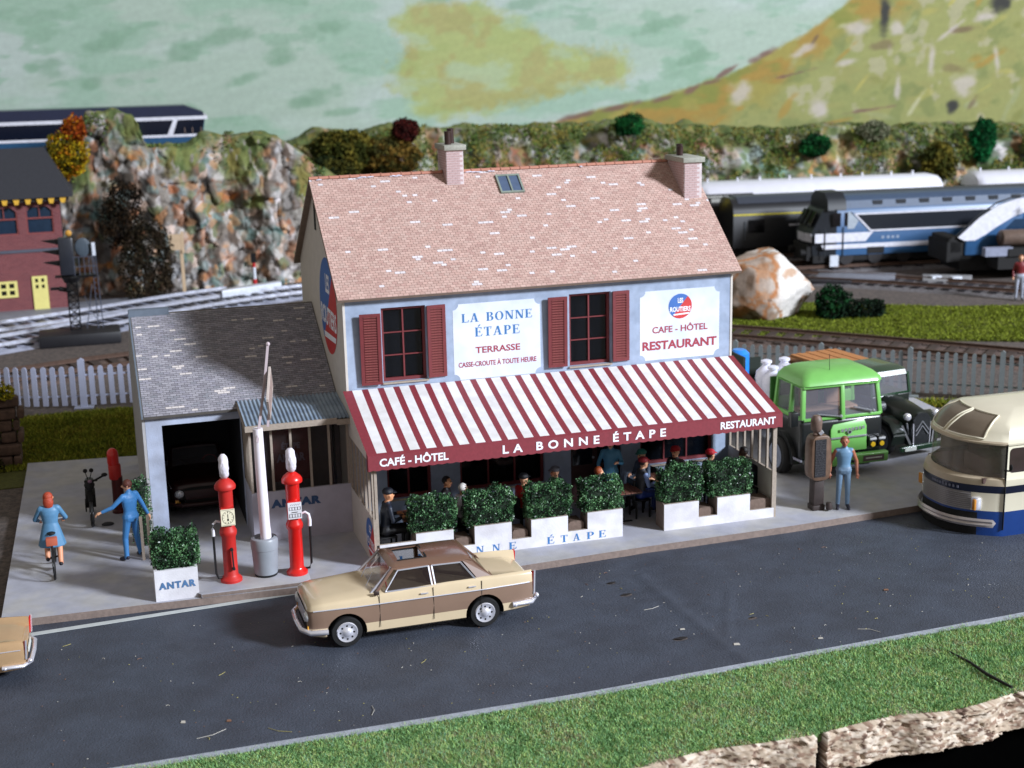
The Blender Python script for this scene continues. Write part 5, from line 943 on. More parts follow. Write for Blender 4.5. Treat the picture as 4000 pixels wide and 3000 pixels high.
for s in (-1, 1):
    pts = [(s*.62, .15+.0, .42), (s*.62, .05, .68), (s*.62, .25, .92), (s*.62, .6, 1.0), (s*.62, 1.0, .86), (s*.60, 1.35, .55)]
    fb = MB(); fb.rings([[(p[0]-.20, p[1], p[2]), (p[0]-.12*1, p[1], p[2]+.04), (p[0]+.12, p[1], p[2]+.03), (p[0]+.2, p[1], p[2]-.03), (p[0]+.2, p[1], p[2]-.08), (p[0]-.2, p[1], p[2]-.06)] for p in pts]); fb.build('fender', VB, t, smooth=60)
    MB().lathe([(.01, -.04), (.07, -.03), (.095, 0)], (s*.44, -.02, 1.10), 16, 0, 'y').sph((s*.44, .04, 1.10), (.095, .10, .095), 14, 10).build('headlight', CHR, t, smooth=60)
    MB().bar((s*.42, .05, .92), (s*.30, .12, .6), .03).bar((s*.52, .12, .86), (s*.33, -.02, .35), .02, .05).build('lamp_bracket', SIL, t)
    for y in (.62, 4.6):
        w_ = MB().lathe([(.25, -.09), (.37, -.09), (.40, -.05), (.41, 0), (.40, .05), (.37, .09), (.25, .09)], (s*.66, y, .41), 24, 0, 'x').build('wheel', TYRE, t, smooth=40)
        MB().lathe([(.27, s*.08), (.28, s*.105), (.24, s*.11), (.2, s*.096), (.07, s*.096), (.06, s*.13), (.01, s*.135)], (s*.66, y, .41), 20, 0, 'x').build('rim', mat('rim_dark', (.30, .31, .33), .4), w_, smooth=50)
MB().cyl((-.46, 1.0, 1.18), (-.62, 1.0, 1.18), .13, n=16).build('spare_wheel', mat('spare_grey', (.25, .26, .28), .4), t)
rbox(-.72, .72, -.14, -.04, .22, .36, .03, 'bumper', VG, t); MB().box(-.60, -.25, -.16, -.145, .24, .33).build('plate', PLATE, t)
MB().box(-.75, .75, 2.7, 6.4, .75, .85).box(-.3, .3, .3, 6.2, .4, .7).build('chassis', VB, t)
MB().box(-.78, -.74, 2.7, 5.4, .85, 1.5).box(.74, .78, 2.7, 5.4, .85, 1.5).build('bed_side', VG, t)
for z, n_ in ((1.5, 3),):
    MB().box(-.74, .74, 2.75, 5.35, .86, 1.7).build('load_core', mat('load_wood', (.46, .30, .16), .8), t)
t.location = (14.46, .50, 0); t.rotation_euler = (0, 0, R(8)); t.scale = (1.0, .92, .97)
ORW = mat('plank_orange', (.70, .47, .28), .75, var=.12, vs=14)
pk = thing('plank_stack', 'load of orange wooden planks sticking forward over the dark vintage lorry', 'planks', (13.0, 2.0, 1.95))
pm_ = MB().box(-.075, .075, 0, 1.9, 0, .07).mesh('plank', ORW)
for i in range(9): o = link('plank', pm_, pk); o.location = (-.62+.165*i, -.15-.06*(i % 3)*.4, .03+.012*(i % 2))
pk.location = (13.80, 2.75, 1.84); pk.rotation_euler = (0, 0, R(9))
# ---------------------------------------------------------------- bus
BCR = mat('bus_cream', (.88, .85, .76), .28, var=.03, vs=2, coat=.4); BBL = mat('bus_blue', (.10, .24, .50), .28, var=.05, coat=.4); BNV = mat('bus_navy', (.06, .09, .19), .3, coat=.4); BBG = mat('bus_beige', (.70, .64, .55), .4, var=.05); BGL = mat('bus_glass', (.66, .64, .60), .06, alpha=.30, var=0)
t = thing('bus', 'cream and blue coach with rounded glass front entering from the right', 'bus', (17, -3.5, -.15))
def PL(o, nb, s): q = abs(s)**2.6; return (13.02-o*.9-(.92-nb*.8)*(1-q), -3.5+(1.25+o)*s)
def outline(o, nb=0, n=26):
    P = [PL(o, nb, -1+2*i/n) for i in range(n+1)]
    return [(25.0, P[0][1])]+P+[(25.0, P[-1][1])]
LV = [(-.16, 0, 0, 'blue'), (.36, .005, 0, 'band0'), (.40, .0, 0, 'grille'), (.80, .0, 0, 'navy'), (.97, .02, 0, 'shelf'), (1.10, .01, .04, 'shelf'), (1.14, -.025, .20, 'glass'), (1.84, -.03, .25, 'lip'), (1.865, .015, .20, 'lip'), (1.90, .015, .20, 'lip'), (1.93, -.01, .23, 'roof'), (2.10, -.05, .38, 'roof'), (2.27, -.14, .60, 'roof'), (2.38, -.34, .84, 'roof'), (2.45, -.75, 1.0, 'roof')]
mats_ = {'blue': 0, 'band0': 0, 'grille': 1, 'navy': 2, 'shelf': 3, 'glass': 4, 'lip': 3, 'roof': 5}
RS = [[(x, y, z-.0) for x, y in outline(o, nb)] for z, o, nb, k in LV]; n = len(RS[0]); b = MB(); V = [p for r in RS for p in r]; F, MI = [], []; GF = []
for i in range(len(RS)-1):
    kk = LV[i][3]
    for j in range(n-1):
        nose = 1 <= j < n-2; mm = mats_[kk]
        if kk == 'glass' and not nose: mm = 5
        if kk == 'grille' and not (4 < j < n-5): mm = 5
        if kk in ('shelf', 'lip') and not nose: mm = 5
        if kk == 'blue' and nose and 3 < j < n-4: mm = 6
        q = (i*n+j, i*n+j+1, (i+1)*n+j+1, (i+1)*n+j)
        if kk == 'glass' and nose: GF.append(q)
        else: F.append(q); MI.append(mm)
F.append(tuple((len(RS)-1)*n+j for j in range(n))); MI.append(5)
# side window openings become dark panels
me = MB(); me.v, me.f, me.m = V, F, MI; me.build('body', [BBL, mat('bus_silver', (.60, .58, .57), .35, .5, var=.05), BNV, BBG, BGL, BCR, BLKM], t, smooth=35)
gm_ = MB(); gm_.v, gm_.f, gm_.m = list(V), GF, [0]*len(GF); gm_.build('windscreen', BGL, t, smooth=60)
rb_ = MB()
for k in range(9):
    z = .425+k*.042; P = [(x-.006, y) for x, y in outline(.012)][5:-5]; rb_.tube([(x, y, z) for x, y in P], .009, 5)
rb_.build('grille_rib', mat('rib_silver', (.72, .70, .70), .3, .6, var=0), t)
P = outline(.09)[2:-2]
MB().rings([[(x, y, z) for z, oo in ((.07, 0), (.12, .03), (.16, .0), (.20, .03), (.25, 0)) for x, y in [(px-oo, py)]]+[(px+.08, py*1.0, .16)] for px, py in P]).build('bumper', mat('bumper_silver', (.72, .69, .68), .3, .5), t, smooth=40)
for s in (-1, 1):
    hx = PL(0, 0, s*.74)[0]+.03; hy = -3.5+s*.92
    MB().box(hx-.10, hx+.06, hy-.12, hy+.12, .42, .70).build('headlight', CHR, t, bevel=.04); MB().box(hx-.14, hx-.08, hy-.14 if s < 0 else hy-.02, hy-.05 if s < 0 else hy+.16, .44, .68).build('indicator', mat('amber_lamp', (.75, .50, .18), .2), t, bevel=.02)
for k in range(7):
    x0 = 13.10+k*1.36
    P = []; z0, z1, x1, r = 1.25, 1.79, x0+1.24, .09
    for cx, cz, a0 in ((x0+r, z0+r, PI), (x1-r, z0+r, 1.5*PI), (x1-r, z1-r, 0), (x0+r, z1-r, .5*PI)):
        for j in range(5): a = a0+PI/2*j/4; P.append((cx+r*math.cos(a), -4.672-.004, cz+r*math.sin(a)))
    yy = -4.75+.078 if False else -4.70
    MB().prism([(p[0], -4.729, p[2]) for p in P], (0, .05, 0)).build('side_window', mat('bus_side_glass', (.20, .14, .15), .1, coat=.3), t)
MB().box(13.0, 13.012, -4.776, -4.72, .0, 1.9).build('door_seam', BLKM, t)
MB().tube([(12.98, -4.74, 1.32), (12.98, -4.90, 1.36), (12.98, -4.95, 1.42)], .02, 6).sph((12.98, -4.95, 1.45), (.03, .05, .07), 8, 6).build('mirror', BLKM, t)
# roof lights: two recessed beige panels either side of a white rib
def roofpt(u, v):
    lv = [(1.94, -.01, .24), (2.10, -.05, .38), (2.27, -.14, .60), (2.38, -.34, .84)]; k = min(int(u*3), 2); f = u*3-k; z, o, nb = [lv[k][i]*(1-f)+lv[k+1][i]*f for i in range(3)]
    return Vector((*PL(o, nb, v*1.35), z))
for s, lab in ((-1, 'near'), (1, 'far')):
    V = []; nu, nv = 8, 10
    for i in range(nu+1):
        for j in range(nv+1):
            u_, v_ = .06+.86*i/nu, s*(.04+.50*j/nv); p = roofpt(u_, v_); q = roofpt(u_+.02, v_)-p; w_ = roofpt(u_, v_+.02)-p; nn = q.cross(w_).normalized(); nn = nn if nn.z > 0 else -nn; V.append(p+nn*.012)
    MB().add(V, [(i*(nv+1)+j, i*(nv+1)+j+1, (i+1)*(nv+1)+j+1, (i+1)*(nv+1)+j) for i in range(nu) for j in range(nv)]).build('roof_light', mat('roof_light_glass', (.46, .41, .35), .2, var=.05), t, smooth=60)
    fr = MB(); ed = [(.04+.9*i/8, .03) for i in range(9)]+[(.94, .03+.52*i/6) for i in range(1, 7)]+[(.94-.9*i/8, .55) for i in range(1, 9)]+[(.04, .55-.52*i/6) for i in range(1, 7)]
    fr.tube([roofpt(a, s*b_)+Vector((0, 0, .015)) for a, b_ in ed], .022, 6).build('roof_light_frame', BCR, t, smooth=60)
MB().box(12.6, 24, -4.55, -2.45, 1.0, 1.12).box(12.75, 13.3, -4.35, -3.6, 1.12, 1.5).box(13.6, 13.75, -4.5, -3.7, 1.1, 1.7).box(13.6, 13.75, -3.3, -2.5, 1.1, 1.7).box(14.6, 14.7, -4.6, -2.4, 1.1, 1.9).build('interior', mat('bus_inside', (.42, .33, .31), .7), t, bevel=.03)
for x in (14.2,):
    for s in (-1, 1): MB().lathe([(.2, -.1), (.36, -.1), (.38, 0), (.36, .1), (.2, .1)], (x+.4, -3.5+s*1.05, .38), 24, 0, 'y').build('wheel', TYRE, t, smooth=40)
bl = MB()
for i, v_ in enumerate(np.linspace(-.52, .0, 9)):
    p = PL(.02, 0, v_); bl.box(p[0]-.012, p[0]+.004, p[1]-.035, p[1]+.025, .86, .91)
bl.build('badge_letters', mat('bus_letter', (.42, .43, .5), .5), t)
t.location.x += .08; t.location.y -= .06
# ================================================================ FENCES
def fence(label, pts, spc, ztop, h, wd, m, posts, group, hp, ph=7):
    t = thing('picket_fence', label, 'fence', (pts[0][0], pts[0][1], -.15), group)
    P = np.array(pts, float); seg = np.hypot(*np.diff(P, axis=0).T); S = np.concatenate([[0], np.cumsum(seg)]); n = int(S[-1]/spc)
    pk = MB().prism([(-wd/2, -.02, 0), (wd/2, -.02, 0), (wd/2, -.02, h-wd*.45), (wd*.28, -.02, h-wd*.1), (0, -.02, h), (-wd*.28, -.02, h-wd*.1), (-wd/2, -.02, h-wd*.45)], (0, .04, 0)).mesh('picket', m)
    ps = MB().prism([(-wd*.62, -.05, 0), (wd*.62, -.05, 0), (wd*.62, -.05, hp-.06), (0, -.05, hp), (-wd*.62, -.05, hp-.06)], (0, .10, 0)).box(-.28, .28, -.16, .16, 0, .04).mesh('post', m)
    at = lambda s: (np.interp(s, S, P[:, 0]), np.interp(s, S, P[:, 1]))
    for i in range(n+1):
        s = i*spc; x, y = at(s); x2, y2 = at(min(s+.1, S[-1])); x1, y1 = at(max(0, min(s, S[-1])-.1)); a = math.atan2(y2-y1, x2-x1)
        if i % posts == ph: o = link('post', ps, t); o.location = (x-pts[0][0], y-pts[0][1], 0)
        else: o = link('picket', pk, t); o.location = (x-pts[0][0], y-pts[0][1], ztop-h+.15)
        o.rotation_euler = (random.uniform(-.015, .015), random.uniform(-.012, .012), a)
    for z in (ztop-.28, ztop-h+.28):
        b = MB(); 
        for i in range(n):
            (x0, y0), (x1, y1) = at(i*spc), at((i+1)*spc); b.bar((x0, y0+.035, z), (x1, y1+.035, z), .025, .05)
        b.build('rail', m, t)
    return t
fence('pale grey picket fence beyond the grass, left of the garage', [(-9.4, 16.2), (-8.0, 15.05), (-7.0, 14.55), (-5.6, 14.15), (-4.0, 13.95), (-2.5, 13.9)], .2835, 1.12, 1.20, .155, mat('fence_pale', (.66, .68, .77), .6, var=.05, vs=5), 40, None, 1.52, 16)
fence('shaded grey picket fence curving behind the two lorries to the right edge', [(11.6, 10.4), (13.5, 9.1), (15.7, 7.75), (17.9, 6.2), (20.0, 4.75), (23, 2.6), (26, .2)], .2555, 1.22, 1.24, .12, mat('fence_shaded', (.47, .50, .51), .6, var=.08, vs=5), 10, None, 1.50, 9)  # grey made darker in the material to carry the shade on this fence
# ================================================================ TRACKS
SLP = mat('sleeper_brown', (.24, .19, .17), .8, var=.2); SLB = mat('sleeper_black', (.13, .12, .14), .45, var=.2); RAILM = mat('rail_steel', (.80, .81, .86), .3, .5, var=.1); RRUST = mat('rail_rust', (.36, .28, .24), .6, .3, var=.2)
BALB = mat('ballast_grey', (.42, .41, .42), .85, var=.3, vs=16, bump=.9, bs=26, c2=(.36, .34, .35)); BALR = mat('ballast_brown', (.40, .33, .30), .95, var=.35, vs=16, bump=1., bs=24, c2=(.31, .26, .24)); BALG = mat('trackbed_sheen', (.66, .68, .76), .35, var=.15, vs=4, bump=.4, bs=20, c2=(.50, .52, .60))  # BALG: bluish sheen of the left track beds painted in as pale colour
def track(label, pts, bal, slm, rm, z=-.16, spc=.62, span=None, bw=1.7):
    t = thing('railway_track', label, 'railway track', (pts[0][0], pts[0][1], z)); P = np.array(pts, float)
    for _ in range(3):
        Q = [P[0]]
        for a, b_ in zip(P[:-1], P[1:]): Q += [a*.75+b_*.25, a*.25+b_*.75]
        P = np.array(Q+[P[-1]])
    seg = np.hypot(*np.diff(P, axis=0).T); S = np.concatenate([[0], np.cumsum(seg)]); at = lambda s: np.array((np.interp(s, S, P[:, 0]), np.interp(s, S, P[:, 1])))
    def nrm(s): d = at(min(s+.2, S[-1]))-at(max(s-.2, 0)); d /= np.hypot(*d); return np.array((-d[1], d[0])), math.atan2(d[1], d[0])
    ss = np.linspace(0, S[-1], max(8, int(S[-1]/.8))); rb = MB(); rows = []
    for s in ss: nn, _ = nrm(s); c = at(s); rows.append([(*(c+nn*o), zz) for o, zz in ((-bw, z-.05), (-bw*.72, z+.07), (bw*.72, z+.07), (bw, z-.05))])
    MB().rings(rows, closed=False, cap=False).build('ballast', bal, t)
    for o in (-.75, .75):
        rr = []
        for s in ss:
            nn, _ = nrm(s); c = at(s)+nn*o; rr.append([(*(c+nn*q), zz) for q, zz in ((-.07, z+.13), (-.03, z+.17), (-.045, z+.26), (.045, z+.26), (.03, z+.17), (.07, z+.13))])
        MB().rings(rr).build('rail', rm, t)
    sl = MB().box(-.13, .13, -1.15, 1.15, 0, .065).mesh('sleeper', slm); s = (span or (0, S[-1]))[0]
    while s < (span or (0, S[-1]))[1]:
        nn, a = nrm(s); c = at(s); o = link('sleeper', sl, t); o.location = (c[0]-pts[0][0], c[1]-pts[0][1], .071); o.rotation_euler = (0, 0, a); s += spc
track('curved brown railway track running just behind both picket fences', [(-12, 17.2), (-8, 18.6), (-4, 19.9), (3, 20.6), (10, 20.0), (14.5, 17.9), (17.4, 15.4), (22.2, 10.6), (27, 5), (31, -1)], BALR, SLP, RRUST, spc=.62)
track('shiny blue grey track passing in front of the cliff and the brick house', [(-22, 19), (-13, 22.6), (-8.2, 24.6), (-5, 26.6), (-1.2, 29.3), (3.2, 31.0), (9, 32), (14, 31.5)], BALG, SLB, RAILM)
track('second shiny grey track nearer the brick house', [(-22, 23), (-13, 25.8), (-8, 27.6), (-5, 29.0), (-1.4, 31.0), (1.0, 31.9)], BALG, SLB, RAILM, bw=1.3)
track('grey siding in front of the blue diesel locomotive', [(16, 31.5), (20.5, 28.6), (26.2, 24.2), (29.6, 20.6), (33.6, 16.5), (38, 11)], BALB, SLB, RRUST)
dv = Vector((math.cos(R(-7.5)), math.sin(R(-7.5)), 0))
for lab, y0 in (('track under the big blue diesel locomotive', 28.9), ('track under the black coach with the yellow line', 32.6), ('track under the white roofed coaches', 36.2)):
    track(lab, [(18, y0), (62, y0-44*math.tan(R(7.5)))], BALB, SLB, RRUST, spc=1.0)
# platform and point motors
def gbox(name, label, cat, P, h, m, z=-.16, group=None): return tag(MB().prism([(*p, z) for p in P], (0, 0, h)).build(name, m, bevel=.02), label, cat, group)
GPL = mat('platform_grey', (.50, .51, .55), .7, var=.12, vs=3); PALEW = mat('painted_white', (.80, .82, .86), .35)
gbox('platform', 'grey paved strip between the brick house and the first track', 'platform', [(-12, 27.6), (-6.5, 29.2), (-2.6, 31.6), (-2.8, 32.4), (-12, 31.0)], .13, GPL)
gbox('point_cover', 'long white cover strip lying beside the track left of the cafe gable', 'track cover', [(.35, 30.5), (3.0, 31.7), (2.95, 32.2), (.4, 31.05)], .42, PALEW)
gbox('point_motor', 'grey point motor box left of the two bright ones in front of the blue locomotive', 'point motor', [(24.6, 24.5), (27.6, 23.1), (28.2, 24.0), (25.3, 25.4)], .25, mat('motor_grey', (.45, .46, .50), .5), group='point motors on the siding')
gbox('point_motor', 'pale point motor box with painted highlights in front of the blue locomotive', 'point motor', [(28.5, 22.4), (30.2, 21.4), (30.9, 22.4), (29.2, 23.5)], .22, mat('motor_pale', (.60, .60, .61), .4), group='point motors on the siding')
for i, x in enumerate((29.1, 29.75)): tag(MB().box(x-.22, x+.22, 22.25-.5*i, 22.55-.5*i, .06, .16).build('painted_glint', PALEW), ['left', 'right'][i]+' one of the two small white highlights painted on the pale point motor', 'highlight', 'painted highlights on the point motor')  # small white boxes standing in for highlights on the motor
gbox('dark_plate', 'black flat plate lying along the siding beside the boulder shrub', 'plate', [(23.2, 24.6), (25.6, 23.2), (26.0, 23.7), (23.6, 25.2)], .2, SLB)
# ================================================================ TRAINS (local: x along the train from its left end, y away)
def place(t, x, y, z=0., a=-7.5): t.location = (x, y, z); t.rotation_euler = (0, 0, R(a))
LB = mat('loco_blue', (.18, .34, .51), .35, var=.05, coat=.3); LBL = mat('loco_blue_light', (.36, .52, .68), .4); LD = mat('loco_dark', (.10, .12, .15), .5); LWH = mat('loco_white', (.84, .84, .88), .4); LGRY = mat('loco_roof_grey', (.24, .31, .41), .5, var=.1); UND = mat('underframe', (.06, .055, .06), .8, var=.2)
t = thing('locomotive', 'large blue diesel locomotive with white stripes standing behind the pale boulder', 'locomotive')
def ext(prof, x0, x1, m, name, par, sm=40, mi=0):
    return MB().rings([[(x, y, z) for y, z in prof] for x in (x0, x1)]).build(name, m, par, smooth=sm)
WD = 2.3
ext([(0, .42), (0, 2.28), (.10, 2.46), (WD-.10, 2.46), (WD, 2.28), (WD, .42)], 1.15, 17, LB, 'body', t)
MB().rings([[(.10+sh, 0.05, z) if 0 else (x, y, z) for x, y in ((1.15, 0), (.10+sh, .25), (.0+sh, .8), (.0+sh, WD-.8), (.10+sh, WD-.25), (1.15, WD))] for z, sh in ((.42, .05), (1.0, .0), (1.35, -.05), (1.7, .12), (2.3, .42), (2.46, .55))]).build('cab_nose', LD, t, smooth=30)
ext([(.22, 2.46), (.30, 2.80), (.65, 2.98), (WD-.65, 2.98), (WD-.30, 2.80), (WD-.22, 2.46)], 1.0, 17, LGRY, 'roof', t)
ext([(.05, 2.42), (.15, 2.85), (.55, 3.16), (WD-.55, 3.16), (WD-.15, 2.85), (WD-.05, 2.42)], .75, 1.6, LD, 'cab_roof', t)
for k in range(12): MB().box(2.9+k*1.1, 3.35+k*1.1, .25, .35, 2.55, 2.78).build('roof_vent', LD, t)
wb = MB().box(2.2, 2.2, 0, 0, 0, 0); pan = [(2.0, 2.22), (2.75, 1.50), (14, 1.50), (14, 2.22)]
MB().prism([(x, -.012, z) for x, z in pan], (0, .02, 0)).build('grille_panel', mat('panel_navy', (.07, .09, .13), .35), t)
st = MB()
for a, b_ in (((1.95, 2.24), (14, 2.24)), ((2.75, 1.48), (14, 1.48)), ((1.95, 2.26), (2.75, 1.46))): st.bar((a[0], -.018, a[1]), (b_[0], -.018, b_[1]), .03, .07)
st.build('white_border', LWH, t)
MB().prism([(.15, -.015, 1.02), (2.5, -.015, 1.02), (2.85, -.015, 1.42), (.15, -.015, 1.42)], (0, .02, 0)).prism([(.55, -.015, .72), (14, -.015, .72), (14, -.015, .92), (.45, -.015, .92)], (0, .02, 0)).prism([(.09, .20, 1.03), (-.03, .75, 1.03), (-.05, .75, 1.40), (.06, .20, 1.40)], (-.02, -.01, 0)).prism([(-.05, .76, 1.03), (-.05, WD-.76, 1.03), (-.07, WD-.76, 1.40), (-.07, .76, 1.40)], (-.02, 0, 0)).build('white_stripe', LWH, t)
for k in range(2): MB().box(.95+k*.55, 1.32+k*.55, -.012, .01, 1.72, 2.32).build('cab_window', mat('cab_glass', (.10, .09, .10), .1), t)
MB().prism([(1.95, -.013, 1.60), (2.15, -.013, 1.95), (1.75, -.013, 2.33), (1.65, -.013, 2.33), (1.65, -.013, 1.60)], (0, .02, 0)).build('cab_panel', mat('panel_pale', (.62, .66, .70), .5), t)
MB().prism([(.06, .35, 1.75), (.06, WD-.35, 1.75), (.36, WD-.4, 2.36), (.36, .4, 2.36)], (-.03, 0, 0)).build('windscreen', mat('loco_screen', (.13, .12, .10), .1), t)
for y in (.9, 1.4): MB().bar((.0, y, 1.72), (.33, y, 2.4), .08).build('screen_pillar', LD, t)
for x in (.6, 1.45): MB().bar((x, -.05, .35), (x, -.05, 1.7), .03).build('grab_rail', LD, t)
MB().box(.15, 16, .15, WD-.15, .1, .42).box(-.1, .2, .3, WD-.3, .2, .9).build('underframe', UND, t)
for bx in (1.2, 11.5):
    bg_ = MB().box(bx, bx+3.6, .05, .2, .18, .58).box(bx+1.4, bx+2.2, -.02, .05, .45, .75).build('bogie', UND, t)
    for k in range(3): MB().cyl((bx+.45+k*1.35, .02, .33), (bx+.45+k*1.35, .2, .33), .33, n=18).build('wheel', mat('wheel_dark', (.13, .12, .13), .5), bg_)
MB().box(.85, 1.25, -.08, .0, -.05, .45).build('step', PALEW, t)
for k, x in enumerate((3.25, 3.5, 3.72, 3.95)): MB().box(x, x+.13, -.016, .0, 1.10, 1.22).build('number_mark', mat('mark_pale', (.55, .60, .68), .5), t)
for y in (.45, WD-.45): MB().cyl((-.35, y, .55), (0, y, .55), .14, n=14).build('buffer', UND, t)
place(t, 25.75, 26.95, .10)
# second locomotive with the sweeping white nose band
t = thing('locomotive', 'blue locomotive with a sweeping white band over its nose at the right edge', 'locomotive')
ext([(0, .75), (0, 2.3), (.35, 2.7), (1.9, 2.7), (2.2, 2.3), (2.2, .75)], 2.9, 12, LB, 'body', t)
MB().prism([(.35, 0, .75), (.35, 0, 1.55), (1.1, 0, 2.2), (1.9, 0, 2.6), (2.9, 0, 2.72), (2.9, 0, .75)], (0, .7, 0)).build('nose', LB, t, bevel=.08)
band = [(.0, 1.55), (.9, 2.35), (1.7, 2.85), (2.6, 3.12), (3.6, 3.16), (9, 3.16), (9, 2.62), (3.3, 2.62), (2.5, 2.40), (1.7, 1.95), (1.2, 1.62), (.75, 1.40), (.3, 1.40)]
MB().prism([(x, -.03, z) for x, z in band], (0, .05, 0)).build('white_band', LWH, t)
MB().tube([(-.1, -.05, 1.62), (.85, -.05, 2.46), (1.65, -.05, 2.98), (2.5, -.05, 3.24), (3.6, -.05, 3.3)], .035, 6).build('roof_edge', LD, t)
MB().prism([(x, 0, z) for x, z in ((1.2, 2.3), (2.0, 2.8), (2.9, 3.05), (12, 3.1), (12, 2.6), (2.9, 2.6))], (0, .6, 0)).build('roof', LB, t)
b = MB()
for k in range(8): a = 2*PI*k/8; b.prism([(2.62, -.045, 2.55), (2.62+.25*math.cos(a-.2), -.045, 2.55+.25*math.sin(a-.2)), (2.62+.12*math.cos(a), -.045, 2.55+.14*math.sin(a))], (0, .008-.001*k*.5, 0))
b.build('emblem', LD, t)
MB().prism([(2.0, -.01, 1.75), (2.5, -.01, 2.25), (3.4, -.01, 2.25), (3.8, -.01, 1.95), (3.8, -.01, 1.72)], (0, .02, 0)).build('window', mat('nose_glass', (.13, .22, .32), .15), t)
MB().bar((3.45, -.03, 2.5), (3.95, -.03, 1.85), .03, .08).build('white_line', LWH, t)
MB().box(-.4, .9, .1, 2.1, .5, 1.35).box(.2, 12, .1, 2.1, .1, .75).build('underframe', UND, t); MB().box(-.35, .3, .1, 2.0, .8, 1.55).build('plough', UND, t, bevel=.1)
place(t, 30.5, 23.0, .05, -10)
t = thing('tank_wagon', 'brown cylindrical tank on a black underframe at the right edge, before the white banded locomotive', 'wagon')
MB().lathe([(.02, 0), (.33, .02), (.36, .06), (.36, 7), (.3, 7.05)], (0, .6, 1.58), 22, 0, 'x').build('tank', mat('tank_brown', (.40, .33, .29), .5, var=.15), t, smooth=50)
MB().sph((-.03, .6, 1.6), (.02, .26, .26), 14, 8).build('tank_end', mat('tank_end', (.28, .20, .12), .5), t)
MB().box(-.3, 7, 0, 1.2, .35, 1.2).box(.1, .8, -.1, 0, .9, 1.22).build('underframe', UND, t)
MB().box(-.9, .3, -.05, .3, .92, 1.28).build('lamp_box', mat('box_pale', (.52, .54, .62), .5), t)
place(t, 31.9, 21.6, .0, -10)
# black coach with yellow line
t = thing('coach', 'black railway coach with a thin yellow line behind the blue locomotive', 'coach')
CBK = mat('coach_black', (.095, .10, .12), .4, var=.1, coat=.2)
ext([(0, .45), (0, 2.15), (.22, 2.50), (.65, 2.72), (1.65, 2.72), (2.08, 2.50), (2.3, 2.15), (2.3, .45)], 0, 24, CBK, 'body', t)
ext([(.20, 2.5), (.65, 2.76), (1.65, 2.76), (2.1, 2.5)], .3, 24, mat('coach_roof', (.22, .24, .29), .5, var=.1), 'roof', t)
MB().box(0, 24, -.02, .0, 1.97, 2.04).build('yellow_line', mat('line_yellow', (.78, .72, .20), .5), t)
for k in range(9):
    MB().box(.7+k*2.5, 1.5+k*2.5, -.012, .0, 1.15, 1.75).build('window', mat('coach_glass', (.05, .05, .07), .12), t)
    MB().bar((.55+k*2.5, -.03, .8), (.55+k*2.5, -.03, 1.7), .03).build('grab_rail', mat('handle_grey', (.30, .32, .35), .4), t)
MB().box(2.7, 3.8, -.03, .0, 1.42, 1.50).build('name_board', LWH, t)
MB().box(.2, 24, .2, 2.1, .1, .45).build('underframe', UND, t)
place(t, 23.9, 31.0, 0)
t = thing('coach', 'dark roofed coach end with yellow and white panels by the right chimney', 'coach')
ext([(0, .45), (0, 2.2), (.3, 2.5), (2.0, 2.5), (2.3, 2.2), (2.3, .45)], -3, 2.4, mat('coach_tan', (.16, .15, .15), .5), 'body', t)
YL = mat('panel_yellow', (.80, .72, .18), .5); MB().box(1.55, 2.4, -.02, 0, 2.12, 2.36).prism([(-.35, -.02, 2.45), (-.05, -.02, 2.40), (.25, -.02, 1.75), (-.0, -.02, 1.75)], (0, .02, 0)).build('yellow_panel', YL, t)
MB().box(-.1, 2.4, -.02, 0, 2.38, 2.47).box(.2, 1.5, -.025, -.005, 2.16, 2.34).build('vent_strip', mat('vent_pale', (.62, .62, .60), .5), t)
place(t, 23.8, 33.7, .15)
WR = mat('coach_white_roof', (.86, .86, .90), .4, var=.04, vs=2)
for i, (x, y, L_, lab) in enumerate([(23.75, 34.2, 12.6, 'silver white roofed coach with small roof vents, left one of two'), (37.9, 32.35, 14, 'silver white roofed coach at the right edge of the photograph')]):
    t = thing('coach', lab, 'coach', group='white roofed coaches on the far track')
    ext([(0, .45), (0, 2.2), (2.3, 2.2), (2.3, .45)], .1, L_-.1, LD, 'body', t)
    rf_ = MB().rings([[(x_, 1.15+(y_-1.15)*k, 2.2+(z_-2.2)*k) for y_, z_ in ((-.05, 2.2), (0, 2.45), (.3, 2.74), (.75, 2.90), (1.55, 2.90), (2.0, 2.74), (2.3, 2.45), (2.35, 2.2))] for x_, k in ((-.0, .55), (.12, .85), (.4, 1), (L_-.5, 1), (L_-.15, .86), (L_, .55))]).build('roof', WR, t, smooth=40)
    for k in range(int(L_/1.35)): MB().cyl((.6+k*1.33+(k % 2)*.2, 1.1, 2.88), (.6+k*1.33+(k % 2)*.2, 1.1, 3.08), .055, n=8).build('roof_vent', WR, rf_)
    place(t, x, y, .22)
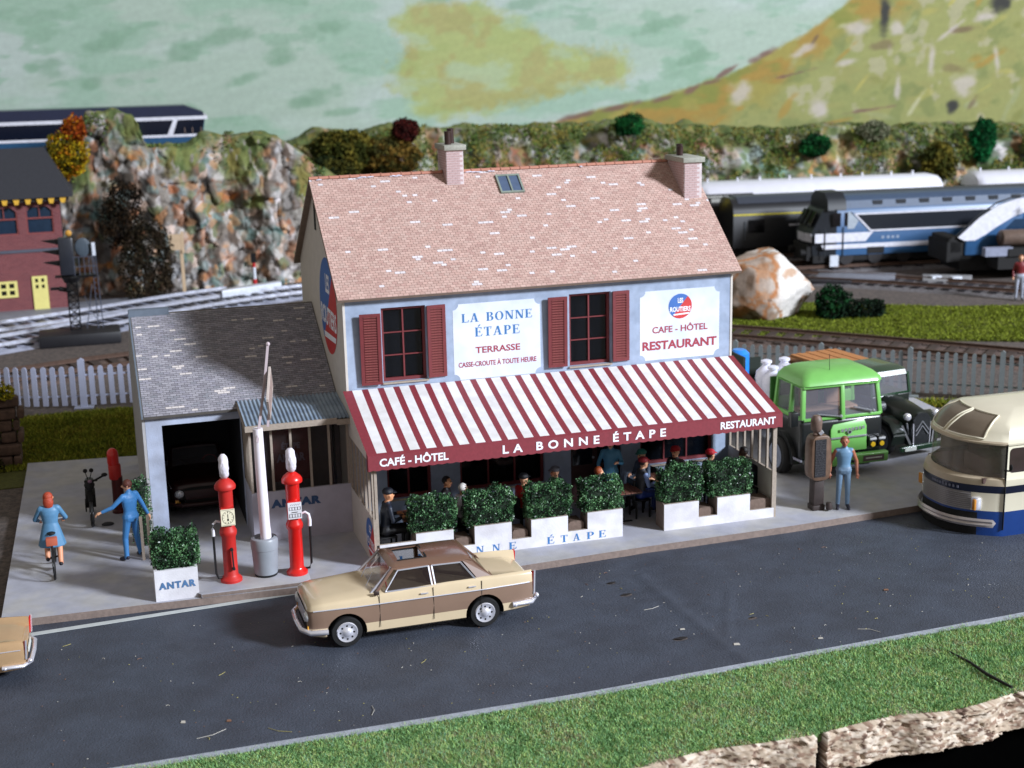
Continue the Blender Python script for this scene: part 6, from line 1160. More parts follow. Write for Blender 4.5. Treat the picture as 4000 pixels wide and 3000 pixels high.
# navy train up on the left embankment
t = thing('locomotive', 'navy blue and white locomotive up on the shelf at the top left', 'locomotive')
NV = mat('train_navy', (.09, .12, .22), .4, coat=.2); MB().rings([[(x, y, z) for y, z in p] for x, p in ((-14, [(0, 1.62), (.3, 2.1), (1.9, 2.1), (2.2, 1.62)]), (-.9, [(0, 1.62), (.3, 2.1), (1.9, 2.1), (2.2, 1.62)]), (-.05, [(0, 1.62), (.2, 1.78), (2.0, 1.78), (2.2, 1.62)]))]).build('roof', NV, t, smooth=30)
MB().prism([(-14, 0, 0), (-14, 0, 1.46), (.0, 0, 1.46), (-.10, 0, .95), (.05, 0, .75), (.05, 0, 0)], (0, 2.2, 0)).build('body', mat('train_blue', (.14, .30, .44), .4), t)
MB().box(-14, .12, -.02, 2.22, 1.46, 1.62).box(-14, .05, -.02, 2.22, .68, .80).prism([(-1.75, -.021, .8), (-1.5, -.021, .8), (-1.25, -.021, 1.46), (-1.45, -.021, 1.46)], (0, .02, 0)).build('white_band', LWH, t)
MB().prism([(-14, -.012, .80), (-1.76, -.012, .80), (-1.46, -.012, 1.46), (-14, -.012, 1.46)], (0, .01, 0)).prism([(-1.49, -.012, .80), (-.06, -.012, .80), (-.12, -.012, 1.0), (-.02, -.012, 1.46), (-1.24, -.012, 1.46)], (0, .01, 0)).build('window_band', mat('band_glass', (.07, .09, .15), .15), t)
for x in (-.95, -.6, -.2): MB().box(x-.02, x+.02, -.016, -.010, .85, 1.1).build('cab_pillar', mat('pillar_tan', (.45, .38, .34), .5), t)
t.location = (1.0, 40, 5.35); t.rotation_euler = (0, 0, R(-3))
MB().box(-20, 1.2, 40.2, 42, 4.72, 5.34).build('viaduct_kerb', mat('kerb_stone', (.34, .34, .33), .8))['kind'] = 'structure'
# ================================================================ SIGNAL, HOUSE, POSTS
SGB = mat('signal_black', (.06, .06, .07), .35, var=.1); SGG = mat('signal_steel', (.34, .36, .42), .35, .4)
t = thing('signal', 'black railway signal on a lattice mast with three pointed hoods', 'signal', (-5.2, 24.5, .3))
MB().box(-6.85, -4.0, 23.4, 24.9, -.16, .28).build('base', mat('signal_base', (.11, .11, .13), .5), t, bevel=.06)
lat = MB()
for x in (-5.72, -5.37):
    for y in (24.3, 24.6): lat.bar((x, y, .28), (x, y, 2.1), .045)
for k in range(7):
    z = .3+k*.26; lat.bar((-5.72, 24.3, z), (-5.37, 24.3, z+.26), .03).bar((-5.37, 24.3, z), (-5.72, 24.3, z+.26), .03).bar((-5.72, 24.3, z), (-5.37, 24.3, z), .03)
lat.build('mast', SGB, t)
lat = MB()
for x0, x1 in ((-4.86, -4.74), (-4.68, -4.62)): lat.bar((x0+.1, 24.4, .28), (x1-.02, 24.4, 3.4), .035)
for k in range(15): z = .35+k*.2; lat.bar((-4.76, 24.4, z), (-4.68, 24.4, z), .05, .03)
lat.bar((-5.15, 24.4, .28), (-4.85, 24.4, 1.9), .03).bar((-5.15, 24.4, 1.5), (-4.8, 24.4, .6), .02).build('ladder', SGG, t)
MB().lathe([(.02, 1.98), (.25, 2.02), (.34, 2.2), (.34, 2.28)], (-5.55, 24.45, 0), 16).box(-5.75, -4.66, 24.2, 24.75, 2.2, 2.28).box(-6.1, -5.5, 24.3, 24.6, 2.22, 2.28).build('platform', SGB, t)
hd = MB()
for x in np.linspace(-5.4, -4.7, 5): hd.bar((x, 24.22, 2.28), (x, 24.22, 2.95), .03)
hd.bar((-5.45, 24.22, 2.95), (-4.66, 24.22, 2.95), .03).bar((-5.45, 24.22, 2.6), (-4.66, 24.22, 2.6), .025).build('railing', SGG, t)
MB().box(-5.90, -5.38, 24.2, 24.6, 2.3, 3.66).build('head', mat('signal_head', (.16, .17, .20), .3), t, bevel=.06)
MB().sph((-5.05, 24.5, 3.25), (.28, .05, .35), 12, 8).build('disc', mat('signal_disc', (.28, .32, .36), .35), t); MB().box(-4.74, -4.62, 24.35, 24.45, 2.95, 3.42).build('post_highlight', PALEW, t)  # the white box is a painted highlight on the right post
for z in (3.52, 3.14, 2.74): MB().rings([[(-5.75, 24.26+.14*0, z-.14), (-5.75, 24.54, z-.14), (-5.75, 24.54, z+.10), (-5.75, 24.26, z+.10)], [(-6.45, 24.39, z+.05), (-6.45, 24.41, z+.05), (-6.45, 24.41, z+.07), (-6.45, 24.39, z+.07)]]).build('hood', SGB, t)
MB().sph((-5.50, 24.4, 3.80), (.12, .1, .12), 10, 8).build('lamp_cap', mat('lamp_ochre', (.75, .55, .22), .4), t); MB().box(-6.3, -5.9, 24.5, 24.6, 1.75, 1.85).cyl((-6.0, 24.5, 1.8), (-5.6, 24.5, 1.7), .09).build('arm', SGB, t)
# brick house
BRK = mat('house_brick', (.47, .24, .25), .8, var=.12, vs=3, c2=(.42, .22, .24)); YLW = mat('house_yellow', (.88, .84, .52), .5, var=.04); SLT = mat('house_slate', (.17, .175, .20), .75, var=.12, vs=12, bump=.3); TRM = mat('house_trim', (.52, .25, .24), .6)
bn = BRK.node_tree; bt = bn.nodes.new('ShaderNodeTexBrick'); bt.inputs['Scale'].default_value = 1; bt.inputs['Brick Width'].default_value = .22; bt.inputs['Row Height'].default_value = .075; bt.inputs['Mortar Size'].default_value = .008
bt.inputs['Color1'].default_value = (*lin((.47, .24, .25)), 1); bt.inputs['Color2'].default_value = (*lin((.41, .20, .22)), 1); bt.inputs['Mortar'].default_value = (*lin((.53, .36, .36)), 1)
tc = bn.nodes.new('ShaderNodeTexCoord'); mp = bn.nodes.new('ShaderNodeMapping'); mp.inputs['Rotation'].default_value = (PI/2, 0, 0); bn.links.new(tc.outputs['Object'], mp.inputs[0]); bn.links.new(mp.outputs[0], bt.inputs['Vector']); bn.links.new(bt.outputs[0], bn.nodes['Principled BSDF'].inputs['Base Color'])
t = thing('brick_house', 'dark red brick signal house with black roof and yellow door at the left edge', 'building', (-8, 31, 0))
holes(MB(), -12, -5.76, -.16, 4.34, [(-8.45, -7.42, 3.02, 4.1), (-7.10, -6.05, 3.02, 4.1), (-9.8, -8.8, 3.02, 4.1)], 31, 31.12).build('wall', BRK, t)
MB().box(-5.80, -5.7601, 31.12, 35, -.16, 4.34).box(-12, -5.8, 31.3, 31.34, 2.7, 4.3).box(-12, -5.8, 34.9, 35, -.16, 4.3).build('wall', DARK, t)
MB().prism([(-12, 30.45, 4.55), (-5.22, 30.45, 4.55), (-6.2, 32.4, 6.35), (-12, 32.4, 6.35)], (0, .0, -.06)).prism([(-5.22, 30.45, 4.55), (-5.22, 35.4, 4.55), (-6.2, 33.4, 6.35), (-6.2, 32.4, 6.35)], (0, 0, -.06)).build('roof', SLT, t)
MB().box(-12, -5.4, 30.6, 31, 4.34, 4.49).build('eave', mat('eave_dark', (.14, .12, .12), .8), t)
dn = MB().prism([(-.13, 0, 0), (.13, 0, 0), (.07, 0, -.24), (-.07, 0, -.24)], (0, .08, 0)).mesh('dentil', mat('dentil_yellow', (.85, .66, .22), .5))
for i in range(13): o = link('dentil', dn, t); o.location = (-5.62-i*.44+8, 30.52-31, 4.50)
MB().box(-12, -5.74, 30.95, 31, 2.30, 2.42).build('string_course', mat('band_grey', (.32, .33, .38), .7), t)
for x0, x1 in ((-8.45, -7.42), (-7.10, -6.05), (-9.8, -8.8)):
    w_ = MB().box(x0, x0+.05, 31.02, 31.08, 3.02, 4.1).box(x1-.05, x1, 31.02, 31.08, 3.02, 4.1).box(x0+.05, x1-.05, 31.02, 31.08, 3.02, 3.07).box(x0+.05, x1-.05, 31.02, 31.08, 3.62, 3.68).box((x0+x1)/2-.02, (x0+x1)/2+.02, 31.03, 31.07, 3.68, 4.1).build('window', TRM, t)
    MB().box(x0+.05, x1-.05, 31.09, 31.10, 3.03, 4.1).build('pane', mat('house_glass', (.14, .20, .27), .12), w_)
    for s in (0, 1): MB().prism([(x0 if s == 0 else x1, 31.0, 4.1), (x0+.22 if s == 0 else x1-.22, 31.0, 4.1), (x0 if s == 0 else x1, 31.0, 3.9)], (0, .03, 0)).build('arch_corner', BRK, w_)
def ypanel(x0, x1, z0, z1, cols_, rows, name, zr):
    f = holes(MB(), x0, x1, z0, z1, [(x0+.12+(x1-x0-.12)/cols_*i, x0+(x1-x0-.12)/cols_*(i+1), zr+.1+(z1-zr-.1)/rows*k, zr+(z1-zr-.1)/rows*(k+1)) for i in range(cols_) for k in range(rows)], 30.94, 30.99).build(name, YLW, t)
    MB().box(x0+.02, x1-.02, 30.991, 30.998, zr, z1-.02).build('pane', mat('house_black', (.05, .05, .06), .3), f)
ypanel(-7.11, -6.52, -.12, 1.32, 2, 2, 'door', .72); ypanel(-8.75, -7.68, .52, 1.18, 3, 2, 'window', .52)
# posts
tag(MB().box(-1.12, -.98, 32.2, 32.34, -.16, 1.9).box(-1.05, -.93, 32.15, 32.2, 1.7, 2.62).box(-1.55, -1.051, 32.16, 32.2, 1.85, 2.52).build('wooden_sign', mat('wood_pale', (.74, .64, .52), .7, var=.1)), 'pale wooden post with a brown board standing before the cliff', 'sign post')
t = thing('marker_post', 'red and white striped marker post with black top before the cliff', 'post', (1.98, 32.6, -.15))
MB().cyl((1.98, 32.6, -.15), (1.98, 32.6, .32), .09, n=10).build('red_section', mat('post_red', (.72, .12, .12), .5), t); MB().cyl((1.98, 32.6, .32), (1.98, 32.6, .85), .075, n=10).build('white_section', PALEW, t); MB().cyl((1.98, 32.6, .85), (1.98, 32.6, 1.05), .075, n=10).build('red_section', MATS['post_red'], t); MB().box(1.86, 2.08, 32.5, 32.7, 1.05, 1.45).build('top_box', SGB, t)
# boulder, shrub, stones
def rock(name, label, cat, c, r, cols, seed, n=60, yaw=0):
    th = np.linspace(0, PI, n); ph = np.linspace(0, 2*PI, n*2, endpoint=False); T, P = np.meshgrid(th, ph, indexing='ij'); dx, dy, dz = np.sin(T)*np.cos(P), np.sin(T)*np.sin(P), np.cos(T)
    gr = np.random.default_rng(seed); PN = gr.normal(size=(22, 3)); PN /= np.linalg.norm(PN, axis=1)[:, None]; PN = np.concatenate([PN, [(-.15, 0, 1), (.75, -.1, .62), (.2, -.95, .3), (-.8, -.5, .2), (.5, -.7, -.4)]]); PN /= np.linalg.norm(PN, axis=1)[:, None]
    hh = np.concatenate([gr.uniform(.84, 1.05, 22), [.92, .80, .78, .88, .8]]); k = np.full(dx.shape, 1.3)
    for nn, h_ in zip(PN, hh): dt = dx*nn[0]+dy*nn[1]+dz*nn[2]; k = np.minimum(k, h_/np.maximum(dt, .05))
    k = k*(1+.10*(fbm(dx*3+5, dy*3, dz*3, seed+1, 5)-.5)); e = lambda v: v
    X, Y, Zz = c[0]+e(dx)*k*r[0], c[1]+e(dy)*k*r[1], c[2]+e(dz)*k*r[2]; C = np.zeros(X.shape+(3,)); C[:] = cols[0]
    C = mixc(C, cols[1], sst(.60, .72, fbm(X*1.3, Y*1.3, Zz*1.3, seed+3, 5))); C = mixc(C, (.50, .42, .36), .75*sst(.25, -.35, dx)); C = mixc(C, cols[2], .85*(1-sst(.01, .05, np.abs(fbm(X*.9+7, Y*.9, Zz*1.1, seed+24, 5)-.5)))); C = mixc(C, cols[2], .9*(1-sst(.015, .06, np.abs(fbm(X*.55+3, Y*.8, Zz*.8, seed+4, 5)-.5)))+.5*sst(.6, .7, fbm(X*1.6, Y*1.6, Zz*2.5, seed+14, 5))); C = mixc(C, cols[3], .8*sst(.68, .74, fbm(X*1.4+3, Y*1.4, Zz*1.4, seed+5, 4)))  # left side browned in the colour to carry its shade; veins are rust
    C = np.clip(C, 0, 1)**2.2; V = np.stack([X.ravel(), Y.ravel(), Zz.ravel()], 1); m2 = n*2; i = np.arange(n-1)[:, None]*m2; j = np.arange(m2)[None]; j2 = (j+1) % m2
    F = np.stack([i+j, i+m2+j, i+m2+j2, i+j2], -1).reshape(-1, 4); return tag(fast(name, V, F, ROCKM, cols=C.reshape(-1, 3), smooth=False), label, cat)
rock('boulder', 'large pale boulder with rusty veins on the grass right of the cafe', 'boulder', (19.25, 18.6, .95), (1.85, 1.2, 1.45), [(.84, .82, .80), (.60, .50, .42), (.62, .40, .24), (.34, .26, .20)], 5)
bush('shrub', 'dark green shrub at the right foot of the pale boulder', 'bush', (21.5, 17.4, .35), (.78, .6, .72), 4200, .06, [(.03, .10, .05), (.05, .17, .08), (.08, .25, .12)], 51)
bush('shrub', 'low straggling dark shrub trailing right from the boulder shrub', 'bush', (22.7, 17.1, .15), (.85, .5, .42), 2400, .06, [(.04, .09, .05), (.07, .16, .09), (.14, .17, .12)], 52)
t = thing('dry_stone_wall', 'brown stone outcrop with yellow moss at the left edge beside the pavement', 'rock', (-7.7, 7.9, -.15))
for i in range(9):
    for k in range(int(2+i*.0)):
        pass
gq_ = random.Random(9); stn = mat('stone_brown', (.36, .28, .24), .9, var=.35, vs=7, bump=.8, bs=9)
for k in range(6):
    x = -9.6
    while x < -7.0:
        l = gq_.uniform(.4, .9); x1 = min(x+l, -6.95+gq_.uniform(-.12, .05)); 
        if x1-x > .15: MB().box(x, x1-.03, 8.35+.12*k+gq_.uniform(-.06, .06), 9.3, -.15+.29*k, -.15+.29*(k+1)-.03).build('stone', stn, t, bevel=.05)
        x = x1
leaves('moss', FOL, blob((-8.4, 8.9, 1.75), (1.45, .55, .30), .3, .3, 3), 4200, .05, [(.40, .38, .08), (.56, .52, .12), (.66, .60, .14), (.30, .32, .1)], t, 3)
leaves('moss', FOL, blob((-8.6, 8.0, .1), (1.2, .5, .35), .3, .3, 5), 1800, .05, [(.10, .12, .05), (.18, .18, .08)], t, 5)
# ================================================================ PEOPLE
SKINM = mat('figure_paint', attr=True, rough=.5, var=.06, vs=15); HAIRM = {}
def figure(label, loc, yaw, cols, seated=False, arms=None, hair=None, cap=None, dress=None, head=(0, 0), lean=0., scale=1., legs=None, vox=.017, bun=False, h0=None, longhair=False, name='person', bald=False):
    """cols: skin, top, trousers, shoes, sleeves. local frame: facing +x, left +y"""
    skin, top, bot, shoe = cols[:4]; slv = cols[4] if len(cols) > 4 else top; S = -.41 if seated else 0; K = []
    def c(a, b, ra, rb, k): K.append((np.array(a, float), np.array(b, float), ra, rb, k))
    L = lambda z: lean*(z-.9-S)
    pz = .93+S
    c((0, -.07, pz), (0, .07, pz), .12, .12, bot); c((L(1.06+S), -.045, 1.07+S), (L(1.06+S), .045, 1.07+S), .112, .112, top); c((L(1.18+S), -.07, 1.18+S), (L(1.18+S), .07, 1.18+S), .12, .12, top)
    c((L(1.3+S), -.09, 1.30+S), (L(1.3+S), .09, 1.30+S), .118, .118, top); c((L(1.4+S), -.155, 1.395+S), (L(1.4+S), .155, 1.395+S), .062, .062, top); c((L(1.4+S), 0, 1.38+S), (L(1.5+S)+.01, 0, 1.50+S), .075, .05, top if not dress else top)
    NT = len(K)
    hx, hy = L(1.55+S)+.02+head[0], head[1]; hz = 1.60+S; ca, sa = math.cos(head[1]*0), 0
    c((L(1.45+S), 0, 1.45+S), (hx-.01, 0, hz-.06), .052, .05, skin); c((hx-.012, 0, hz+.028), (hx-.005, 0, hz-.005), .092, .09, skin); c((hx+.035, 0, hz-.055), (hx+.04, 0, hz-.075), .058, .045, skin)
    hd = R(head[1]); rot = lambda x, y: (hx+x*math.cos(hd)-y*math.sin(hd), x*math.sin(hd)+y*math.cos(hd))
    K.append((np.array((*rot(.09, 0), hz+.0)), np.array((*rot(.108, 0), hz-.018)), .012, .017, skin))
    for s in (-1, 1):
        K.append((np.array((*rot(.0, .092*s), hz-.01)), np.array((*rot(-.005, .098*s), hz+.015)), .016, .018, skin)); K.append((np.array((*rot(.078, .034*s), hz+.015)), np.array((*rot(.080, .034*s), hz+.016)), .013, .013, (.15, .1, .1)))
    K.append((np.array((*rot(.082, -.02), hz-.052)), np.array((*rot(.082, .02), hz-.052)), .01, .01, (.62, .3, .28)))
    for i, s in enumerate((1, -1)):
        if legs: hp, kn, an, to = [np.array(p, float)*np.array((1, s if not isinstance(legs[i], list) else 1, 1)) for p in legs[i]]
        elif seated: hp, kn, an, to = (0, .09*s, .51), (.42, .11*s, .50), (.40, .11*s, .09), (.54, .12*s, .04)
        else: hp, kn, an, to = (0, .085*s, .90), (.03, .10*s, .49), (-.02, .11*s, .08), (.14, .13*s, .035)
        c(hp, kn, .088, .064, bot); c(kn, an, .064, .05, bot if not dress else skin); c(an, to, .046, .04, shoe); c(np.array(an)-np.array((.04, 0, 0)), an, .04, .045, shoe)
        sh = np.array((L(1.39+S), .175*s, 1.385+S)); e, w_ = (arms[i] if arms else ((-.02, .25*s, 1.12+S), (.08, .25*s, .88+S)))
        e = np.array(e, float); w_ = np.array(w_, float); c(sh, e, .058, .046, slv); c(e, w_-.12*(w_-e), .046, .036, slv); c(w_-.14*(w_-e), w_, .031, .028, skin)
        d = (w_-e)/np.linalg.norm(w_-e); side = np.cross(d, (0, 0, 1.)); side = side/np.linalg.norm(side) if np.linalg.norm(side) > .2 else np.array((1., 0, 0)); cur = np.cross(side, d)*(-1 if abs(d[2]) < .6 else s)
        pm = w_+d*.055; c(w_, pm, .026, .034, skin)
        for f, (o, l) in enumerate(((-.027, .062), (-.009, .075), (.010, .070), (.027, .055))): b0 = pm+side*o+d*.02; m1 = b0+d*l*.5+cur*.012; c(b0, m1, .0115, .0105, skin); c(m1, m1+d*l*.3+cur*.03, .0105, .009, skin)
        th = w_+d*.025-side*.03; c(th, th+d*.045-side*.028+cur*.01, .013, .010, skin)
    NK = len(K)
    if dress:
        zt_, zb_, r0, r1 = dress
        for k in range(9):
            f = k/8; z = zt_+(zb_-zt_)*f; r = r0+(r1-r0)*f**.8
            for a in np.linspace(0, 2*PI, 14, endpoint=False): c((r*.72*math.cos(a)*.8-.0, r*math.sin(a)*.9, z), (r*.72*math.cos(a)*.8, r*math.sin(a)*.9, z-.03), .05, .05, top)
        c((0, 0, zt_), (0, 0, zb_+.04), r0*.9, r1*.6, top)
    b = MB()
    if dress:
        zt_, zb_, r0, r1 = dress; b.rings([[((r0+(r1-r0)*f**.8)*.72*math.cos(a)*(1+.05*math.sin(a*9)*f), (r0+(r1-r0)*f**.8)*math.sin(a)*(1+.05*math.cos(a*9)*f), zt_+(zb_-zt_)*f) for a in np.linspace(0, 2*PI, 48, endpoint=False)] for f in np.linspace(0, 1, 12)])
    tor = [(.84, .095, .15), (.90, .115, .168), (.98, .112, .165), (1.07, .098, .145), (1.18, .108, .16), (1.28, .118, .178), (1.36, .108, .185), (1.41, .085, .16), (1.45, .062, .09), (1.49, .052, .06)]
    b.rings([[(L(z+S)+rx*math.cos(a), ry*math.sin(a), z+S) for a in np.linspace(0, 2*PI, 28, endpoint=False)] for z, rx, ry in tor])
    for a, e, ra, rb, k in [q_ for i_, q_ in enumerate(K[:NK]) if i_ not in (1, 2, 3)]:
        a, e = Vector(a), Vector(e)
        if (e-a).length > 1e-4: b.cyl(a, e, ra, rb, 10)
        b.sph(a, ra, 10, 6); b.sph(e, rb, 10, 6)
    me = bpy.data.meshes.new('tmp'); me.from_pydata(b.v, [], b.f); o = link('tmp', me); m = o.modifiers.new('r', 'REMESH'); m.mode = 'VOXEL'; m.voxel_size = vox; s2 = o.modifiers.new('s', 'SMOOTH'); s2.factor = .5; s2.iterations = 2
    bpy.context.view_layer.update(); dg = bpy.context.evaluated_depsgraph_get(); r = bpy.data.meshes.new_from_object(o.evaluated_get(dg)); bpy.data.objects.remove(o)
    n = len(r.vertices); P = np.empty(n*3, np.float32); r.vertices.foreach_get('co', P); P = P.reshape(-1, 3).astype(float); best = np.full(n, 9.); C = np.zeros((n, 3))
    for a, e, ra, rb, k in K:
        d = e-a; l2 = max(d@d, 1e-9); t_ = np.clip(((P-a)@d)/l2, 0, 1); q = np.linalg.norm(P-(a+t_[:, None]*d), axis=1)-(ra+(rb-ra)*t_); w_ = q < best; best[w_] = q[w_]; C[w_] = lin(k)
    ca_ = r.color_attributes.new('Col', 'FLOAT_COLOR', 'POINT'); ca_.data.foreach_set('color', np.concatenate([C, np.ones((n, 1))], 1).astype(np.float32).ravel()); r.materials.clear(); r.materials.append(SKINM); r.shade_smooth()
    t = thing(name, label, 'person'); link('body', r, t)
    def hm(c_): return mat('hair_%d_%d_%d' % tuple(int(v*99) for v in c_), c_, .5, var=.15, vs=25, bump=.6, bs=70)
    if hair:
        h = MB().sph((hx-.018, 0, hz+.036), (.098, .099, .098), 16, 10); h.v = [(x-(.05 if x > hx+.045 and z < hz+.075 else 0), y, z) if z < hz+.09 else (x, y, z) for x, y, z in h.v]
        if longhair: h.sph((hx-.055, 0, hz-.07), (.075, .105, .15), 14, 8).sph((hx-.05, .03, hz-.16), (.05, .06, .09), 10, 6).sph((hx-.05, -.03, hz-.15), (.05, .06, .09), 10, 6)
        h.build('hair', hm(hair), t, smooth=60)
    if cap:
        h = MB().lathe([(.103, .045), (.112, .065), (.108, .10), (.08, .135), (.03, .15), (.005, .152)], (hx-.012, 0, hz), 18); px, py = rot(.10, 0); h.prism([(*rot(.08, -.07), hz+.055), (*rot(.15, -.045), hz+.045), (*rot(.15, .045), hz+.045), (*rot(.08, .07), hz+.055)], (0, 0, .014)); h.build('cap', hm(cap), t, smooth=40)
    t.location = loc; t.rotation_euler = (0, 0, R(yaw)); t.scale = (scale,)*3; return t
SK = (.88, .66, .52); SKO = (.85, .60, .44)
OB = (.25, .50, .74)
figure('mechanic in bright blue overalls pointing left on the forecourt', (-4.66, -.07, 0), 125, (SK, OB, OB, (.13, .14, .22)), arms=[((.10, .36, 1.20), (.20, .58, 1.13)), ((-.02, -.30, 1.13), (-.06, -.40, .88))], hair=(.38, .20, .16), head=(.02, 55), legs=[((0, .09, .90), (.05, .14, .49), (0, .18, .08), (.14, .22, .035))]*2, vox=.012)
figure('woman with long red hair in a blue coat riding a bicycle, seen from behind', (-6.24, -.36, .0), 88, ((.85, .58, .44), (.32, .50, .64), (.30, .46, .60), (.10, .10, .14)), arms=[((.10, .30, 1.14), (.38, .24, 1.02)), ((.10, -.30, 1.14), (.38, -.24, 1.02))], hair=(.66, .25, .15), longhair=True, dress=(1.12, .60, .13, .27), legs=[((0, .09, .90), (.25, .12, .62), (.10, .12, .28), (.22, .13, .22)), ((0, .09, .90), (.25, .12, .58), (.0, .13, .20), (.12, .13, .15))], vox=.013)
figure('man in pale blue shirt and grey blue dungarees beside the bronze petrol pump', (10.66, -2.35, 0), -112, ((.62, .38, .28), (.40, .54, .66), (.42, .52, .62), (.12, .12, .18), (.62, .38, .28)), arms=[((-.05, .29, 1.12), (.03, .30, .86)), ((-.05, -.29, 1.12), (.02, -.32, .86))], hair=(.50, .33, .25), scale=.97, vox=.013)
figure('distant track worker in a red jacket and pale trousers at the right edge', (29.8, 17.7, -.15), -120, (SK, (.45, .12, .14), (.62, .64, .70), (.2, .2, .2)), hair=(.5, .3, .2), vox=.03, scale=1.05)
tf = lambda y=0: [((.10, .24, .74), (.30, .14, .76)), ((.10, -.24, .74), (.30, -.14, .76))]
SEATED = [
 ('seated man in black cap and dark navy coat at the left end of the terrace', (.36, -1.72), 5, (SKO, (.10, .13, .19), (.08, .08, .10), (.06, .06, .06)), None, (.07, .08, .12), 1.04),
 ('white haired man in white shirt and yellow collar seated with his back to us', (2.02, -1.55), 20, (SKO, (.82, .80, .82), (.10, .10, .12), (.06, .06, .06)), (.84, .82, .80), None, .95),
 ('dark figure in a red scarf seated behind the white haired man', (1.82, -.92), -30, (SKO, (.12, .10, .11), (.08, .08, .08), (.06, .06, .06)), (.10, .08, .08), None, .96),
 ('man in a red jersey with a black cap seated beside the second hedge', (3.42, -1.40), 25, (SK, (.72, .10, .09), (.12, .12, .14), (.06, .06, .06)), None, (.08, .08, .10), .95),
 ('small seated figure in a grey cap seen above the third hedge', (4.42, -1.0), 180, (SK, (.25, .24, .25), (.12, .12, .14), (.06, .06, .06)), None, (.45, .46, .50), .92),
 ('red haired woman seated in front of the waitress', (5.10, -1.45), 10, (SK, (.80, .80, .84), (.12, .12, .14), (.06, .06, .06)), (.60, .28, .12), None, .95),
 ('man in red cap and grey vest on a black chair right of the entrance', (6.22, -1.25), 5, (SK, (.24, .25, .27), (.14, .22, .48), (.06, .06, .06), (.50, .58, .76)), (.12, .07, .06), (.58, .12, .16), .97),
 ('figure with a green cap sitting behind the man in the grey vest', (6.60, -.60), 200, (SK, (.30, .36, .44), (.12, .12, .14), (.06, .06, .06)), None, (.20, .50, .45), .96),
 ('man in a red beret sitting at the back under the window', (7.40, -.62), 215, (SK, (.20, .17, .18), (.12, .12, .14), (.06, .06, .06)), None, (.75, .10, .14), .96),
 ('brown haired figure in a red visor seated between the two right hedges', (7.86, -1.20), 10, (SK, (.16, .17, .22), (.12, .12, .14), (.06, .06, .06)), (.20, .08, .06), (.80, .12, .18), .96),
 ('dark bearded man seated at the right end by the striped screen', (8.72, -1.45), 190, ((.25, .16, .12), (.07, .06, .07), (.06, .06, .07), (.05, .05, .05)), (.10, .07, .06), None, 1.02)]
CL = ['under the black capped man at the left end', 'under the white haired man', 'under the figure in the red scarf', 'under the man in the red jersey', 'under the small figure in the grey cap', 'under the red haired woman', 'under the man in the grey vest, right of the entrance', 'under the figure with the green cap', 'under the man in the red beret', 'under the figure in the red visor', 'under the dark bearded man at the right end']
CHB = mat('chair_black', (.06, .06, .07), .5)
ch0 = thing('chair', 'black chair', 'chair'); MB().box(-.2, .2, -.2, .2, .40, .44).build('seat', CHB, ch0, bevel=.015); MB().box(-.24, -.205, -.2, .2, .46, .92).build('backrest', CHB, ch0, bevel=.01)
lg = MB().box(-.018, .018, -.018, .018, 0, .40).mesh('leg', CHB)
for x in (-.17, .17):
    for y in (-.17, .17): o = link('leg', lg, ch0); o.location = (x, y, 0)
for i, (lab, (x, y), yaw, cols, hair, cap, sc) in enumerate(SEATED):
    figure(lab, (x, y, 0), yaw, cols, seated=True, arms=tf(), hair=hair, cap=cap, lean=.12, scale=sc*1.05, vox=.016)
    c_ = ch0 if i == 0 else copy_tree(ch0); c_.location = (x, y, 0); c_.rotation_euler = (0, 0, R(yaw)); c_['label'] = 'black chair '+CL[i]; c_['group'] = 'black chairs on the terrace'; c_.scale = (sc,)*3
figure('waitress in a blue dress standing at the cafe entrance', (5.74, -.72, 0), -120, (SK, (.28, .52, .66), (.28, .52, .66), (.1, .1, .12)), arms=[((.08, .27, 1.16), (.26, .20, 1.22)), ((-.02, -.28, 1.12), (.05, -.28, .88))], hair=(.35, .2, .12), dress=(1.10, .45, .13, .24), vox=.015)
MB_ = MB().sph((5.62, -.93, 1.32), (.16, .05, .10), 12, 6)
TW = mat('table_wood', (.42, .27, .22), .5, var=.2, vs=10)
tb0 = thing('table', 'brown slatted cafe table beside the black coated man', 'table')
tpm = MB().box(-.06, .06, -.34, .34, .74, .765).mesh('board', TW)
for k in range(5): o = link('board', tpm, tb0); o.location = (-.27+.135*k, 0, 0)
MB().box(-.33, .33, -.30, -.26, .70, .739).box(-.33, .33, .26, .30, .70, .739).box(-.03, .03, -.03, .03, .02, .70).box(-.22, .22, -.03, .03, 0, .02).build('pedestal', CHB, tb0)
for i, (x, y, lab) in enumerate([(1.05, -1.55, None), (2.72, -1.35, 'brown cafe table right of the white haired man'), (4.0, -1.2, 'brown cafe table between the red jersey and the grey cap'), (5.72, -1.5, 'brown cafe table in front of the red haired woman'), (6.95, -1.0, 'brown cafe table in front of the man in the grey vest'), (8.35, -1.1, 'brown cafe table at the right end of the terrace')]):
    if i == 0: tb0.location = (x, y, 0); tb0['group'] = 'brown cafe tables'; continue
    c_ = copy_tree(tb0); c_.location = (x, y, 0); c_['label'] = lab
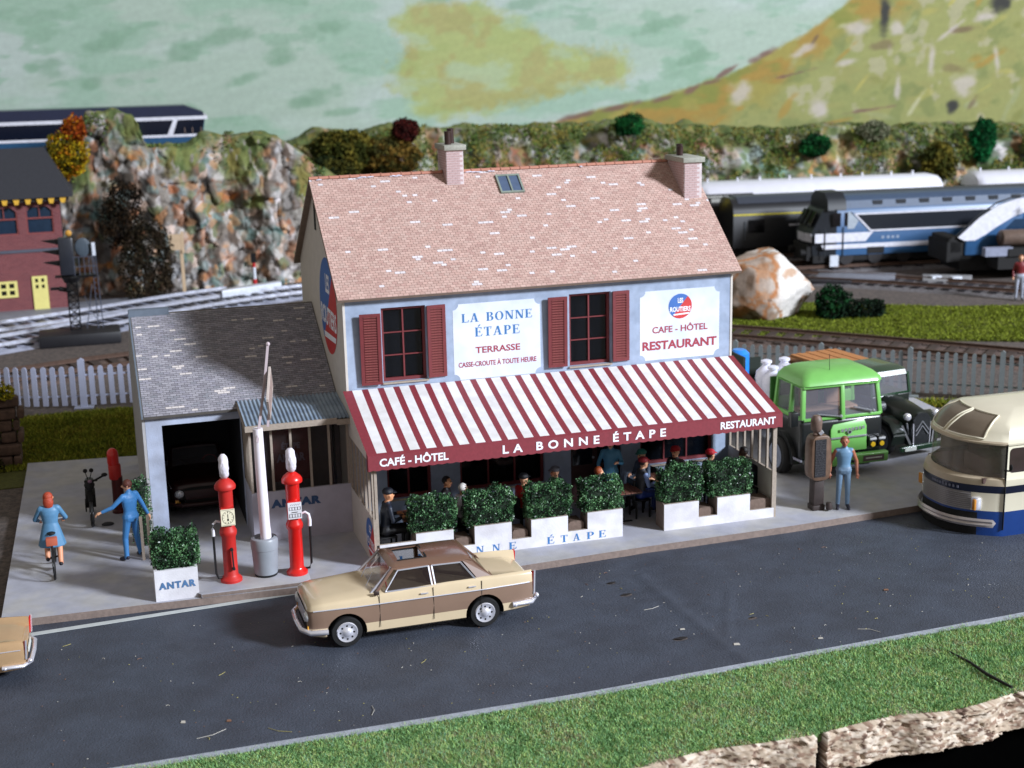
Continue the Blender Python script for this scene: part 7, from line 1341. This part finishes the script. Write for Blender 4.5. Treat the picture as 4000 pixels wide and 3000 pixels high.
# bicycle under the rider (along +y)
t = thing('bicycle', 'black bicycle ridden by the red haired woman', 'bicycle', (-6.24, -.36, 0)); BX = -6.24
for y in (-.72, .34):
    w_ = MB(); w_.tube([(BX, y+.32*math.cos(a), .34+.32*math.sin(a)) for a in np.linspace(0, 2*PI, 25)], .022, 8); w_ = w_.build('wheel', TYRE, t, smooth=60)
    s = MB(); 
    for k in range(10): a = 2*PI*k/10; s.bar((BX, y, .34), (BX, y+.30*math.cos(a), .34+.30*math.sin(a)), .006)
    s.build('spokes', CHR, w_)
MB().bar((BX, -.72, .34), (BX, -.2, .34), .03).bar((BX, -.2, .34), (BX, -.38, .86), .03).bar((BX, -.2, .34), (BX, .22, .8), .03).bar((BX, -.72, .34), (BX, -.36, .78), .02).bar((BX, .34, .34), (BX, .2, .95), .03).build('frame', CHB, t)
MB().bar((BX-.26, .06, 1.02), (BX+.26, .06, 1.02), .03).bar((BX, .2, .95), (BX, .06, 1.02), .03).build('handlebar', CHR, t)
MB().sph((BX, -.42, .90), (.10, .15, .05), 12, 6).build('saddle', CHB, t, smooth=60); MB().box(BX-.11, BX+.11, -.78, -.62, .72, .88).build('carrier_parcel', mat('parcel_red', (.72, .36, .26), .7), t, bevel=.02)
MB().tube([(BX, -.72+.37*math.cos(a), .34+.37*math.sin(a)) for a in np.linspace(PI*.15, PI*.95, 10)], .02, 6).build('mudguard', CHB, t); MB().bar((BX-.13, -.12, .24), (BX+.13, -.12, .28), .03).build('pedal', CHB, t)
# moped seen end on
t = thing('moped', 'black moped with mirrors standing at the back of the forecourt beside the slim red pump', 'moped', (-5.42, 2.9, 0)); BX = -5.44
for y in (2.35, 3.35):
    w_ = MB().tube([(BX, y+.25*math.cos(a), .29+.25*math.sin(a)) for a in np.linspace(0, 2*PI, 25)], .042, 8).build('wheel', TYRE, t, smooth=60); MB().cyl((BX-.04, y, .29), (BX+.04, y, .29), .07, n=12).build('hub', CHR2, w_)
MB().box(BX-.11, BX+.11, 2.55, 3.1, .38, .68).sph((BX, 2.85, .82), (.12, .28, .10), 12, 6).box(BX-.13, BX-.1, 2.5, 2.9, .3, .5).build('body', BLKM, t, bevel=.03); MB().sph((BX, 3.1, .84), (.11, .26, .06), 12, 6).build('saddle', CHB, t)
MB().bar((BX, 2.35, .30), (BX, 2.55, 1.0), .10, .06).bar((BX-.10, 2.55, 1.0), (BX+.18, 2.5, 1.02), .04).bar((BX+.12, 2.5, 1.02), (BX+.36, 2.46, 1.14), .04).sph((BX+.34, 2.46, 1.14), (.07, .05, .045), 10, 6).sph((BX, 2.46, .92), (.10, .08, .12), 12, 8).build('handlebar', BLKM, t)
for dx in (-.06, .07): MB().bar((BX+dx*.3, 2.52, 1.05), (BX+dx, 2.5, 1.22), .015).sph((BX+dx, 2.5, 1.26), (.05, .02, .05), 10, 6).build('mirror', BLKM, t)
MB().sph((BX+.02, 2.42, 1.03), (.05, .04, .04), 8, 6).build('headlight', mat('lamp_mauve', (.5, .38, .45), .3), t)
tag(MB().sph((-5.12, 2.32, .03), (.14, .07, .05), 10, 5).build('stone', mat('lump_grey', (.20, .20, .22), .8, bump=.5)), 'small dark grey lump lying on the pavement near the moped', 'stone')  # flat dark grey lump modelled for a dark oval on the ground
for o in list(bpy.data.objects):
    if o.type == 'MESH' and o.parent is None and 'label' not in o and o.get('kind') is None: o['kind'] = 'structure'
